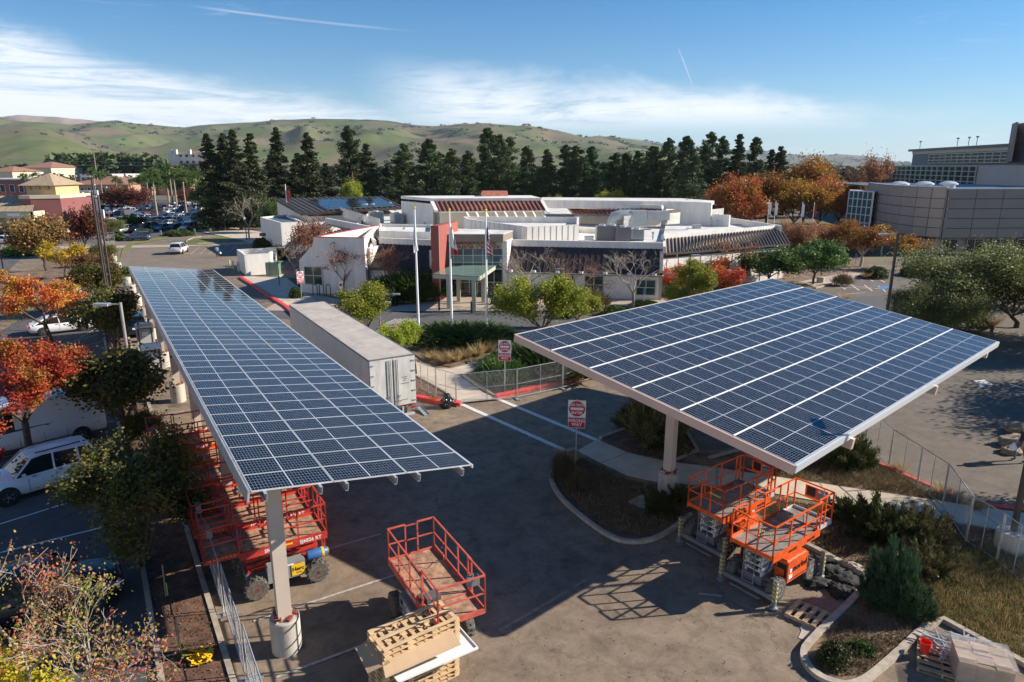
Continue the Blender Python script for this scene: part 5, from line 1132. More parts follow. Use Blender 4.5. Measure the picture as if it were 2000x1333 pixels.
# ================================================================ PORTABLE TOILETS, SIGNS, FENCES, POLES
def toilet(loc, rz, lab):
    t = thing('portable_toilet', lab, 'portable toilet', loc, rz, 'grey portable toilets beside the left canopy'); W_ = 1.12
    mb = MB(); mb.box((0, 0, .08), (W_ + .06, W_ + .1, .16)); mb.build('base', M_['plastic_grey'], t)
    mb = MB(); mb.box((0, 0, 1.1), (W_, W_, 1.9)); mb.build('cabin', M_['plastic_grey'], t)
    mb = MB(); mb.box((0, -W_ / 2 - .015, 1.08), (.72, .03, 1.75)); d = mb.build('door', M_['plastic_light'], t); mb = MB(); mb.box((0, -W_ / 2 - .035, 1.6), (.4, .008, .3)); mb.build('notice', M_['sign_white'], d)
    mb = MB(); mb.box((0, 0, 2.1), (W_ + .08, W_ + .08, .12)); mb.box((0, 0, 2.22), (W_ + .02, W_ - .2, .16), top=.8); r_ = mb.build('roof', M_['white_paint'], t); mb = MB(); mb.tube([(.35, .3, 2.25), (.35, .3, 2.5)], .05, 8); mb.build('vent_pipe', M_['black'], r_)
    for x in (-W_ / 2 + .04, W_ / 2 - .04): mb = MB(); mb.box((x, -W_ / 2 - .01, 1.1), (.08, .04, 1.95)); mb.build('corner_post', M_['plastic_light'], t)
    mb = MB(); mb.box((W_ / 2 + .015, 0, 1.05), (.03, .8, 1.6)); mb.build('side_panel', M_['plastic_light'], t)
g = G(303, 738); toilet((g.x, g.y, 0), R(30), 'grey portable toilet nearer the camera, with pale roof'); g = G(288, 690); toilet((g.x, g.y, 0), R(30), 'grey portable toilet farther along, beside the canopy column')
def dne(base, rz, h, lab, name='do_not_enter_sign', back=False, s=1.0):
    t = thing(name, lab, 'road sign', base, rz, 'DO NOT ENTER signs'); mb = MB(); mb.tube([(0, .03, 0), (0, .03, h)], .03, 8); mb.build('post', M_['galv'], t)
    Wd = .78 * s; z1 = h; zc = h - Wd / 2 - .02; mb = MB(); mb.box((0, -.01, zc), (Wd, .012, Wd)); p = mb.build('upper_plate', M_['sign_white'], t)
    mb = MB(); mb.lathe([(Wd * .455, 0), (Wd * .455, .006)], (0, -.017, zc), 36, M=Matrix.Rotation(pi / 2, 3, 'X')); mb.build('red_disc', M_['sign_red'], p)
    mb = MB(); mb.box((0, -.028, zc), (Wd * .72, .005, Wd * .15)); mb.build('white_bar', M_['sign_white'], p)
    text('DO NOT', .165 * s, M_['sign_white'], p, (0, -.027, zc + .175 * s), (pi / 2, 0, 0), 'lettering', .001, .004); text('ENTER', .165 * s, M_['sign_white'], p, (0, -.027, zc - .19 * s), (pi / 2, 0, 0), 'lettering', .001, .004)
    z2 = zc - Wd / 2 - .26 * s; mb = MB(); mb.box((0, -.01, z2), (Wd * .96, .012, .50 * s)); p = mb.build('lower_plate', M_['sign_white'], t); mb = MB(); mb.box((0, -.019, z2), (Wd * .92, .006, .46 * s)); mb.build('red_field', M_['sign_red'], p)
    text('WRONG\nWAY', .205 * s, M_['sign_white'], p, (0, -.025, z2 + .0), (pi / 2, 0, 0), 'lettering', .001, .004, sx=.95)
    return t
g = G(1124, 918); dne((g.x, g.y, .06), R(-8), 3.33, 'red and white DO NOT ENTER and WRONG WAY sign on the central planted island', s=1.02)
g = G(986, 768); dne((g.x, g.y, .06), R(-6), 3.3, 'red and white DO NOT ENTER and WRONG WAY sign behind the chain link fence', s=1.0)
g = G(590, 588); dne((g.x, g.y, .1), R(40), 3.0, 'red and white DO NOT ENTER sign turned edgewise by the bicycle racks', s=.95)
g = G(668, 592); t = thing('small_sign', 'small red and white sign behind the far end of the trailer', 'road sign', (g.x, g.y, .1)); mb = MB(); mb.tube([(0, 0, 0), (0, 0, 1.9)], .03, 6); mb.build('post', M_['galv'], t); mb = MB(); mb.box((0, -.04, 1.75), (.4, .02, .7)); mb.build('plate', M_['sign_white'], t); mb = MB(); mb.box((0, -.055, 1.75), (.3, .01, .3)); mb.build('red_field', M_['sign_red'], t)
mesh_cache = {}
def fence_panel(a, b, h, lab, grp, foot=True, midrail=True, name='fence_panel'):
    a = Vector(a); b = Vector(b); d = b - a; L = d.length; t = thing(name, lab, 'fence', a, math.atan2(d.y, d.x), grp)
    key = round(L, 1)
    mb = MB(); r = .021
    for x in (0.03, L - .03): mb.tube([(x, 0, .02), (x, 0, h)], r, 6)
    mb.tube([(.03, 0, h), (L - .03, 0, h)], r, 6); mb.tube([(.03, 0, .12), (L - .03, 0, .12)], r, 6); mb.tube([(L / 2, 0, .12), (L / 2, 0, h)], r * .8, 6)
    if midrail: mb.tube([(.03, 0, h * .5), (L - .03, 0, h * .5)], r * .8, 6)
    mb.build('frame', M_['galv'], t)
    if key not in mesh_cache:
        w_ = []; p = .075; hh = h - .14; x = -hh
        V = []; Q = []
        def seg(p0, p1, off):
            k = len(V); wd = .0013; dx, dz = p1[0] - p0[0], p1[1] - p0[1]; l_ = math.hypot(dx, dz); nx, nz_ = -dz / l_ * wd, dx / l_ * wd
            for q in (p0, p1):
                V.extend([(q[0] + nx, off, q[1] + nz_), (q[0], off + wd * 1.2, q[1]), (q[0] - nx, off, q[1] - nz_)])
            Q.extend([(k, k + 1, k + 4, k + 3), (k + 1, k + 2, k + 5, k + 4), (k + 2, k, k + 3, k + 5)])
        while x < L:
            for s in (1, -1):
                p0, p1 = (x, .13), (x + hh, h)
                x0, x1 = max(0.04, x), min(L - .04, x + hh)
                if x1 > x0:
                    z_0, z_1 = .13 + (x0 - x), .13 + (x1 - x)
                    if s < 0: seg((L - x0, z_0), (L - x1, z_1), -.003)
                    else: seg((x0, z_0), (x1, z_1), .003)
            x += p
        mesh_cache[key] = fast('chain_link', V, Q, M_['galv_mesh'])
    tag(link('chain_link', mesh_cache[key], t), kind='stuff')
    if foot:
        for x in (.03, L - .03): mb = MB(); mb.beam((x - .02, -.38, .03), (x - .02, .38, .03), .05, .04); mb.beam((x - .09, -.38, .03), (x - .09, .38, .03), .03, .03); mb.build('foot', M_['galv'], t)
    return t
GC = 'chain link panels along the central red kerb'
cf = [G(891, 791), G(1010, 779), G(1099, 760), G(1180, 734)]
for i, nm in enumerate(('left panel beside the black bags, opening to the concrete path', 'middle panel in front of the DO NOT ENTER sign post', 'right panel running toward the canopy')): fence_panel(cf[i], cf[i + 1], 1.85, 'grey chain link fence panel, ' + nm, GC)
fence_panel(G(852, 778), G(891, 789), 1.85, 'grey chain link fence panel set back left of the black bags', GC); fence_panel(G(822, 762), G(852, 777), 1.85, 'grey chain link fence panel nearest the trailer doors', GC)
GR = 'chain link panels along the right-hand walk'
rf = [G(1640, 838), G(1690, 866), G(1735, 915), G(1790, 954), G(1840, 991), G(1885, 1061), G(1945, 1100), G(2010, 1155)]
rn = ('farthest, under the canopy edge', 'second from the canopy edge', 'third, behind the round bush', 'fourth, over the grassy verge', 'fifth, crossing the concrete walk', 'sixth, in front of the round concrete lamp base', 'nearest, running out of the picture')
for i in range(7): fence_panel(rf[i], rf[i + 1], 1.9, 'grey chain link panel at right, ' + rn[i], GR, midrail=False)
GL = 'chain link panels along the left planting strip'
ln = ('nearest the camera, bright in the sun', 'second from the camera', 'third from the camera, beside the nearest lift', 'fourth from the camera, behind the leafy tree', 'fifth from the camera')
for i in range(5): fence_panel(LP(-2.5 + 3.3 * i, -.5), LP(.7 + 3.3 * i, -.45), 1.8, 'grey chain link panel on the planting strip, ' + ln[i], GL)
def lamp(base, h, m, lab, rz=0, arm=1.0, both=False, r=.085, conc=0, name='lamp_post', dbl=False):
    t = thing(name, lab, 'lamp post', base, rz, 'tall parking lot lamp posts'); mb = MB(); mb.tube([(0, 0, conc), (0, 0, h)], r, 4 if m == 'dark_pole' else 10, r1=r * .8); mb.build('pole', M_[m], t)
    for s in ((1, -1) if both else (1,)): mb = MB(); mb.beam((0, 0, h - .08), (s * arm * .6, 0, h - .08), .06, .06); mb.box((s * (arm * .6 + .3), 0, h - .1), (.7, .34, .12)); mb.build('lamp_head', M_['galv' if not dbl else 'dark_pole'], t)
    if conc: mb = MB(); mb.lathe([(.36, 0), (.36, conc - .03), (.33, conc)], n=20); mb.build('concrete_base', M_['pier_concrete'], t, True)
    return t
g = G(274, 862); lamp((g.x, g.y, .1), Hh := 7.05, 'pole_grey', 'grey lamp post with one pale arm in the planting strip, nearest at left', pi, 1.0)
for i, (x, y, top) in enumerate(((227, 700, 374), (236, 690, 384), (222, 640, 345))):
    g = G(x, y); hh = ZT(top, g.y); lamp((g.x, g.y, .1), hh, 'dark_pole', 'tall slim dark pole rising from the shaded tree at left, %s of three' % ('leftmost', 'rightmost', 'hindmost')[i], pi, .1, r=.085)
g = G(1724, 672); lamp((g.x, g.y, 0), ZT(455, g.y), 'dark_pole', 'tall dark lamp post rising behind the right canopy', pi, 1.3, conc=.0, r=.13)
g = G(1972, 1075); lamp((g.x, g.y, .06), 9.2, 'dark_pole', 'dark lamp post on a broad round concrete base at the right edge', pi / 2, .8, r=.11, conc=.62)
BB = MB(); BB.lathe([(.52, 0), (.52, .68), (.48, .72)], (g.x, g.y, .06), 26); tag(BB.build('concrete_footing', M_['pier_concrete'], None, True), 'broad round concrete footing around the right-hand lamp post', 'footing')
for i, (x, y, top, lab) in enumerate([(1341, 610, 498, 'slim dark path lamp between the yellow-green trees right of the centre'), (743, 650, 590, 'short grey lamp with side arm rising from the yellow tree'), (1335, 560, 520, 'slim dark lamp by the right ribbed wing'), (1482, 560, 492, 'slim lamp in front of the dark green tree'), (546, 560, 483, 'green path lamp post beside the transformer'), (733, 566, 505, 'dark path lamp in front of the left wing'), (1082, 600, 525, 'dark post lamp at the front of the right wing'), (763, 612, 574, 'small double-headed lamp by the planter wall')]):
    g = G(x, y); lamp((g.x, g.y, .05), ZT(top, g.y), 'dark_pole' if i != 1 else 'pole_grey', lab, 0, .5, both=(i in (7, 3)), r=.06)
# bicycle racks, bollards, flags
for i, x in enumerate((612, 625, 638)):
    g = G(x, 580); t = MB(); t.tube([(0, 0, 0), (0, 0, .75)] + [(.18 - .18 * cos(a), 0, .75 + .18 * sin(a)) for a in (pi / 4, pi / 2, 3 * pi / 4)] + [(.36, 0, .75), (.36, 0, 0)], .035, 8); o = t.build('bicycle_rack', M_['black'], None, True, (g.x, g.y, .1)); o.scale = (1.25, 1.25, 1.35); tag(o, 'black inverted-U bicycle rack, %s of three by the white gable wall' % ('left', 'middle', 'right')[i], 'bicycle rack', 'bicycle racks by the gable wall')
for i, (x, y) in enumerate(((858, 608), (921, 613))):
    g = G(x, y); o = MB().tube([(0, 0, 0), (0, 0, 1.1)], .09, 10).lathe([(.09, 1.1), (.05, 1.18)], n=10).build('bollard', M_['black'], None, True, (g.x, g.y, .05)); tag(o, 'black bollard %s in front of the entrance portico' % ('left', 'right')[i], 'bollard', 'bollards before the entrance')
FLG = [((818, 650), 410, 'white', 'white flagpole at left with a plain white flag'), ((883, 658), 414, 'bear', 'white flagpole in the middle with a white flag bearing a red stripe'), ((951, 661), 415, 'us', 'white flagpole at right with a red and white striped flag')]
for (b_, top, kind, lab) in FLG:
    g = G(*b_); h = ZT(top, g.y); t = thing('flagpole', lab, 'flagpole', (g.x, g.y, .05), 0, 'flagpoles in front of the senior center')
    mb = MB(); mb.tube([(0, 0, 0), (0, 0, h)], .11, 12, r1=.06); mb.build('pole', M_['white_paint'], t, True); mb = MB(); mb.lathe([(.01, h), (.1, h + .06), (.11, h + .14), (.01, h + .22)], n=12); mb.build('ball', M_['yellow'], t, True)
    z_t = h - .9; fl = 2.4; V = []; Q = []; nx_, nz2 = 10, 14; mi = []
    for j in range(nz2 + 1):
        for i in range(nx_ + 1):
            u, v = i / nx_, j / nz2; droop = u * 1.0
            x_ = .08 + (.62 if kind != 'us' else .5) * u * (.35 + .65 * v); y_ = .16 * sin(u * 9 + v * 2) * (u + .1); z2_ = z_t - v * fl * (1 - .25 * u) - u * .8
            V.append((x_ if kind != 'white' else -x_ * .55 + .25 * v, y_, z2_))
    for j in range(nz2):
        for i in range(nx_):
            k = j * (nx_ + 1) + i; Q.append((k, k + 1, k + nx_ + 2, k + nx_ + 1))
            if kind == 'us': mi.append(2 if (j < 7 and i < 5) else (j % 2))
            elif kind == 'bear': mi.append(1 if (j >= 11 or (4 < j < 9 and 3 < i < 7 and (i + j) % 2)) else 0)
            else: mi.append(0)
    me = fast('flag', V, Q, [M_['sign_white'], M_['sign_red'], M_['cloth_navy']], mi); o = link('flag', me, t)
for i, (x, y, top) in enumerate(((1497, 435, 391), (1510, 437, 392), (1562, 438, 395), (1585, 437, 396))):
    Y = 112 + i; X = XD(x, Y, 3); t = thing('flagpole', 'distant white flagpole before the orange trees, %s of four' % ('first', 'second', 'third', 'last')[i], 'flagpole', (X, Y, 0), 0, 'distant flagpoles by the orange trees'); hh = ZT(top, Y)
    mb = MB(); mb.tube([(0, 0, 0), (0, 0, hh)], .09, 8, r1=.05); mb.build('pole', M_['white_paint'], t); mb = MB(); mb.box((.22, 0, hh - 1.4), (.35, .06, 2.0)); mb.build('flag', M_['sign_white' if i != 3 else 'sign_red'], t)
g = G(564, 470); Y = 128; t = thing('flagpole', 'white flagpole with striped flag rising behind the solar-roofed hall', 'flagpole', (XD(559, Y, 8), Y, 0)); hh = ZT(360, Y); mb = MB(); mb.tube([(0, 0, 0), (0, 0, hh)], .12, 8, r1=.06); mb.build('pole', M_['white_paint'], t); mb = MB(); mb.box((.35, 0, hh - 2), (.5, .08, 1.8)); mb.build('flag', M_['sign_red'], t)
for i, (x, y, lab) in enumerate(((1659, 447, 0), (1283, 590, 0))): pass
for i, (x, y, top) in enumerate(((1258, 590, 563), (1320, 576, 555), (1630, 530, 500), (1670, 518, 496), (1560, 545, 525))):
    g = G(x, y); t = thing('parking_sign', 'small blue and white parking sign, %s from the left before the planting' % ('first', 'second', 'fourth', 'fifth', 'third')[i], 'sign', (g.x, g.y, 0), 0, 'small blue parking signs'); hh = ZT(top, g.y); mb = MB(); mb.tube([(0, 0, 0), (0, 0, hh)], .035, 6); mb.build('post', M_['galv'], t); mb = MB(); mb.box((0, -.04, hh - .35), (.32, .02, .6)); mb.build('plate', M_['paint_blue'], t)
for i, (x, y) in enumerate(((381, 459), (412, 458), (349, 458), (315, 462))):
    g = G(x, y); t = thing('crossing_marker', 'lime green post sign by the far drive, %s from the left' % ('third', 'fourth', 'second', 'first')[i], 'sign', (g.x, g.y, 0), 0, 'lime post signs at the far drive'); mb = MB(); mb.tube([(0, 0, 0), (0, 0, .9)], .04, 6); mb.build('post', M_['galv'], t); mb = MB(); mb.box((0, -.05, .75), (.35, .04, .9)); mb.build('plate', M_['sign_lime' if i < 3 else 'cream'], t)
g = G(1602, 553); t = thing('concrete_planter', 'short round concrete planter at the tip of the right planting bed', 'planter', (g.x, g.y, 0)); mb = MB(); mb.lathe([(.42, 0), (.45, .7), (.40, .72)], n=20); mb.build('pot', M_['pier_concrete'], t, True); mb = MB(); mb.tube([(0, 0, .7), (0, 0, 2.2)], .05, 6); mb.build('post', M_['dark_pole'], t)
for i, (x, y) in enumerate(((465, 528), (456, 526), (449, 524), (467, 532))):
    g = G(x, y); o = MB().tube([(0, 0, 0), (0, 0, 1.1)], .1, 10).build('guard_post', M_['cream'], None, True, (g.x, g.y, 0)); tag(o, 'cream guard post by the white bin enclosure, %s from the left' % ('third', 'second', 'first', 'fourth')[i], 'bollard', 'guard posts by the bin enclosure')
PW = MB(); c_ = [G(760, 594), G(800, 594), G(840, 588), G(862, 585)]
for a, b in zip(c_, c_[1:]): wall(PW, a, b, 0, .55, .35)
tag(PW.build('planter_wall', M_['concrete']), 'low curved concrete planter wall before the left wing', 'wall')
g = G(966, 595); lump('rubbish_bin', 'dark rubbish bin by the glass entrance', 'bin', (g.x, g.y, .05), (.35, .35, .6), 'black', 33)
g = G(1905, 1003, .1); o = MB().box((0, 0, .104), (.3, .2, .008)).build('drain_cover', M_['steel_grey'], None, loc=(g.x - 1.2, g.y + .1, 0)); tag(o, kind='structure')
g = G(1258, 983); o = MB().box((0, 0, .08), (1.1, .8, .08), rz=.7).build('concrete_pad', M_['kerb'], None, loc=(g.x, g.y, 0)); tag(o, 'square concrete utility pad in the shaded island soil', 'slab')
# boulders
for i, (x, y, s_) in enumerate(((1985, 870, .55), (1998, 845, .6), (1975, 885, .35))): g = G(x, y); lump('boulder', 'pale boulder at the right edge of the road, %s' % ('middle', 'uppermost', 'nearest and smallest')[i], 'boulder', (g.x, g.y, 0), (s_ * 1.5, s_, s_ * .6), 'boulder', 50 + i, 'boulders at the right road edge', 4)
# ================================================================ CARS
CARKIND = {  # length, width, body stations (x, z_sill, z_shoulder), greenhouse side profile (x,z)
 'sedan': dict(L=4.75, W=1.82, sh=[(-2.37, .45, .72), (-2.2, .32, .90), (-1.5, .22, .97), (0, .20, .93), (.9, .20, .90), (1.7, .22, .80), (2.2, .3, .66), (2.37, .42, .52)], gh=[(-1.95, .93), (-1.05, 1.40), (.05, 1.46), (.45, 1.40), (1.30, .89)], wb=(-1.38, 1.42), wr=.33),
 'suv': dict(L=4.5, W=1.84, sh=[(-2.22, .5, 1.0), (-2.15, .36, 1.10), (-1.5, .28, 1.10), (0, .27, 1.06), (.8, .27, 1.05), (1.6, .3, .98), (2.08, .36, .86), (2.22, .5, .62)], gh=[(-2.12, 1.08), (-1.85, 1.66), (-.1, 1.74), (.35, 1.68), (1.05, 1.04)], wb=(-1.32, 1.36), wr=.37),
 'van': dict(L=5.9, W=2.05, sh=[(-2.95, .5, 1.3), (-2.9, .4, 1.45), (-1.5, .36, 1.45), (0.5, .36, 1.4), (1.6, .36, 1.3), (2.4, .38, 1.15), (2.8, .42, .95), (2.95, .5, .7)], gh=[(-2.92, 1.43), (-2.85, 2.45), (.9, 2.55), (1.35, 2.4), (2.25, 1.18)], wb=(-1.75, 1.95), wr=.37),
 'pickup': dict(L=5.6, W=1.95, sh=[(-2.8, .5, 1.05), (-2.7, .42, 1.12), (-1.0, .36, 1.12), (0, .35, 1.12), (1.0, .35, 1.12), (1.9, .38, 1.05), (2.6, .42, .98), (2.8, .55, .7)], gh=[(-.75, 1.1), (-.6, 1.75), (.6, 1.82), (.95, 1.75), (1.65, 1.1)], wb=(-1.7, 1.8), wr=.40)}
def car_geo(k):
    c = CARKIND[k]; W = c['W'] / 2; b = MB(); vs = []
    st = c['sh']; n = len(st)
    for i, (x, zs, zh) in enumerate(st):
        e = .80 if i in (0, n - 1) else (.94 if i in (1, n - 2) else 1)
        prof = [(0, zs), (W * .86 * e, zs), (W * .97 * e, zs + .12), (W * e, zs + (zh - zs) * .45), (W * .985 * e, zs + (zh - zs) * .75), (W * .90 * e, zh), (W * .45 * e, zh + .035), (0, zh + .045)]
        for y, z in prof: vs.append((x, y, z))
        for y, z in prof[1:-1][::-1]: vs.append((x, -y, z))
    m = 14; fs = []
    for i in range(n - 1):
        for j in range(m): fs.append((i * m + j, (i + 1) * m + j, (i + 1) * m + (j + 1) % m, i * m + (j + 1) % m))
    fs.append(tuple(range(m))); fs.append(tuple(range(n * m - 1, (n - 1) * m - 1, -1)))
    b.add(vs, fs)
    g = MB(); gh = c['gh']; zb = gh[0][1]; wt = W * (.70 if k != 'van' else .86); wb_ = W * (.93 if k != 'van' else .97)
    zt = max(p[1] for p in gh)
    def wy(z): return wb_ + (wt - wb_) * max(0, min(1, (z - zb) / (zt - zb)))
    P = [(x, z) for x, z in gh]
    return c, b, g, P, wy
def greenhouse(P, wy, roofcol, k):
    """glass body + painted roof and pillars"""
    g = MB(); vs = [(x, -wy(z) , z) for x, z in P] + [(x, wy(z), z) for x, z in P]; n = len(P)
    fs = [tuple(range(n - 1, -1, -1)), tuple(range(n, 2 * n))] + [(i, i + 1, i + 1 + n, i + n) for i in range(n - 1)]
    g.add(vs, fs)
    r = MB()
    # roof skin
    a, b, c_, d = P[1], P[2], P[3], P[0]; off = .018
    rs = [(P[1][0] - .03, P[1][1]), (P[2][0], P[2][1]), (P[3][0] + .04, P[3][1])]
    vs = []
    for x, z in rs: vs += [(x, -wy(z) - .012, z - .015), (x, -wy(z) * .8, z + off + .03), (x, 0, z + off + .045), (x, wy(z) * .8, z + off + .03), (x, wy(z) + .012, z - .015)]
    fs = []
    for i in range(2):
        for j in range(4): q = i * 5 + j; fs.append((q, q + 5, q + 6, q + 1))
    fs += [(0, 1, 2, 3, 4), (14, 13, 12, 11, 10)]; r.add(vs, fs)
    for s in (-1, 1):
        def pil(p, q, w_=.05): r.beam((p[0], s * (wy(p[1]) + .004), p[1]), (q[0], s * (wy(q[1]) + .004), q[1]), .02, w_, up=(1, 0, 0))
        pil(P[0], P[1], .10); pil(P[4], P[3], .07)
        xm = (P[0][0] + P[4][0]) / 2 + (.15 if k != 'van' else 1.1); zr = P[2][1] - .02; zb = P[0][1]
        if k in ('sedan', 'suv', 'pickup'): pil((xm, zb), (xm - .05, zr), .07)
        if k == 'suv': pil((xm - .95, zb), (xm - .95, zr), .09)
        if k == 'sedan': pil((xm - .85, zb), (xm - .75, zr - .06), .05)
        r.beam((P[1][0], s * (wy(P[1][1]) + .004), P[1][1]), (P[2][0], s * (wy(P[2][1]) + .004), P[2][1] - .01), .03, .05); r.beam((P[2][0], s * (wy(P[2][1]) + .004), P[2][1] - .01), (P[3][0], s * (wy(P[3][1]) + .004), P[3][1]), .03, .05)
        if k == 'van':  # solid cargo sides
            x0, x1 = P[0][0] + .02, P[3][0] - .45; r.add([(x0, s * (wy(P[0][1]) + .012), P[0][1] - .1), (x1, s * (wy(P[0][1]) + .012), P[0][1] - .1), (x1, s * (wy(P[2][1]) + .012), P[2][1]), (x0 + .07, s * (wy(P[2][1]) + .012), P[2][1])], [(0, 1, 2, 3)])
    if k == 'van': r.add([(P[0][0] - .012, -wy(P[0][1]), P[0][1] - .1), (P[0][0] - .012, wy(P[0][1]), P[0][1] - .1), (P[1][0] - .012, wy(P[1][1]), P[1][1]), (P[1][0] - .012, -wy(P[1][1]), P[1][1])], [(3, 2, 1, 0)])
    return g, r
def car(kind, paint, loc, rz, lab, cat='car', grp=None, name='parked_car', rack=False):
    c, b, g, P, wy = car_geo(kind); t = thing(name, lab, cat, loc, rz, grp); W = c['W'] / 2
    b.build('body', M_[paint], t, True); g, r = greenhouse(P, wy, paint, kind); g.build('windows', M_['car_glass'], t); r.build('roof', M_[paint], t, True)
    for x in c['wb']:
        for s in (-1, 1):
            mb = MB(); mb.lathe([(c['wr'] + .055, -.02), (c['wr'] + .055, .02)], (x, s * (W - .012), c['wr'] + .01), 20, M=Matrix.Rotation(pi / 2, 3, 'X')); mb.build('wheel_arch', M_['black'], t)
            w_ = wheel(t, x, s * (W - .085), c['wr'], .22, 'rubber', 'rim_alloy', lug=False)
            mb = MB()
            for q in range(5): a = q * 2 * pi / 5; mb.beam((x, s * (W + .03), c['wr']), (x + cos(a) * c['wr'] * .6, s * (W + .03), c['wr'] + sin(a) * c['wr'] * .6), .02, .07, up=(0, 1, 0))
            mb.build('spokes', M_['rim_alloy'], w_)
    st = c['sh']; xf, xr = st[-1][0], st[0][0]; zf = st[-2][2] - .12; zr_ = st[1][2] - .12
    for s in (-1, 1):
        mb = MB(); mb.box((xf - .18, s * W * .74, zf), (.26, .34, .14), M=Matrix.Rotation(.15 * s, 3, 'Z')); mb.build('headlight', M_['lamp_clear'], t)
        mb = MB(); mb.box((xr + .10, s * W * .80, zr_ - .02), (.16, .22, .22 if kind != 'van' else .4)); mb.build('tail_light', M_['lamp_red'], t)
        mb = MB(); mb.box((P[4][0] - .32, s * (W + .07), P[4][1] + .08), (.12, .18, .13)); mb.build('wing_mirror', M_[paint if kind != 'van' else 'black'], t)
        mb = MB()
        xm = (P[0][0] + P[4][0]) / 2 + .15
        for x in (xm - .03, xm - .98 if kind != 'pickup' else xm - .5, xm + .98): mb.box((x, s * (W * .992), .65), (.012, .016, .55))
        for x in (xm - .2, xm + .75): mb.box((x, s * (W * .99 + .005), .85 * st[3][2] / .93), (.16, .03, .03))
        mb.build('door_seams', M_['black'], t)
    mb = MB(); mb.box((xf - .03, 0, .42), (.12, W * 1.3, .16)); mb.box((xr + .04, 0, .38), (.1, W * 1.4, .12)); mb.build('bumper_trim', M_['black'], t)
    mb = MB(); mb.box((xr - .005, 0, .78), (.02, .32, .14)); mb.build('number_plate', M_['sign_white'], t)
    if rack:
        for s in (-1, 1): mb = MB(); mb.beam((P[1][0] + .1, s * wy(P[2][1]) * .92, P[2][1] + .1), (P[3][0] - .2, s * wy(P[2][1]) * .92, P[2][1] + .1), .04, .04); mb.build('roof_rail', M_['black'], t)
    return t
def heading(a, b): d = b - a; return math.atan2(d.y, d.x)
a, b = G(87, 656), G(161, 647); n_ = Vector((-(b - a).y, (b - a).x, 0)).normalized(); mid = (a + b) / 2 + n_ * .82; car('sedan', 'car_white', mid, heading(a, b), 'white sedan parked under the red-leaved tree, wheels toward us', grp=None)
a, b = G(-25, 905), G(158, 862); n_ = Vector((-(b - a).y, (b - a).x, 0)).normalized(); mid = (a + b) / 2 + n_ * .9; car('van', 'car_white', mid + (b - a).normalized() * .25, heading(b, a), 'tall white cargo van parked behind the orange-leaved tree', 'van', name='cargo_van')
a, b = G(24, 986), G(160, 945); n_ = Vector((-(b - a).y, (b - a).x, 0)).normalized(); mid = (a + b) / 2 + n_ * .85; car('suv', 'car_white', mid, heading(b, a), 'white SUV with black roof rails parked nose left, in front of the van', 'SUV', rack=True)
a = G(182, 1236); dd = (G(1110 - 1000, 1262) - a).normalized(); car('suv', 'car_black', a + Vector((-2.1, .9, 0)), LV_ANG if 'LV_ANG' in globals() else R(31.8), 'dark car parked in shadow behind the bare red-leaved tree, lower left', 'car')  # black paint carries the shade that lies over this greenish car
car('sedan', 'car_white', G(150, 592), R(28), 'white car half hidden behind the red tree and dark tree', grp=None)
g = G(252, 650); car('suv', 'car_navy', (g.x + .5, g.y, 0), R(120), 'dark blue car beside the grey portable toilets', 'car')
a, b = G(327, 498), G(355, 498); car('suv', 'car_white', (a + b) / 2 + Vector((-.2, 2.1, 0)), R(100), 'small white SUV driving away across the open lot beyond the canopy', 'SUV', name='moving_car')
a, b = G(248, 472), G(281, 471); car('suv', 'car_blue', (a + b) / 2 + Vector((0, .9, 0)), R(182), 'blue SUV parked side-on by the round trees at the far kerb', 'SUV')
car('sedan', 'car_silver', G(125, 467), R(182), 'pale silver saloon on the road behind the yellow tree', 'car'); car('sedan', 'car_white', G(8, 476), R(5), 'white car on the road at the left picture edge', 'car')
car('pickup', 'car_black', G(108, 425), R(0), 'dark pickup by the tan monument sign of the far lot', 'pickup')
# crowded far car park: one mesh per car
def car_simple(kind, paint):
    c, b, g, P, wy = car_geo(kind); g, r = greenhouse(P, wy, paint, kind); M2 = MB()
    M2.add(b.v, b.f, 0); M2.add(r.v, r.f, 0); M2.add(g.v, g.f, 1)
    for x in c['wb']:
        for s in (-1, 1): M2.lathe([(c['wr'], -.11), (c['wr'], .11)], (x, s * (c['W'] / 2 - .08), c['wr']), 10, 2, M=Matrix.Rotation(pi / 2, 3, 'X'))
    return M2.mesh('parked_car', [M_[paint], M_['car_glass'], M_['rubber']], True)
cm = {}; rc = random.Random(21); cols = ['car_white', 'car_silver', 'car_black', 'car_navy', 'car_grey', 'car_white', 'car_maroon', 'car_black', 'car_blue', 'car_silver', 'car_red', 'car_navy', 'car_white']
cname = dict(car_white='white', car_silver='silver', car_black='black', car_navy='dark blue', car_grey='grey', car_maroon='maroon', car_blue='blue', car_red='red')
rows = ((142, -122, -76), (147.5, -128, -70), (160, -135, -70), (165.5, -138, -70), (179, -150, -72), (184.5, -152, -72), (198, -165, -76), (204, -150, -78), (220, -175, -80), (235, -180, -80))
rown = ('nearest', 'second', 'third', 'fourth', 'fifth', 'sixth', 'seventh', 'eighth', 'ninth', 'tenth')
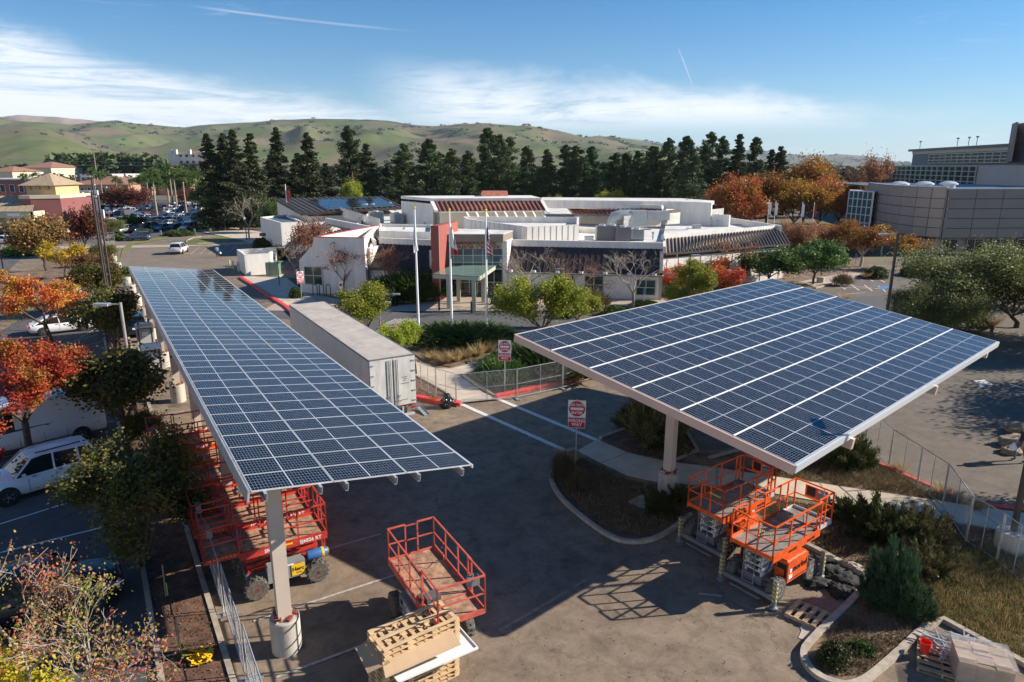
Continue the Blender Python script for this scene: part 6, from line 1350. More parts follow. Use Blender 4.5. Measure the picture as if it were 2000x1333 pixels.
for ri, (Y, x0, x1) in enumerate(rows):
    x = x0
    while x < x1:
        if rc.random() < (.93 if ri < 7 else .6):
            k = rc.choice(['sedan', 'suv', 'suv', 'sedan', 'pickup', 'van' if rc.random() < .2 else 'suv']); p_ = rc.choice(cols)
            if (k, p_) not in cm: cm[(k, p_)] = car_simple(k, p_)
            o = link('parked_car', cm[(k, p_)], None, (x, Y + .18 * (x + 100) * .5 + rc.uniform(-.3, .3), .0)); o.rotation_euler = (0, 0, R(90 + (180 if rc.random() < .5 else 0) - 12 + rc.uniform(-2, 2)))
            tag(o, '%s %s in the %s row of the crowded far car park' % (cname[p_], k, rown[ri]), 'car', '%s %ss in the %s row of the far car park' % (cname[p_], k, rown[ri]))
        x += 2.75

# ================================================================ PEOPLE
def person(loc, rz, lab, top, legs, hairm='hair', pose=(.18, -.12), bag=None, h=1.72):
    t = thing('person', lab, 'person', loc, rz); s = h / 1.72
    me = bpy.data.meshes.new('body'); import bmesh
    J = {'pel': (0, 0, .95), 'wst': (0, .01, 1.10), 'chs': (0, .0, 1.32), 'nck': (0, 0, 1.48), 'hed': (0, .015, 1.60), 'top': (0, .0, 1.70)}
    st, bk = pose
    pts = [(0, 0, .95), (0, 0, 1.12), (0, 0, 1.34), (0, 0, 1.47), (0, .015, 1.56), (0, .02, 1.66),
           (.10, 0, .90), (.11, st, .50), (.11, st - .06, .08), (.11, st + .10, .03), (-.10, 0, .90), (-.11, bk, .50), (-.11, bk - .10, .10), (-.11, bk + .04, .03),
           (.19, 0, 1.40), (.24, -.04, 1.13), (.24, .10, .90), (.24, .13, .82), (-.19, 0, 1.40), (-.24, .02, 1.13), (-.24, .04, .88), (-.24, .05, .80)]
    ed = [(0, 1), (1, 2), (2, 3), (3, 4), (4, 5), (0, 6), (6, 7), (7, 8), (8, 9), (0, 10), (10, 11), (11, 12), (12, 13), (2, 14), (14, 15), (15, 16), (16, 17), (2, 18), (18, 19), (19, 20), (20, 21)]
    rad = [.15, .14, .16, .055, .085, .08, .095, .06, .045, .045, .095, .06, .045, .045, .065, .045, .035, .035, .065, .045, .035, .035]
    me.from_pydata([tuple(c * s for c in p) for p in pts], ed, []); o = bpy.data.objects.new('body', me); COL.objects.link(o)
    md = o.modifiers.new('s', 'SKIN'); sk = me.skin_vertices[0].data
    for i, r_ in enumerate(rad): sk[i].radius = (r_ * s, r_ * s * (.75 if i in (0, 1, 2) else 1)); sk[i].use_root = i == 0
    sb = o.modifiers.new('d', 'SUBSURF'); sb.levels = 2
    dg = bpy.context.evaluated_depsgraph_get(); m2 = bpy.data.meshes.new_from_object(o.evaluated_get(dg)); bpy.data.objects.remove(o); m2.name = 'body'
    m2.materials.clear()
    for q in (top, legs, 'skin', hairm): m2.materials.append(M_[q])
    for p in m2.polygons:
        z = p.center.z / s; x = abs(p.center.x) / s; p.use_smooth = True
        p.material_index = 3 if (z > 1.62 or (z > 1.5 and p.center.y < 0)) else (2 if z > 1.47 or (x > .2 and z < 1.1) else (0 if z > .97 else (1 if z > .09 else 3)))
    link('body', m2, t)
    for s_ in (-1, 1):  # hands with five fingers
        hx, hy, hz = s_ * .24 * s, (.13 if s_ > 0 else .05) * s, (.80 if s_ > 0 else .78) * s; mb = MB(); mb.box((hx, hy, hz), (.035, .08, .09))
        for k, l_ in enumerate((.07, .08, .075, .06)): mb.tube([(hx, hy - .03 + k * .02, hz - .04), (hx - s_ * .01, hy - .03 + k * .02, hz - .04 - l_ * .6), (hx - s_ * .025, hy - .03 + k * .02, hz - .04 - l_)], .009, 5)
        mb.tube([(hx, hy + .04, hz + .02), (hx - s_ * .01, hy + .065, hz - .02), (hx - s_ * .01, hy + .07, hz - .05)], .011, 5); mb.build('hand', M_['skin'], t)
    mb = MB(); mb.box((0, .105 * s, 1.585 * s), (.022, .03, .035)); mb.build('nose', M_['skin'], t)
    if bag: lump_ = MB(); lump_.lathe([(.03, .3), (.10, .2), (.15, .05), (.12, -.05), (.02, -.08)], (.27, .1, .52), 12); lump_.build('carried_bag', M_[bag], None).location = Vector(loc)
    return t
g = G(425, 503); person((g.x, g.y, 0), R(20), 'person in a light blue shirt and dark trousers walking across the far lot', 'cloth_blue', 'cloth_dark', h=1.75)
bagm = MB(); bagm.lathe([(.02, .34), (.05, .3), (.14, .16), (.17, .04), (.12, -.02), (.01, -.03)], n=14); ob = bagm.build('carrier_bag', M_['sign_white'], None, True, (g.x + .5, g.y - .05, .55)); tag(ob, 'white carrier bag held by the walking person in light blue', 'bag')
g = G(1989, 902); person((g.x, g.y, 0), R(70), 'person in navy shirt and denim shorts at the right picture edge', 'cloth_navy', 'cloth_denim', h=1.78)
ob = bagm.build('carrier_bag', M_['sign_white'], None, True, (g.x - .36, g.y + .02, .62)); tag(ob, 'white carrier bag held by the person in navy', 'bag')
# ================================================================ VEGETATION
from mathutils import noise as NZ
def ordi(i): return ['first', 'second', 'third', 'fourth', 'fifth', 'sixth', 'seventh', 'eighth', 'ninth', 'tenth'][i] if i < 10 else str(i + 1) + 'th'
def leaf_arrays(C, size, rg, flat=0.0, aspect=1.0):
    """one quad per centre, random orientation; C (N,3), size scalar or (N,)"""
    N = len(C); s = np.broadcast_to(np.asarray(size, float), (N,)) * rg.uniform(.6, 1.3, N)
    a = rg.normal(size=(N, 3)); a[:, 2] *= (1 - flat); a /= np.linalg.norm(a, axis=1)[:, None] + 1e-9
    b = np.cross(a, rg.normal(size=(N, 3))); b /= np.linalg.norm(b, axis=1)[:, None] + 1e-9
    a = a * (s * .5)[:, None]; b = b * (s * .5 * aspect)[:, None]
    V = np.stack([C - a - b * .6, C + a * .2 - b, C + a * 1.1 + b * .2, C - a * .2 + b], 1).reshape(-1, 3); Q = np.arange(N * 4).reshape(-1, 4); return V, Q
def fibre(C, D, wd, rg):
    """thin blades from C along D"""
    N = len(C); r = np.cross(D, rg.normal(size=(N, 3))); r /= np.linalg.norm(r, axis=1)[:, None] + 1e-9; r *= wd / 2
    V = np.stack([C - r, C + r, C + D + r * .25, C + D - r * .25], 1).reshape(-1, 3); return V, np.arange(N * 4).reshape(-1, 4)
def branches(rn, p, d, L, r, depth, out, tips, spread=.55, up=.25, kids=(2, 3), shrink=.72, bend=.25):
    n = 3; pts = [p]; q = Vector(p); dd = Vector(d)
    for i in range(n):
        dd = (dd + Vector((rn.gauss(0, bend), rn.gauss(0, bend), rn.gauss(0, bend) + up * .3)) * .35).normalized(); q = q + dd * L / n; pts.append(q.copy())
    out.append((pts, r, r * (.62 if depth else .3), depth))
    if depth == 0: tips.append((q.copy(), dd.copy())); return
    if depth <= 2: tips.append((pts[2].copy(), dd.copy()))
    for k in range(rn.randint(*kids)):
        a = rn.uniform(0, 2 * pi); u = dd.cross(Vector((cos(a), sin(a), .3))).normalized(); nd = (dd + u * spread * rn.uniform(.6, 1.4) + Vector((0, 0, up))).normalized()
        s_ = pts[-1] if k < 2 else pts[-2]; branches(rn, s_, nd, L * shrink * rn.uniform(.8, 1.2), r * .6, depth - 1, out, tips, spread, up, kids, shrink, bend)
def trunk_mesh(out, m, name='trunk', minr=.0, sides=(7, 5, 4, 3)):
    mb = MB()
    for pts, r, r1, dp in out: mb.tube(pts, max(r, minr), sides[min(3, max(0, 3 - dp if dp < 3 else 0))] if dp < 3 else 7, r1=max(r1, minr * .7), cap=False)
    return mb.mesh(name, M_[m], True)
TV = {}
def leafy(key, seed, h, cw, m, leafsz=.13, n=9000, depth=4, bark='bark', th=.35, spread=.6, up=.2, fill=.32, squash=1.0, trunk_r=None, nb=(2, 3), cl=.42):
    """tree prototype: real branch skeleton, leaves clustered at the twig tips. height h, crown width cw"""
    rn = random.Random(seed); rg = np.random.default_rng(seed); out = []; tips = []; tr = trunk_r or h * .022
    H0 = h * th; mainL = (h - H0) * .42; pts = [Vector((0, 0, -.1)), Vector((rn.gauss(0, .04) * h * .3, rn.gauss(0, .04) * h * .3, H0 * .5)), Vector((rn.gauss(0, .03) * h, rn.gauss(0, .03) * h, H0))]
    out.append((pts, tr * 1.25, tr, 5)); k0 = 5
    for k in range(k0):
        a = 2 * pi * k / k0 + rn.uniform(-.4, .4); d = Vector((cos(a) * spread * 1.2, sin(a) * spread * 1.2, 1 if k else 2)).normalized(); branches(rn, pts[-1], d, mainL * rn.uniform(.8, 1.1), tr * .62, depth - 1, out, tips, spread, up, nb)
    T = np.array([tuple(t[0]) for t in tips]); c = T.mean(0); zmin, zmax = T[:, 2].min(), T[:, 2].max(); wr = np.percentile(np.linalg.norm(T[:, :2] - c[:2], axis=1), 95)
    sx = cw / 2 / wr * .92; sz = (h - H0 * .9) / (zmax - H0 * .9) * .97
    def fx(p): q = Vector(p); w_ = max(0, min(1, (q.z - H0 * .9) / (h * .12))); q.x *= 1 + (sx - 1) * w_; q.y *= 1 + (sx - 1) * w_; q.z = H0 * .9 + (q.z - H0 * .9) * sz if q.z > H0 * .9 else q.z; return q
    out = [([fx(p) for p in pts], r, r1, dp) for pts, r, r1, dp in out]; T = np.array([tuple(fx(t[0])) for t in tips])
    tm = trunk_mesh(out, bark, minr=.012)
    idx = rg.integers(0, len(T), n); C = T[idx] + rg.normal(size=(n, 3)) * cl * np.array([1, 1, .75]) * (h / 6)
    if fill: k = int(n * fill); j = rg.integers(0, len(T), k); C[:k] = T[j] * rg.uniform(.75, 1.0, (k, 1)) + (1 - rg.uniform(.75, 1, (k, 1))) * np.array([0, 0, h * .55]) + rg.normal(size=(k, 3)) * cl
    C = C[C[:, 2] > H0 * .75]; V, Q = leaf_arrays(C, leafsz, rg, .2); cm_ = fast('crown', V, Q, M_[m]); TV[key] = (tm, cm_, h, cw); return TV[key]
def bare(key, seed, h, cw, bark='twig', depth=6, th=.28, spread=.5, up=.12, leaves=None, n=600, ls=.12, kids=(2, 3)):
    rn = random.Random(seed); rg = np.random.default_rng(seed); out = []; tips = []; tr = h * .018; H0 = h * th
    pts = [Vector((0, 0, -.1)), Vector((0, 0, H0 * .6)), Vector((.02 * h, 0, H0))]; out.append((pts, tr * 1.2, tr, 5))
    for k in range(4):
        a = 2 * pi * k / 4 + rn.uniform(-.4, .4); d = Vector((cos(a) * spread * 1.1, sin(a) * spread * 1.1, 1)).normalized(); branches(rn, pts[-1], d, h * .26, tr * .6, depth - 1, out, tips, spread, up, kids, .76, .3)
    T = np.array([tuple(t[0]) for t in tips]); sx = cw / 2 / (np.percentile(np.linalg.norm(T[:, :2], axis=1), 96)); sz = (h - H0) / (T[:, 2].max() - H0)
    def fx(p): q = Vector(p); w_ = max(0, min(1, (q.z - H0) / (h * .1))); q.x *= 1 + (sx - 1) * w_; q.y *= 1 + (sx - 1) * w_; q.z = H0 + (q.z - H0) * sz if q.z > H0 else q.z; return q
    out = [([fx(p) for p in pts], r, r1, dp) for pts, r, r1, dp in out]; T = np.array([tuple(fx(t[0])) for t in tips])
    tm = trunk_mesh(out, bark, minr=(.007 if key == 'bare_red' else .011) if h < 9 else .022); cm_ = None
    if leaves: C = T[rg.integers(0, len(T), n)] + rg.normal(size=(n, 3)) * .12; V, Q = leaf_arrays(C, ls, rg); cm_ = fast('crown', V, Q, M_[leaves])
    TV[key] = (tm, cm_, h, cw); return TV[key]
def conifer(key, seed, h, r, m, kind='redwood', n=15000, bark='bark'):
    rn = random.Random(seed); rg = np.random.default_rng(seed); Cs = []; Ss = []; mb = MB(); mb.tube([(0, 0, 0), (.01 * h, 0, h * .5), (0, 0, h * .98)], [h * .018, h * .011, .04], 7, cap=False)
    nb = 150 if kind == 'redwood' else 95; per = n // nb
    for k in range(nb):
        f = (k + rn.random()) / nb; z = h * (.06 + .94 * f) if kind == 'redwood' else h * (.10 + .90 * f ** .9)
        env = (1 - f) ** .85 * (.92 + .22 * NZ.noise(Vector((f * 9, seed, 0)))) if kind == 'redwood' else ((1 - f) ** .6 * (.85 + .5 * NZ.noise(Vector((f * 7, seed, 0)))) * (0.75 + .25 * min(1, f * 4)))
        L = r * env * rn.uniform(.6, 1.18) + .25; a = rn.uniform(0, 2 * pi) ; droop = -.22 if kind == 'redwood' else .22
        if kind == 'redwood':
            t = rg.random(per) ** .6; wd = .10 * L + .12
            p = np.stack([np.cos(a) * L * t, np.sin(a) * L * t, z + droop * L * t + .10 * L * t * t], 1) + rg.normal(size=(per, 3)) * np.array([wd, wd, wd * .45])
            Cs.append(p); Ss.append(np.full(per, .42)); mb.tube([(0, 0, z), (cos(a) * L * .9, sin(a) * L * .9, z + droop * L * .7)], .05, 3, r1=.012, cap=False)
        else:
            for q in range(3):
                tt = .45 + .28 * q; c = np.array([np.cos(a) * L * tt, np.sin(a) * L * tt, z + droop * L * tt]); rr = (.16 * L + .38) * rn.uniform(.8, 1.2); d = rg.normal(size=(per // 3, 3)); d /= np.linalg.norm(d, axis=1)[:, None]
                Cs.append(c + d * rr * rg.uniform(.5, 1.05, (per // 3, 1)) * np.array([1, 1, .8])); Ss.append(np.full(per // 3, .34))
            mb.tube([(0, 0, z), (cos(a) * L, sin(a) * L, z + droop * L)], .06, 3, r1=.015, cap=False)
    C = np.concatenate(Cs); S = np.concatenate(Ss); V, Q = leaf_arrays(C, S, rg, .3, .8); TV[key] = (mb.mesh('trunk', M_[bark]), fast('crown', V, Q, M_[m]), h, r * 2); return TV[key]
def palm(key, seed, h):
    rn = random.Random(seed); rg = np.random.default_rng(seed); mb = MB(); mb.tube([(0, 0, 0), (.1, 0, h * .5), (0, 0, h * .93)], [.32, .2, .2], 8, cap=False); mb.tube([(0, 0, h * .86), (0, 0, h * .95)], [.22, .42], 8)
    Cs = []; Ds = []
    for k in range(34):
        a = rn.uniform(0, 2 * pi); e = rn.uniform(-.35, 1.25); L = rn.uniform(1.7, 2.5); p = np.array([0, 0, h * .95]); d = np.array([cos(a) * cos(e), sin(a) * cos(e), sin(e)])
        for s in range(9):
            p2 = p + d * L / 9; d = d + np.array([0, 0, -.16]); d /= np.linalg.norm(d)
            for w_ in range(6):
                sd_ = np.cross(d, [0, 0, 1.]); sd_ /= np.linalg.norm(sd_) + 1e-9; Cs.append(p + (p2 - p) * rn.random()); Ds.append((sd_ * (1 if w_ % 2 else -1) * .45 + d * .35 + np.array([0, 0, -.18])) * rn.uniform(.7, 1.1))
            p = p2
    V, Q = fibre(np.array(Cs), np.array(Ds), .09, rg); TV[key] = (mb.mesh('trunk', M_['palm_trunk'], True), fast('crown', V, Q, M_['palm_leaf']), h, 4.5)
def shrub(key, seed, m, n=2500, ls=.10, form='dome', spiky=.0):
    rg = np.random.default_rng(seed); d = rg.normal(size=(n, 3)); d /= np.linalg.norm(d, axis=1)[:, None]; d[:, 2] = np.abs(d[:, 2])
    nb = 14; B = rg.normal(size=(nb, 3)); B /= np.linalg.norm(B, axis=1)[:, None]; B[:, 2] = np.abs(B[:, 2]) * .8; j = rg.integers(0, nb, n)
    C = B[j] * np.array([.62, .62, .6]) + d * rg.uniform(.22, .42, (n, 1)); C[:, 2] = np.abs(C[:, 2])
    k = n // 4; C[:k] = d[:k] * rg.uniform(.4, .9, (k, 1))
    if spiky: V, Q = fibre(C, (C * .3 + rg.normal(size=(n, 3)) * .12 + np.array([0, 0, .22])) * spiky, ls * .4, rg)
    else: V, Q = leaf_arrays(C, ls, rg)
    mb = MB()
    for q in range(7): a = q * .9; mb.tube([(0, 0, 0), (cos(a) * .3, sin(a) * .3, .5)], .02, 3, cap=False)
    TV[key] = (mb.mesh('stems', M_['bark']), fast('foliage', V, Q, M_[m]), 1, 2)
def juniper(key, seed, m, nb=46, per=170, cone=0.0, ls=.035):
    rg = np.random.default_rng(seed); Cs = []; Ds = []; mb = MB()
    for k in range(nb):
        a = rg.uniform(0, 2 * pi); e = rg.uniform(.15, 1.45) if not cone else rg.uniform(.5, 1.5); L = (rg.uniform(.55, 1.1)) * (1 if not cone else (.55 + .55 * (e / 1.5) ** 2)); d = np.array([cos(a) * cos(e), sin(a) * cos(e), sin(e) * 1.0]); b0 = np.array([cos(a), sin(a), 0]) * rg.uniform(0, .35 if not cone else .3); t = rg.random(per) ** .6
        P = b0 + d * L * t[:, None] + np.array([0, 0, .06]) + rg.normal(size=(per, 3)) * (.035 + .09 * (1 - t))[:, None]; P[:, 2] = np.abs(P[:, 2]); Cs.append(P); Ds.append((d * .11 + rg.normal(size=(per, 3)) * .055 + np.array([0, 0, .03])) * (1.1 - .4 * t)[:, None])
        mb.tube([tuple(b0), tuple(b0 + d * L * .85)], .012, 3, r1=.004, cap=False)
    V, Q = fibre(np.concatenate(Cs), np.concatenate(Ds), ls, rg); TV[key] = (mb.mesh('stems', M_['bark']), fast('foliage', V, Q, M_[m]), 1, 2)
def tuft(key, seed, m, n=260):
    rg = np.random.default_rng(seed); a = rg.uniform(0, 2 * pi, n); C = np.stack([np.cos(a), np.sin(a), np.zeros(n)], 1) * rg.uniform(0, .15, (n, 1)); D = np.stack([np.cos(a) * .8, np.sin(a) * .8, np.full(n, .9)], 1) * rg.uniform(.5, 1.05, (n, 1)) + rg.normal(size=(n, 3)) * .12
    V, Q = fibre(C, D, .03, rg); TV[key] = (None, fast('blades', V, Q, M_[m]), 1, 2)
def plant(key, loc, lab, cat='tree', name='tree', grp=None, rz=None, h=None, wscale=None, sc=None):
    tm, cm_, hh, cw = TV[key]; t = thing(name, lab, cat, loc, rz if rz is not None else random.uniform(0, 6.28), grp)
    s = (h / hh) if h else 1; w_ = (wscale / cw) if wscale else s; t.scale = sc if sc else (w_, w_, s)
    if tm: link(tm.name.split('.')[0], tm, t)
    if cm_: link(cm_.name.split('.')[0], cm_, t)
    return t
def at(x, Y, top): return (XD(x, Y, 2), Y, 0), ZT(top, Y)
# ---- prototypes
leafy('red_a', 3, 6.2, 7.2, 'maple_red', .11, 17000, 4, th=.34, spread=.8, up=.05, cl=.20, fill=.04)
leafy('red_b', 8, 6.2, 6.2, 'maple_red', .10, 20000, 4, th=.34, spread=.75, up=.08, cl=.20, fill=.04)
leafy('dark_a', 5, 5.2, 5.0, 'tree_dark', .095, 30000, 5, th=.12, spread=.75, up=.05, cl=.26, fill=.2)
leafy('dark_b', 15, 5.0, 4.2, 'tree_dark', .14, 12000, 4, th=.22, spread=.6, up=.1, cl=.36)
leafy('lime_a', 6, 5.5, 6.5, 'tree_lime', .13, 24000, 4, th=.2, spread=.6, up=.15, cl=.30)
leafy('green_a', 7, 5.5, 6, 'tree_green', .22, 10000, 4, th=.25, spread=.6, up=.1, cl=.4)
leafy('olive_a', 9, 7, 9, 'tree_olive', .125, 34000, 4, th=.15, spread=.75, up=.05, cl=.45)
leafy('brown_a', 12, 8, 6.5, 'tree_brown', .26, 8000, 4, th=.2, spread=.5, up=.25, cl=.4)
leafy('wine_a', 14, 7, 8, 'tree_wine', .3, 8000, 4, th=.25, spread=.65, up=.1, cl=.45)
leafy('orange_a', 17, 12, 12, 'tree_orange', .33, 14000, 4, th=.15, spread=.55, up=.25, cl=.40)
leafy('gold_a', 18, 12, 11, 'tree_gold', .32, 14000, 4, th=.2, spread=.55, up=.25, cl=.40)
leafy('yellow_a', 19, 5, 5, 'tree_yellow', .2, 4500, 4, th=.3, spread=.55, up=.2, cl=.35)
leafy('birch_a', 23, 7, 5.5, 'tree_gold', .24, 2600, 4, 'bark_pale', th=.3, spread=.5, up=.25, cl=.3)
leafy('pale_a', 24, 6, 8, 'tree_pale_brown', .16, 9000, 5, 'twig_red', th=.15, spread=.7, up=.1, cl=.35)
bare('bare_a', 31, 6.5, 7, 'twig_pale', 6); bare('bare_b', 32, 6, 7.5, 'twig_red', 6); bare('bare_c', 35, 6, 6.5, 'twig_red', 6, leaves='tree_pale_brown', n=900, ls=.14); bare('bare_red', 36, 6, 8, 'twig_pale', 7, leaves='leaf_mix', n=9000, ls=.055)
conifer('red1', 41, 22, 5.2, 'redwood', 'redwood', 20000); conifer('red2', 42, 22, 4.8, 'redwood', 'redwood', 18000)
conifer('pine1', 43, 22, 4.6, 'pine', 'pine', 17000); conifer('pine2', 44, 22, 5.2, 'pine', 'pine', 17000); conifer('pine3', 45, 22, 4.0, 'pine', 'pine', 15000)
palm('palm_a', 51, 11); palm('palm_b', 52, 11)
shrub('sh_dark', 61, 'shrub_dark', 3500, .10); shrub('sh_green', 62, 'shrub_green', 3500, .10); juniper('sh_blue', 63, 'shrub_blue', 70, 300, 1, .022); juniper('sh_juniper', 64, 'shrub_dark', 44, 200); juniper('sh_juniper2', 68, 'shrub_olive', 34, 170); shrub('sh_scrub', 65, 'dry_scrub', 1600, .09, spiky=.8); shrub('sh_rose', 66, 'shrub_green', 6000, .1, spiky=.55); shrub('sh_lime', 67, 'tree_lime', 3500, .11)
tuft('tuft', 71, 'dry_tuft'); tuft('gtuft', 72, 'green_grass')
# ---- near left trees
def T(key, x, y, top, w, lab, z=0.0, name='tree', grp=None, cat='tree', rz=None):
    g = G(x, y, z); hh = ZT(top, g.y) - z; return plant(key, (g.x, g.y, z), lab, cat, name, grp, rz, h=hh, wscale=w)
T('red_a', 103, 690, 525, 7.6, 'red and orange leaved tree over the white sedan at left', rz=.5)
T('red_b', 72, 905, 672, 6.4, 'bright orange and red leaved tree in front of the white van', rz=2.0)
g = LP(8.2, -2.5, .1); plant('dark_a', g, 'large dark green tree with yellow tips, nearest in the planting strip', 'tree', 'tree', None, 1.0, h=4.6, wscale=5.2)
T('dark_b', 245, 862, 690, 4.9, 'dark green tree behind the grey lamp post in the planting strip', .1)
T('dark_b', 228, 706, 565, 4.6, 'dark shaded tree around the tall slim poles', .1)
T('dark_a', 290, 880, 800, 2.2, 'small leafy sapling right of the lamp post foot', .1)
T('brown_a', 92, 530, 425, 6.6, 'russet brown upright tree before the maroon shop wall')
T('yellow_a', 127, 548, 475, 5.2, 'yellow-orange tree on the grass right of the russet tree')
T('wine_a', 166, 500, 405, 5.8, 'thin purplish brown tree behind the tall slim poles')
T('dark_b', 205, 610, 515, 4.5, 'green and red tree by the concrete footings, upper in the strip', .1); T('brown_a', 180, 560, 498, 4.4, 'dark bushy tree left of the tall slim poles', .05); T('dark_b', 208, 520, 478, 3.6, 'small green tree at the top of the planting strip', .05)
# bare foreground tree lower left, crown only in view
g = G(80, 1290, 3.0); t = plant('bare_red', (g.x + .35, g.y - .5, 0), 'bare grey twigged tree with last red leaves at the bottom left corner', 'tree', 'tree', None, .3, h=5.9, wscale=7.6)
leafy('yel_b', 77, 5, 3.6, 'leaf_yellow', .10, 7000, 4, th=.2, cl=.3); g = G(20, 1300, 3.0); plant('yel_b', (g.x - .3, g.y - .8, 0), 'yellow and green leaved tree at the very bottom left', 'tree', 'tree', None, 1, h=4.6, wscale=3.4)
# ---- around the centre
T('lime_a', 718, 655, 560, 6.2, 'yellow-green rounded tree just right of the trailer'); T('lime_a', 785, 705, 632, 3.6, 'yellow-green bushy tree touching the trailer rear corner', rz=2)
T('lime_a', 1060, 668, 545, 7.2, 'large yellow-green tree left of the canopy corner', rz=1.2); T('lime_a', 1125, 640, 568, 3.8, 'smaller yellow-green tree behind the large one', rz=4)
T('lime_a', 1352, 602, 512, 5.2, 'light green tree just beyond the canopy edge', rz=3); T('lime_a', 1318, 608, 560, 3.4, 'low light green tree beside the slim lamp', rz=5)
T('green_a', 1500, 560, 488, 7.0, 'dark green rounded tree in front of the ribbed wing'); T('green_a', 1588, 556, 475, 6.2, 'dark green rounded tree right of the ribbed wing end', rz=1.4)
T('bare_c', 672, 578, 476, 6.2, 'bare reddish tree against the white gable wall'); T('bare_a', 582, 560, 470, 5.2, 'bare dark twigged tree left of the white gable wall'); T('pale_a', 610, 520, 425, 8.6, 'dense brown twigged tree behind the white gable wall')
T('bare_c', 765, 582, 478, 6.8, 'bare tree with few red leaves before the left dark roof', rz=2); T('bare_a', 487, 470, 375, 8.5, 'tall pale leafless tree by the redwoods', rz=1); T('green_a', 525, 455, 392, 5.5, 'small bright green tree behind the pale leafless tree')
for i, (x, y, tp, w_) in enumerate(((1035, 602, 478, 8.4), (1125, 606, 495, 7.4), (1236, 606, 482, 8.2))): T('bare_b' if i % 2 else 'bare_a', x, y, tp, w_, 'leafless grey tree before the right front wing, %s of three' % ('left', 'middle', 'right')[i], grp='leafless trees before the right front wing', rz=i * 2.1)
for i, (x, y, tp, w_) in enumerate(((1405, 560, 460, 7), (1440, 552, 470, 6))): T('bare_c', x, y, tp, w_, ('left', 'right')[i] + ' leafless tree with red tinged twigs before the ribbed wing', rz=i * 3)
leafy('red_s', 91, 3.2, 3.6, 'maple_red', .16, 4000, 3, th=.15, cl=.35)
for i, (x, y, tp, w_) in enumerate(((1318, 575, 520, 4.2), (1415, 575, 525, 4.6), (1395, 560, 505, 3))): T('red_s', x, y, tp, w_, 'small scarlet leaved tree by the ribbed wing, %s' % ('left', 'right', 'rear one')[i])
SB = [  # x,y base, top y, width, key, label
 (805, 590, 535, 9.5, 'sh_rose', 'wide dark green hedge mass before the left wing'), (748, 600, 562, 3.4, 'sh_dark', 'low dark shrub left of the hedge mass'),
 (900, 682, 652, 9.5, 'sh_rose', 'long rounded green bush in the middle of the central bed'), (845, 672, 648, 5.5, 'sh_green', 'green bush left of the central bed, by the flagpoles'), (1085, 742, 685, 7.5, 'sh_rose', 'large dark rosemary bush behind the chain link panels'), (985, 755, 715, 4.6, 'sh_rose', 'rounded green bush just behind the DO NOT ENTER sign post'), (1010, 722, 690, 5, 'sh_rose', 'green bush left end of the rosemary mass'), (1160, 715, 690, 4, 'sh_green', 'green bush under the canopy corner'),
 (1290, 880, 795, 4.6, 'sh_juniper', 'big dark bush on the shaded island under the canopy'), (1240, 850, 805, 2.4, 'sh_juniper', 'smaller dark bush left on the shaded island'),
 (1160, 610, 575, 4.5, 'sh_scrub', 'twiggy brown-green shrub before the right wing'), (1205, 618, 598, 3.4, 'sh_green', 'low clipped shrub before the right wing'), (1110, 622, 600, 3.2, 'sh_dark', 'dark low shrub behind the yellow-green tree'), (1265, 606, 590, 4.0, 'sh_lime', 'low lime shrub under the right leafless tree'),
 (1655, 920, 862, 2.9, 'sh_juniper', 'rounded dark bush below the canopy near corner'), (1680, 925, 880, 2.2, 'sh_juniper', 'dark bush right of the round one by the fence'), (1600, 905, 875, 2.0, 'sh_juniper', 'dark bush under the canopy fascia'),
 (1745, 1072, 1015, 3.0, 'sh_juniper', 'spreading dark juniper behind the spiky shrub'), (1822, 1080, 1025, 2.8, 'sh_juniper', 'spreading juniper right of the first one'), (1690, 1040, 1000, 2.6, 'sh_juniper', 'low juniper beside the walk'), (1820, 1130, 1085, 2.2, 'sh_juniper', 'low juniper above the dry slope'),
 (1640, 1310, 1270, 1.25, 'sh_dark', 'low dark shrub in the rounded kerb nose'), (1690, 1285, 1262, .9, 'sh_green', 'small green plant behind the low dark shrub'), (1290, 1010, 975, 1.7, 'sh_juniper', 'dark shrub against the concrete pier'), (1330, 985, 960, 1.3, 'sh_juniper', 'dark shrub between pier and orange lift'), (1100, 945, 900, 1.4, 'sh_scrub', 'dry brown clump on the island tip'), (1130, 960, 930, 1.3, 'sh_scrub', 'second dry clump on the island'),
 (40, 500, 475, 6.5, 'sh_green', 'round clipped hedge by the shop road'), (20, 503, 480, 5, 'sh_green', 'left part of the clipped hedge by the shop road'), (340, 462, 450, 8, 'sh_dark', 'long low dark hedge on the far drive'), (275, 458, 447, 5, 'sh_dark', 'dark mound shrub by the blue SUV'), (228, 470, 455, 4, 'sh_green', 'light hedge left of the blue SUV'),
 (508, 492, 462, 3.6, 'sh_dark', 'dark shrub at the left corner of the annex'), (538, 510, 476, 4.2, 'sh_dark', 'dark round shrub before the annex corner'), (575, 585, 560, 1.8, 'sh_green', 'small green shrub by the edgewise sign'), (150, 545, 520, 4, 'sh_green', 'green shrub under the yellow tree'), (235, 555, 520, 3.4, 'sh_green', 'green shrub beside the far footings'),
 (1650, 560, 540, 2.6, 'sh_scrub', 'dry shrub in the right planting bed'), (1560, 575, 556, 2.4, 'sh_green', 'low green plant near the canopy far edge'), (1720, 545, 520, 4, 'sh_dark', 'dark shrub row before the civic building'), (1800, 542, 520, 5, 'sh_dark', 'dark low shrub right of it before the civic building')]
for i_, (x, y, tp, w_, key, lab) in enumerate(SB):
    if key == 'sh_juniper' and i_ % 2 == 0: key = 'sh_juniper2'
    g = G(x, y); hh = max(.35, ZT(tp, g.y)); t = plant(key, (g.x, g.y + w_ * .25, .02), lab, 'shrub', 'shrub', None, None, sc=(w_ / 2, w_ / 2 * .8, hh * 1.05))
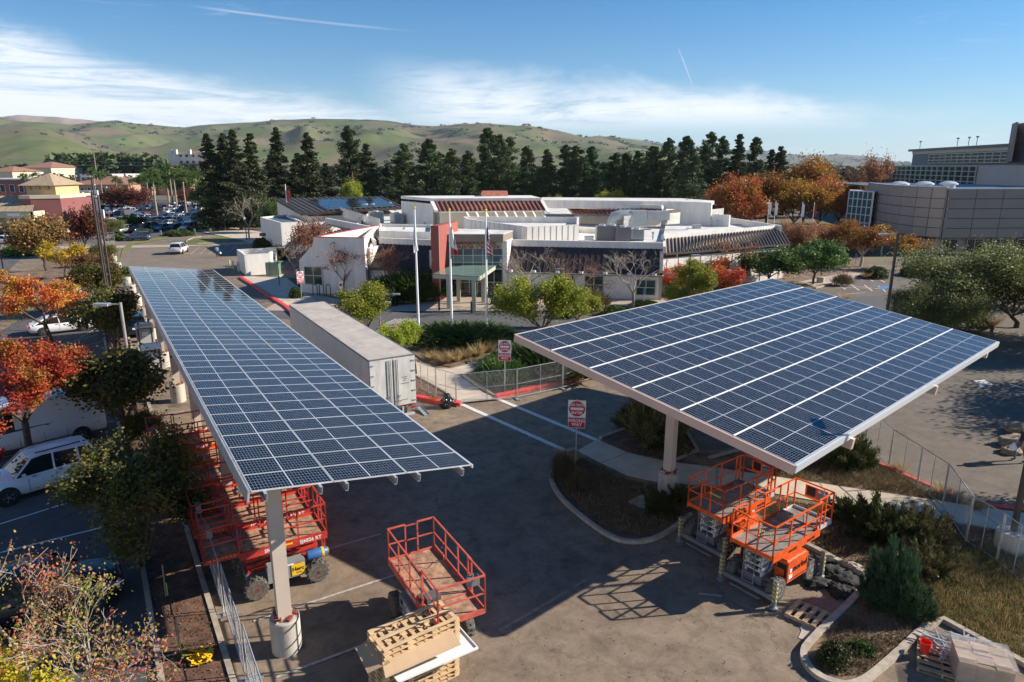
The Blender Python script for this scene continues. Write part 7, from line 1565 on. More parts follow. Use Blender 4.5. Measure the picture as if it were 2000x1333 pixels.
g = G(1750, 1205); plant('sh_blue', (g.x + .1, g.y + .4, .05), 'spiky blue-green conifer shrub in the nose of the planting bed', 'shrub', 'shrub', None, .3, sc=(1.25, 1.15, 1.8)); g = G(1790, 1215); plant('sh_blue', (g.x, g.y + .2, .05), 'lower blue-green shrub leaning right of the spiky one', 'shrub', 'shrub', None, 2.3, sc=(.85, .8, 1.1)); g = G(1715, 1195); plant('sh_blue', (g.x, g.y + .3, .05), 'dark lower part shrub left of the spiky blue-green one', 'shrub', 'shrub', None, 4, sc=(.7, .7, .95))
# big olive green trees at right
for i, (x, y, tp, w_, lab) in enumerate(((1895, 640, 488, 13, 'large olive green tree left of the right picture edge'), (1985, 640, 498, 11.5, 'large olive green tree cut by the right picture edge'), (1835, 655, 560, 8, 'lower olive green tree behind the canopy far corner'), (1770, 640, 568, 5.5, 'small olive green tree right of the dark lamp post'), (1960, 600, 512, 10, 'olive green tree in the second row at right'))): T('olive_a', x, y, tp, w_, lab, rz=i * 1.3)
for i, (x, w_) in enumerate(((2080, 10), (2160, 11), (2080, 8))): g = G(x, (690, 800, 1000)[i]); plant('olive_a', (g.x + (2, 6, 6)[i], g.y, 0), 'olive tree outside the right edge casting shadows on the road, %s' % ('far', 'middle', 'near')[i], 'tree', 'tree', None, i, h=7, wscale=w_)
# birches before the civic building
for i, (x, y, tp, w_) in enumerate(((1645, 505, 430, 5), (1680, 522, 445, 6.5), (1765, 528, 462, 5.2), (1722, 500, 440, 4.5), (1818, 512, 465, 4), (1600, 498, 440, 6))): T('birch_a' if i != 4 else 'bare_a', x, y, tp, w_, 'thin gold leaved birch before the civic building, %s from the left' % ('second', 'third', 'fifth', 'fourth', 'sixth', 'first')[i], rz=i)
for i in range(7): x = 1548 + i * 22; Y = 103 + i * 1.2; plant('pale_a', (XD(x, Y, 2), Y, 0), 'dense brown twiggy tree, %s from the left in the grove beyond the ribbed wing' % ordi(i), 'tree', 'tree', 'brown twiggy grove right of the ribbed wing', i * 1.1, h=ZT(428 + i * 3, Y), wscale=7)
# autumn trees
for i, (x, Y, tp, w_, key, lab) in enumerate(((1440, 135, 345, 12, 'orange_a', 'large salmon red tree at the end of the conifer row'), (1500, 150, 338, 11, 'gold_a', 'green and gold tree behind the salmon tree'), (1470, 158, 345, 9, 'orange_a', 'orange tree between the salmon and gold ones'), (1572, 170, 306, 13, 'gold_a', 'tall glowing orange tree above the row'), (1550, 145, 352, 12, 'gold_a', 'gold and green tree before the flagpoles'), (1600, 148, 350, 12, 'orange_a', 'red and gold tree right of the flagpoles'), (1640, 155, 358, 11, 'orange_a', 'pinkish red tree left of the glass corner'), (1680, 165, 360, 10, 'gold_a', 'gold tree behind the glass corner'), (1706, 190, 298, 13, 'pale_a', 'tall pale brown tree above the civic building left end'), (1625, 210, 305, 10, 'bare_a', 'thin leafless tree behind the orange trees'), (1400, 150, 365, 6, 'pale_a', 'brown low tree under the last conifers'))): plant(key, (XD(x, Y, 4), Y, 0), lab, 'tree', 'tree', None, i * .9, h=ZT(tp, Y), wscale=w_)
# conifers behind the centre
CON = [(418, 150, 262, 'red1'), (447, 158, 262, 'red2'), (466, 150, 255, 'red1'), (498, 160, 262, 'red2'), (437, 152, 300, 'red2'), (548, 170, 250, 'red1'), (608, 172, 260, 'red2'), (585, 185, 300, 'red1'), (688, 178, 248, 'pine1'), (720, 168, 282, 'red1'), (705, 185, 300, 'pine2'),
 (792, 170, 283, 'pine2'), (838, 172, 273, 'pine1'), (862, 185, 300, 'pine2'), (885, 165, 293, 'pine3'), (915, 168, 297, 'pine3'), (955, 178, 252, 'pine1'), (975, 172, 265, 'pine3'), (995, 182, 270, 'pine2'), (1030, 176, 287, 'pine3'), (1045, 180, 330, 'pine2'), (1068, 172, 293, 'red2'), (1105, 178, 285, 'pine2'), (1125, 172, 287, 'pine1'), (1152, 180, 288, 'pine3'), (1142, 172, 320, 'pine2'), (1200, 175, 300, 'pine1'), (1222, 180, 300, 'pine3'), (1245, 172, 297, 'pine2'), (1272, 178, 287, 'pine1'), (1300, 176, 272, 'pine3'), (1292, 165, 318, 'pine1'), (1337, 172, 268, 'pine1'), (1350, 160, 305, 'pine2'), (1380, 182, 260, 'pine2'), (1405, 186, 268, 'pine3'), (1436, 180, 263, 'red2'), (1470, 184, 270, 'pine3'), (1500, 190, 293, 'red1'), (1518, 186, 287, 'red2'), (1612, 230, 320, 'red2'), (1652, 235, 325, 'red1'), (1690, 220, 335, 'red2'), (760, 190, 320, 'pine3'), (640, 190, 320, 'red2'), (1175, 190, 318, 'pine2'), (930, 190, 320, 'pine2')]
CON.sort()
for i, (x, Y, tp, key) in enumerate(CON): plant(key, (XD(x, Y, 6), Y, 0), '%s tall dark %s from the left in the row behind the centre' % (ordi(i), 'redwood' if key[0] == 'r' else 'pine'), 'conifer', 'conifer_tree', 'tall conifers behind the senior center', i * .7, h=ZT(tp, Y), wscale=10.5 if key[0] == 'r' else 10 if key != 'pine3' else 8)
for i, (x, Y, tp, w_) in enumerate(((690, 160, 358, 8), (1195, 165, 375, 8), (1085, 160, 385, 5), (880, 158, 390, 4), (1350, 118, 397, 5))): plant('lime_a', (XD(x, Y, 3), Y, 0), 'low yellow-green tree under the conifers, %s from the left' % ('first', 'fourth', 'third', 'second', 'fifth')[i], 'tree', 'tree', None, i, h=ZT(tp, Y), wscale=w_)
# palms and trees of the far lot
for i, (x, y, tp) in enumerate(((98, 432, 345), (57, 400, 345), (78, 402, 350), (120, 395, 350), (190, 395, 332), (203, 400, 340), (185, 400, 375), (232, 398, 348), (238, 395, 352), (262, 392, 352), (283, 398, 352), (308, 430, 338), (292, 400, 345), (338, 405, 328), (346, 408, 338), (365, 423, 342), (392, 412, 340), (30, 372, 352), (330, 395, 325))): 
    g = G(x, y); plant('palm_a' if i % 2 else 'palm_b', (g.x, g.y, 0), 'tall fan palm in the far car park, %s listed from the near left' % ordi(i), 'palm', 'palm_tree', 'tall palms around the far car park', i, h=ZT(tp, g.y)); COL.objects[-1]
for i, (x, y, tp, w_) in enumerate(((150, 428, 372, 11), (130, 425, 385, 7), (240, 412, 365, 11), (262, 415, 372, 9), (218, 412, 368, 8), (378, 405, 368, 9), (18, 405, 378, 8))): T('wine_a', x, y, tp, w_, 'dark wine red tree among the far parked cars, %s' % ('largest at left', 'left of the largest', 'largest in the middle', 'right of the middle one', 'left of the middle one', 'by the redwoods', 'at the picture edge')[i], grp='wine red trees among the far parked cars', rz=i)
for i, (x, y, tp, w_) in enumerate(((224, 458, 428, 5.5), (262, 452, 422, 5.5))): T('olive_a' if i == 0 else 'green_a', x, y, tp, w_, ('light', 'dark')[i] + ' green round topped tree by the far drive')
for i, (x, Y, tp, w_) in enumerate(((412, 175, 352, 8), (350, 260, 330, 12), (300, 300, 335, 14), (450, 210, 340, 10))): plant('green_a', (XD(x, Y, 3), Y, 0), 'green tree beyond the far lot, %s' % ('beside the redwoods', 'before the hotel', 'left of the hotel', 'behind the redwoods')[i], 'tree', 'tree', None, i, h=ZT(tp, Y), wscale=w_)
# ---- ground cover: uncountable
def inpoly(P, poly):
    x, y = P[:, 0], P[:, 1]; r_ = np.zeros(len(P), bool); n = len(poly); j = n - 1
    for i in range(n):
        xi, yi, xj, yj = poly[i][0], poly[i][1], poly[j][0], poly[j][1]; c = ((yi > y) != (yj > y)) & (x < (xj - xi) * (y - yi) / (yj - yi + 1e-12) + xi); r_ ^= c; j = i
    return r_
def scatter(name, poly, n, sz, m, z, lab, cat, seed, blades=0, patch=True):
    rg = np.random.default_rng(seed); pl = np.array([(p[0], p[1]) for p in poly]); lo, hi = pl.min(0), pl.max(0); P = rg.uniform(lo, hi, (n * 3, 2)); P = P[inpoly(P, pl)]
    if patch:
        k = rg.uniform(lo, hi, (max(6, len(P) // 90), 2)); d = np.min(np.linalg.norm(P[:, None, :] - k[None], axis=2), axis=1); P = P[rg.random(len(P)) < np.exp(-d / (.28 + .3 * rg.random()) ) * 1.3 + .12]
    P = P[:n]; C = np.column_stack([P, np.full(len(P), z)])
    if blades: D = rg.normal(size=(len(P), 3)) * .5 + np.array([0, 0, 1.]); V, Q = fibre(C, D * blades * rg.uniform(.4, 1.2, (len(P), 1)), sz, rg)
    else: C[:, 2] += rg.uniform(0, .03, len(P)); V, Q = leaf_arrays(C, sz, rg, .0); 
    tag(link(name, fast(name, V, Q, M_[m])), lab, cat, kind='stuff')
scatter('mulch_litter', [LP(-6, -2.35), LP(30, -2.3), LP(30, -.92), LP(-6, -.92)], 14000, .05, 'litter', .095, 'brown mulch and fallen leaves in the left planting strip', 'mulch', 1, patch=False)
bedp = [tuple(G(x, y).xy) for x, y in ((1400, 960), (1629, 995), (1740, 1008), (1848, 1026), (1960, 1046), (2100, 1070), (2100, 1320), (2000, 1292), (1842, 1208), (1801, 1226), (1684, 1322), (1640, 1325), (1600, 1312), (1585, 1285), (1690, 1160), (1700, 1128), (1651, 1100), (1573, 1058))]
scatter('dry_grass', bedp, 26000, .02, 'dry_scrub', .07, 'dry grass and weeds over the right-hand planting bed', 'dry grass', 2, .13); scatter('fallen_leaves', bedp, 9000, .05, 'litter', .075, 'leaf litter on the right-hand bed', 'leaf litter', 3, patch=False)
slp = [tuple(G(x, y).xy) for x, y in ((1842, 1210), (1740, 1185), (1790, 1130), (1870, 1085), (1965, 1050), (2100, 1080), (2100, 1340), (2000, 1295))]
scatter('green_weeds', slp, 14000, .016, 'green_grass', .075, 'patchy green weeds on the dry slope', 'weeds', 4, .10); scatter('dry_grass', slp, 16000, .016, 'dry_tuft', .075, 'straw coloured grass on the dry slope', 'dry grass', 5, .12)
isl = [tuple(G(x, y).xy) for x, y in ((1128, 895), (1225, 940), (1290, 955), (1335, 1014), (1250, 1052), (1170, 1028), (1098, 965), (1086, 935))]
scatter('dry_grass', isl, 5000, .02, 'dry_scrub', .075, 'dry weeds on the shaded island', 'dry grass', 6, .14); scatter('fallen_leaves', isl, 2500, .05, 'litter', .075, 'leaf litter on the shaded island', 'leaf litter', 7, patch=False)
vg = [tuple(p.xy) for p in px(1500, 882, 1722, 916, 1850, 972, 1925, 992, 1890, 990, 1816, 977, 1700, 960, 1500, 930)]; scatter('dry_grass', vg, 9000, .02, 'dry_scrub', .08, 'dry weeds on the verge between walk and red kerb', 'dry grass', 8, .16)
cb = [tuple(p.xy) for p in px(905, 702, 985, 690, 1090, 684, 1178, 722, 1162, 732, 970, 774)]; scatter('dry_grass', cb, 7000, .03, 'dry_scrub', .06, 'dry ground cover along the central red kerb', 'dry grass', 9, .16)
cb = [tuple(p.xy) for p in px(790, 660, 880, 652, 985, 662, 960, 688, 880, 714, 835, 706)]; scatter('ground_cover', cb, 9000, .03, 'dry_scrub', .065, 'low grey green ground cover before the front road', 'ground cover', 10, .25)
for i, (x, y, s_) in enumerate(((1072, 750, .9), (1078, 745, .7), (870, 712, .8), (890, 708, .8), (910, 702, .8), (935, 697, .9), (955, 690, .9), (975, 672, .9), (845, 705, .7), (788, 650, 1), (853, 655, .8), (1838, 968, .55), (1858, 975, .5), (1905, 998, .6), (1880, 985, .45), (1745, 920, .4), (1760, 925, .45), (1330, 850, .9), (1120, 905, .5), (1095, 890, .4), (1690, 545, .9), (1648, 588, .9), (1935, 640, 1.1), (1915, 648, 1.0), (848, 785, .4))):
    g = G(x, y); t = plant('tuft', (g.x, g.y, .05), 'clump of straw coloured grass, %s of the scattered clumps counted from the central kerb' % ordi(i), 'grass clump', 'grass_clump', 'straw coloured grass clumps in the beds', i, sc=(s_, s_, s_))
# straight sawn stumps / leaves on asphalt
lp = [tuple(p.xy) for p in px(0, 560, 260, 560, 300, 700, 230, 760, 0, 760)]; scatter('fallen_leaves', lp, 900, .10, 'litter', .01, 'fallen leaves on the left car park', 'fallen leaves', 11, patch=False)
lp = [tuple(p.xy) for p in px(1350, 1100, 1750, 1140, 1700, 1333, 1000, 1333, 950, 1000, 1200, 1000)]; scatter('asphalt_grit', lp, 500, .035, 'litter', .006, 'small leaves and grit on the central asphalt', 'grit', 12, patch=False)
# ================================================================ HILLS AND TOWN BEYOND
from mathutils import noise as NZ
def hillmat(name, g1, g2, br, dk, dark=.58, sc=1.0):
    m = bpy.data.materials.new(name); m.use_nodes = True; nt = m.node_tree; n = nt.nodes; l = nt.links; b = n['Principled BSDF']; b.inputs['Roughness'].default_value = .95; b.inputs['Specular IOR Level'].default_value = .1
    tc = n.new('ShaderNodeTexCoord')
    def nz(s, d=6, r=.6, st=(1, 1, 1), off=0):
        mp = n.new('ShaderNodeMapping'); mp.inputs['Scale'].default_value = st; mp.inputs['Location'].default_value = (off, off, 0); l.new(tc.outputs['Object'], mp.inputs[0]); t = n.new('ShaderNodeTexNoise'); t.inputs['Scale'].default_value = s * sc; t.inputs['Detail'].default_value = d; t.inputs['Roughness'].default_value = r; t.inputs['Distortion'].default_value = .6; l.new(mp.outputs[0], t.inputs['Vector']); return t.outputs['Fac']
    def ramp(f, a, b_, ca, cb):
        r = n.new('ShaderNodeValToRGB'); l.new(f, r.inputs[0]); e = r.color_ramp.elements; e[0].position = a; e[1].position = b_; e[0].color = (*ca, 1); e[1].color = (*cb, 1); return r.outputs[0]
    def mix(f, a, b_):
        x = n.new('ShaderNodeMix'); x.data_type = 'RGBA'; l.new(f, x.inputs[0]); l.new(a, x.inputs[6]); l.new(b_, x.inputs[7]) if hasattr(b_, 'links') else setattr(x.inputs[7], 'default_value', (*b_, 1)); return x.outputs[2]
    g = ramp(nz(.006), .35, .65, g1, g2); f1 = ramp(nz(.0028, 7, .65, off=300), .46, .58, (0, 0, 0), (1, 1, 1)); c = mix(f1, g, br)
    f2 = ramp(nz(.0035, 8, .72, off=900), dark, dark + .025, (0, 0, 0), (1, 1, 1)); c = mix(f2, c, dk)
    f3 = ramp(nz(.03, 3, .6, off=40), .66, .70, (0, 0, 0), (1, 1, 1)); c = mix(f3, c, dk)
    l.new(c, b.inputs['Base Color']); MATS[name] = m
hillmat('hill_grass', (.085, .11, .04), (.13, .15, .055), (.175, .13, .085), (.03, .04, .022), .585); hillmat('hill_near', (.095, .12, .04), (.135, .15, .055), (.17, .14, .08), (.03, .04, .022), .64)
hillmat('hill_far', (.14, .16, .08), (.18, .18, .11), (.18, .15, .11), (.035, .045, .035), .54, .6); hillmat('hill_pale', (.34, .28, .19), (.40, .33, .24), (.28, .22, .16), (.10, .10, .08), .55)
def hill(name, sky, D0, D1, m, seed, x0=-700, x1=2700, spur=.45, dx=10, rows=60, foot=1.0, rough=.02):
    xs = np.arange(x0, x1 + 1, dx); V = []; sk = sorted(sky); sx_ = [p[0] for p in sk]; sy = [p[1] for p in sk]
    n2 = rows + 8
    for x in xs:
        yy = float(np.interp(x, sx_, sy)); zr = ZT(yy, D1)
        for j in range(n2):
            t = j / rows; Y = D0 + (D1 - D0) * t; X = XD(x, Y, 0) if t <= 1 else XD(x, D1, 0) * (Y / D1)
            f = min(1, t); prof = (f ** 1.25) if t <= 1 else 1 - (t - 1) * 5
            q = Vector((X / 520, Y / 1150, seed)); rd = 1 - abs(NZ.noise(q)) * 2.2; rd2 = 1 - abs(NZ.noise(q * 2.3 + Vector((5, 5, 0)))) * 2; rd3 = NZ.fractal(q * 6, 1.0, 2.0, 4)
            am = 4 * f * (1 - f) if t <= 1 else 0
            z = zr * (prof + am * spur * .35 * (rd * .6 + rd2 * .35 - .35)) + zr * rough * rd3 * (f * (1 - f) * 3 + .25 * f)
            V.append((X, Y, max(-2, z * foot) - .5))
    nx = len(xs); Q = [(i * n2 + j, (i + 1) * n2 + j, (i + 1) * n2 + j + 1, i * n2 + j + 1) for i in range(nx - 1) for j in range(n2 - 1)]
    me = fast(name, V, Q, M_[m]); me.polygons.foreach_set('use_smooth', [True] * len(Q)); return tag(link(name, me), kind='structure')
hill('hills', [(-700, 225), (-200, 222), (0, 226), (50, 236), (100, 240), (150, 244), (200, 239), (240, 235), (275, 241), (330, 246), (370, 249), (420, 243), (500, 239), (540, 235), (620, 232), (700, 233), (760, 236), (800, 243), (850, 247), (900, 243), (950, 241), (1000, 245), (1050, 248), (1100, 258), (1140, 268), (1170, 266), (1200, 268), (1270, 282), (1330, 296), (1420, 312), (1500, 322), (2700, 330)], 1700, 3900, 'hill_grass', 3.3, spur=1.15, rough=.03)
hill('near_hill', [(-700, 262), (-100, 256), (0, 251), (60, 248), (100, 253), (140, 266), (190, 285), (240, 298), (320, 310), (420, 322), (500, 330), (2700, 340)], 1150, 2000, 'hill_near', 8.1, x1=560, spur=.9, rough=.04)
hill('far_hills', [(-700, 400), (900, 330), (1000, 290), (1140, 268), (1200, 268), (1260, 275), (1340, 288), (1400, 290), (1450, 293), (1520, 300), (1560, 303), (1640, 302), (1690, 305), (1740, 315), (1800, 321), (2000, 322), (2700, 322)], 5200, 8200, 'hill_far', 5.7, x0=900, spur=1.2, rough=.05)
hill('distant_ridge', [(-700, 240), (-60, 236), (20, 228), (50, 224), (80, 226), (120, 228), (160, 232), (210, 237), (260, 248), (330, 262), (600, 330)], 4600, 5600, 'hill_pale', 2.2, x1=620, spur=.5, rough=.05)
def hill_trees(hname, seed, n, sz, thr, lab):
    ob = bpy.data.objects[hname]; me = ob.data; co = np.empty(len(me.vertices) * 3, np.float32); me.vertices.foreach_get('co', co); co = co.reshape(-1, 3); rg = np.random.default_rng(seed); co = co[co[:, 2] > 6]; j = rg.permutation(len(co))[:n * 30]; Cs = []; Ss = []; k = 0
    for i in j:
        p = co[i]
        if NZ.noise(Vector((p[0] / 190, p[1] / 420, 3.3))) + .3 * NZ.noise(Vector((p[0] / 60, p[1] / 100, 1))) < thr: continue
        m_ = 26; r = sz * rg.uniform(.5, 1.3); d = rg.normal(size=(m_, 3)); d /= np.linalg.norm(d, axis=1)[:, None]; Cs.append(d * np.array([r * 1.5, r, r * .55]) + p + np.array([rg.uniform(-12, 12), rg.uniform(-20, 20), r * .3])); Ss.append(np.full(m_, r * .9)); k += 1
        if k >= n: break
    V, Q = leaf_arrays(np.concatenate(Cs), np.concatenate(Ss), rg, .3, .9); tag(link('oak_scrub', fast('oak_scrub', V, Q, M_['far_tree'])), lab, 'scrub', kind='stuff')
hill_trees('hills', 5, 800, 7, .16, 'dark oak scrub scattered over the green hills'); hill_trees('far_hills', 6, 700, 14, .08, 'dark oak scrub on the distant blue hills'); hill_trees('near_hill', 7, 120, 5, .25, 'few oaks at the foot of the near hill')
# wooded town: far trees that read as one mass
def far_wood(name, seed, n, Ys, pxs, hs, per, lsz, m, lab):
    rg = np.random.default_rng(seed); Cs = []; Ss = []
    for k in range(n):
        Y = rg.uniform(*Ys) ; x = XD(rg.uniform(*pxs), Y, 0); h = rg.uniform(*hs); r = h * rg.uniform(.3, .5)
        d = rg.normal(size=(per, 3)); d /= np.linalg.norm(d, axis=1)[:, None]; c = d * rg.uniform(.55, 1.0, (per, 1)) * np.array([r, r, h * .5]) + np.array([x, Y, h * .52]); Cs.append(c); Ss.append(np.full(per, lsz * h / 8))
    V, Q = leaf_arrays(np.concatenate(Cs), np.concatenate(Ss), rg, .3, .9); tag(link(name, fast(name, V, Q, M_[m])), lab, 'trees', kind='stuff')
far_wood('far_wood', 81, 900, (420, 1300), (-150, 1500), (8, 15), 70, 2.4, 'far_tree', 'far wooded town beyond the conifer row')
far_wood('far_wood', 82, 500, (330, 1200), (1480, 2100), (8, 14), 80, 2.0, 'far_tree', 'far wooded town beyond the orange trees')
far_wood('far_wood', 83, 260, (345, 620), (-100, 440), (7, 12), 160, 1.1, 'far_tree', 'mixed trees beyond the far shops at left')
far_wood('far_conifers', 84, 46, (430, 520), (118, 310), (17, 22), 420, 1.3, 'pine', 'dark evergreen row behind the far shops')
far_wood('far_wood', 85, 200, (215, 330), (430, 1900), (5, 9), 160, .8, 'far_tree', 'low trees behind the conifer trunks')
# small named background buildings
def house(name, lab, x0, x1, Y, dep, yt, ztop_roof, wm, rm, nwin=5, hip=True, floors=1, cat='building', win=True, rz=0):
    t = thing(name, lab, cat, (0, 0, 0)); X0, X1 = XD(x0, Y, 4), XD(x1, Y, 4); z1 = ZT(yt, Y)
    mb = MB(); mb.prism([(X0, Y), (X1, Y), (X1, Y + dep), (X0, Y + dep)], 0, z1); mb.build('wall', M_[wm], t)
    o = .5; zr = z1 + ztop_roof
    mb = MB()
    if hip: i_ = min((X1 - X0), dep) * .45; mb.add([(X0 - o, Y - o, z1), (X1 + o, Y - o, z1), (X1 + o, Y + dep + o, z1), (X0 - o, Y + dep + o, z1), (X0 + i_, Y + dep / 2, zr), (X1 - i_, Y + dep / 2, zr)], [(0, 1, 5, 4), (1, 2, 5), (2, 3, 4, 5), (3, 0, 4), (3, 2, 1, 0)])
    else: mb.prism([(X0 - .1, Y - .1), (X1 + .1, Y - .1), (X1 + .1, Y + dep), (X0 - .1, Y + dep)], z1 + .01, zr)
    mb.build('roof', M_[rm], t)
    if win:
        for f in range(floors):
            fh = z1 / floors
            for k in range(nwin): a = X0 + (X1 - X0) * (k + .25) / nwin; b = X0 + (X1 - X0) * (k + .75) / nwin; window(t, (a, Y), (b, Y), f * fh + fh * .35, f * fh + fh * .75, 1, 1, 'glass_dark', 'stucco', .15)
    return t
house('office_building', 'tan two storey office with red tiled roof below the left hill', 42, 104, 400, 30, 328, 3.4, 'cream', 'tile_red', 9)
house('office_building', 'lower tan building with brown roof at the left picture edge', -30, 28, 360, 24, 336, 2.8, 'cream', 'tile_red', 5)
house('shop_row', 'long low shop with a broad terracotta roof behind the palms', 126, 250, 318, 30, 361, 3.6, 'terracotta', 'tile_red', 9, True); house('shop_building', 'brick red flat topped shop right of the long terracotta roof', 256, 296, 330, 24, 350, .7, 'terracotta', 'stucco', 3, False); house('shop_building', 'orange shop front with yellow sign panel among the palms', 298, 330, 335, 20, 349, .7, 'terracotta', 'cream', 3, False)
house('shop_building', 'dark red long shop behind the near palms at left', -40, 70, 300, 16, 352, .6, 'maroon', 'stucco', 6, False); house('shop_building', 'white roofed store behind the terracotta roof', 158, 222, 380, 30, 343, .6, 'stucco', 'roof_white', 5, False); house('shop_building', 'brick shop between the palms and the redwoods', 333, 372, 335, 20, 352, .6, 'terracotta', 'stucco', 3, False)
house('house', 'tan house with orange tiled roof left of the hotel', 266, 302, 470, 20, 333, 3, 'cream', 'tile_red', 3); house('house', 'tan gabled house with orange roof nearer the hotel', 302, 322, 480, 20, 332, 3.4, 'cream', 'tile_red', 2)
HT = house('hotel', 'white six storey hotel with red roof trim left of the redwoods', 352, 412, 540, 30, 299, 2.0, 'stucco', 'tile_red', 5, True, 5)
mb = MB(); mb.prism([(XD(332, 545, 8), 545), (XD(352, 545, 8), 545), (XD(354, 575, 8), 575), (XD(334, 575, 8), 575)], 0, ZT(297, 545)); mb.build('wing_wall', M_['stucco'], HT)
for i, x in enumerate((337, 345, 372, 398)): mb = MB(); X = XD(x, 538, 16); mb.box((X, 538, ZT(294, 538) - 1.2), (2.6, 2.4, 3.4)); mb.build('stair_tower', M_['stucco'], HT)
mb = MB(); X0, X1 = XD(352, 536, 10), XD(412, 536, 10); mb.box(((X0 + X1) / 2, 537.5, ZT(321, 537)), (X1 - X0, 2.6, .9)); mb.build('canopy_roof', M_['tile_red'], HT)
# shop at far left: arcade, maroon wing, pyramid roof
SH = thing('corner_shop', 'cream and maroon corner shop with a pyramid tiled roof at the far left', 'shop', (0, 0, 0))
Ys = 140; X = lambda x, Y=Ys: XD(x, Y, 3)
mb = MB(); mb.prism([(X(-60), Ys + 2.5), (X(52), Ys + 2.5), (X(52), Ys + 12), (X(-60), Ys + 12)], 0, 4.4); mb.build('wall', M_['cream'], SH)
for x in (-20, 18, 36, 60): mb = MB(); mb.box((X(x) , Ys + .3, 1.7), (1.0, .9, 3.4)); mb.build('arcade_pier', M_['cream'], SH)
mb = MB(); mb.box(((X(-60) + X(66)) / 2, Ys + .3, 4.0), (X(66) - X(-60), .8, 1.3)); mb.box((X(65.5), Ys + 1.6, 4.0), (.6, 3.4, 1.3)); mb.build('arcade_beam', M_['cream'], SH)
seamroof(SH, (X(-60), Ys - .3, 4.65), (X(67), Ys - .3, 4.65), (X(26), Ys + 8, 7.4), (X(-60), Ys + 8, 7.4), 'tile_tan', 'tile_tan', 1.2, .05, .05)
mb = MB(); mb.box((X(30), Ys - .15, 4.0), (2.6, .12, .55)); b_ = mb.build('shop_sign', M_['sign_white'], SH); text('SUBURBAN', .42, M_['black'], b_, (X(30), Ys - .22, 4.0), (pi / 2, 0, 0), 'lettering', .01) if False else None
mb = MB(); mb.prism([(X(46), Ys + 3), (X(93), Ys + 5), (X(93), Ys + 16), (X(25), Ys + 16), (X(25), Ys + 3)], 0, 7.0); mb.build('side_wing_wall', M_['maroon'], SH)
mb = MB(); mb.prism([(X(46), Ys + 2.9), (X(94), Ys + 4.9), (X(94), Ys + 16.1), (X(24), Ys + 16.1), (X(24), Ys + 2.9)], 7.0, 7.7); mb.build('cornice', M_['cream'], SH)
mb = MB(); mb.prism([(X(22), Ys + 6), (X(80), Ys + 6), (X(80), Ys + 14), (X(22), Ys + 14)], 7.7, 9.6); mb.build('tower_wall', M_['tan_wall'], SH)
a0, a1 = X(11), X(85); mb = MB(); mb.add([(a0, Ys + 5, 9.6), (a1, Ys + 5, 9.6), (a1, Ys + 15.5, 9.6), (a0, Ys + 15.5, 9.6), ((a0 + a1) / 2, Ys + 10, 12.1)], [(0, 1, 4), (1, 2, 4), (2, 3, 4), (3, 0, 4), (3, 2, 1, 0)]); mb.build('pyramid_roof', M_['tile_tan'], SH)
for i, x in enumerate((28, 46, 64)): mb = MB(); mb.box((X(x), Ys + 5.8, 9.1), (.9, .5, .6)); mb.build('bracket', M_['tile_tan'], SH)
window(SH, (X(45), Ys + 2.4), (X(52), Ys + 2.4), .3, 2.9, 1, 1, 'glass_dark'); window(SH, (X(-8), Ys + 2.4), (X(8), Ys + 2.4), .3, 2.9, 2, 1, 'glass_dark')
g = G(121, 440); t = thing('monument_sign', 'tan and red monument sign pillar beside the far car park', 'sign', (g.x, g.y, 0)); mb = MB(); mb.box((0, 0, 1.5), (2.0, 1.0, 3.0)); mb.build('pillar', M_['maroon'], t); mb = MB(); mb.box((0, -.52, 1.7), (1.2, .06, 1.8)); mb.build('plaque', M_['cream'], t); mb = MB(); mb.box((0, 0, 3.1), (2.3, 1.3, .25)); mb.build('cap', M_['cream'], t)
for i, (x, y, tp, lab) in enumerate(((192, 418, 372, 'tall white and red store sign among the far parked cars'), (200, 440, 410, 'small white and red banner sign by the far car park'))):
    g = G(x, y); hh = ZT(tp, g.y); t = thing('store_sign', lab, 'sign', (g.x, g.y, 0)); mb = MB(); mb.box((0, 0, hh * .55), (1.6, .4, hh * .9)); mb.build('panel', M_['sign_white'], t); mb = MB(); mb.box((0, -.22, hh * .75), (.7, .05, hh * .2)); mb.build('emblem', M_['sign_red'], t)
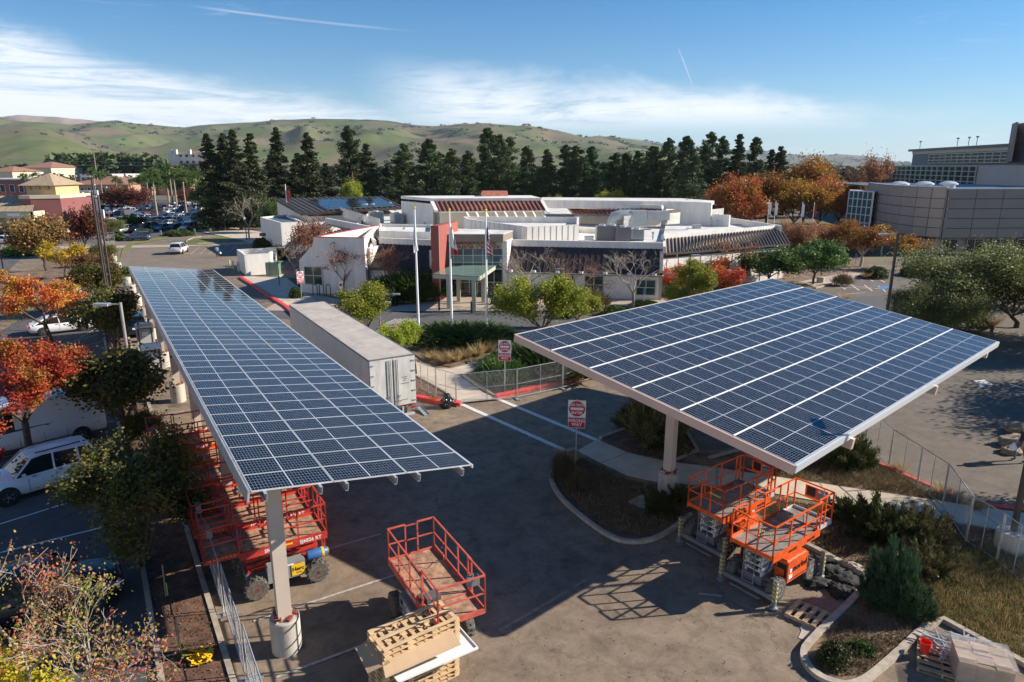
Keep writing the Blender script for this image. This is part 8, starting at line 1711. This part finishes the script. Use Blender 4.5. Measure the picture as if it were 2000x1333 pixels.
for i, (x, y, tp) in enumerate(((43, 455, 424), (8, 535, 478), (142, 510, 448), (135, 448, 405), (149, 450, 412), (172, 445, 375), (334, 430, 400), (300, 452, 400), (346, 440, 395), (370, 428, 395), (278, 415, 380), (214, 408, 365), (192, 410, 360), (440, 452, 418), (482, 470, 425))):
    g = G(x, y); hh = ZT(tp, g.y); t = thing('street_lamp', 'black street lamp with white globe, %s of those around the shop road and far lot' % ordi(i), 'lamp post', (g.x, g.y, 0), 0, 'street lamps around the far car park'); mb = MB(); mb.tube([(0, 0, 0), (0, 0, hh - .5)], .1, 6, r1=.06); mb.lathe([(.2, 0), (.12, .5)], n=8); mb.build('pole', M_['dark_pole'], t); mb = MB(); mb.lathe([(.08, hh - .5), (.22, hh - .3), (.2, hh - .12), (.04, hh)], n=10); mb.build('globe', M_['sign_white'], t, True)
g = G(188, 340); UY = 330; U = thing('utility_pole', 'tall wooden utility pole rising above the far trees at left', 'utility pole', (XD(190, UY, 8), UY, 0)); mb = MB(); hh = ZT(288, UY); mb.tube([(0, 0, 0), (0, 0, hh)], .22, 6); mb.beam((-1.6, 0, hh - 1), (1.6, 0, hh - 1), .2, .2); mb.build('pole', M_['palm_trunk'], U)
for i, (ya, yb) in enumerate(((301, 314), (312, 318), (334, 330), (338, 334))): 
    a = Vector((XD(-150, UY, 10), UY, ZT(ya, UY))); b = Vector((XD(470, UY, 10), UY + 2, ZT(yb, UY))); pts = [a.lerp(b, k / 12) - Vector((0, 0, 2.0 * (1 - (k / 6 - 1) ** 2))) for k in range(13)]; o = MB().tube(pts, .045, 4).build('power_line', M_['galv_mesh']); tag(o, 'thin overhead power line across the far left, %s from the top' % ('first', 'second', 'third', 'lowest')[i], 'power line')
# low white fence round the corner bed and chain link by the blue car
fence_panel(G(155, 512), G(225, 492), 1.8, 'grey chain link fence along the far end of the planting strip', 'chain link panels along the left planting strip', foot=False); fence_panel(G(200, 476), G(225, 474), 1.9, 'short chain link panel left of the blue SUV', 'chain link panels along the left planting strip', foot=False)
# air
hb = MB(); hb.box((0, 4800, 215), (22000, 9700, 434)); hz = hb.build('haze', []); tag(hz, kind='stuff'); hz['label'] = 'thin blue air haze over the whole valley'
hm = bpy.data.materials.new('haze'); hm.use_nodes = True; nt = hm.node_tree; nt.nodes.remove(nt.nodes['Principled BSDF']); pv = nt.nodes.new('ShaderNodeVolumePrincipled'); pv.inputs['Color'].default_value = (.66, .82, 1, 1); pv.inputs['Density'].default_value = .00004; pv.inputs['Anisotropy'].default_value = .1
nt.links.new(pv.outputs[0], nt.nodes['Material Output'].inputs['Volume']); hz.data.materials.append(hm)
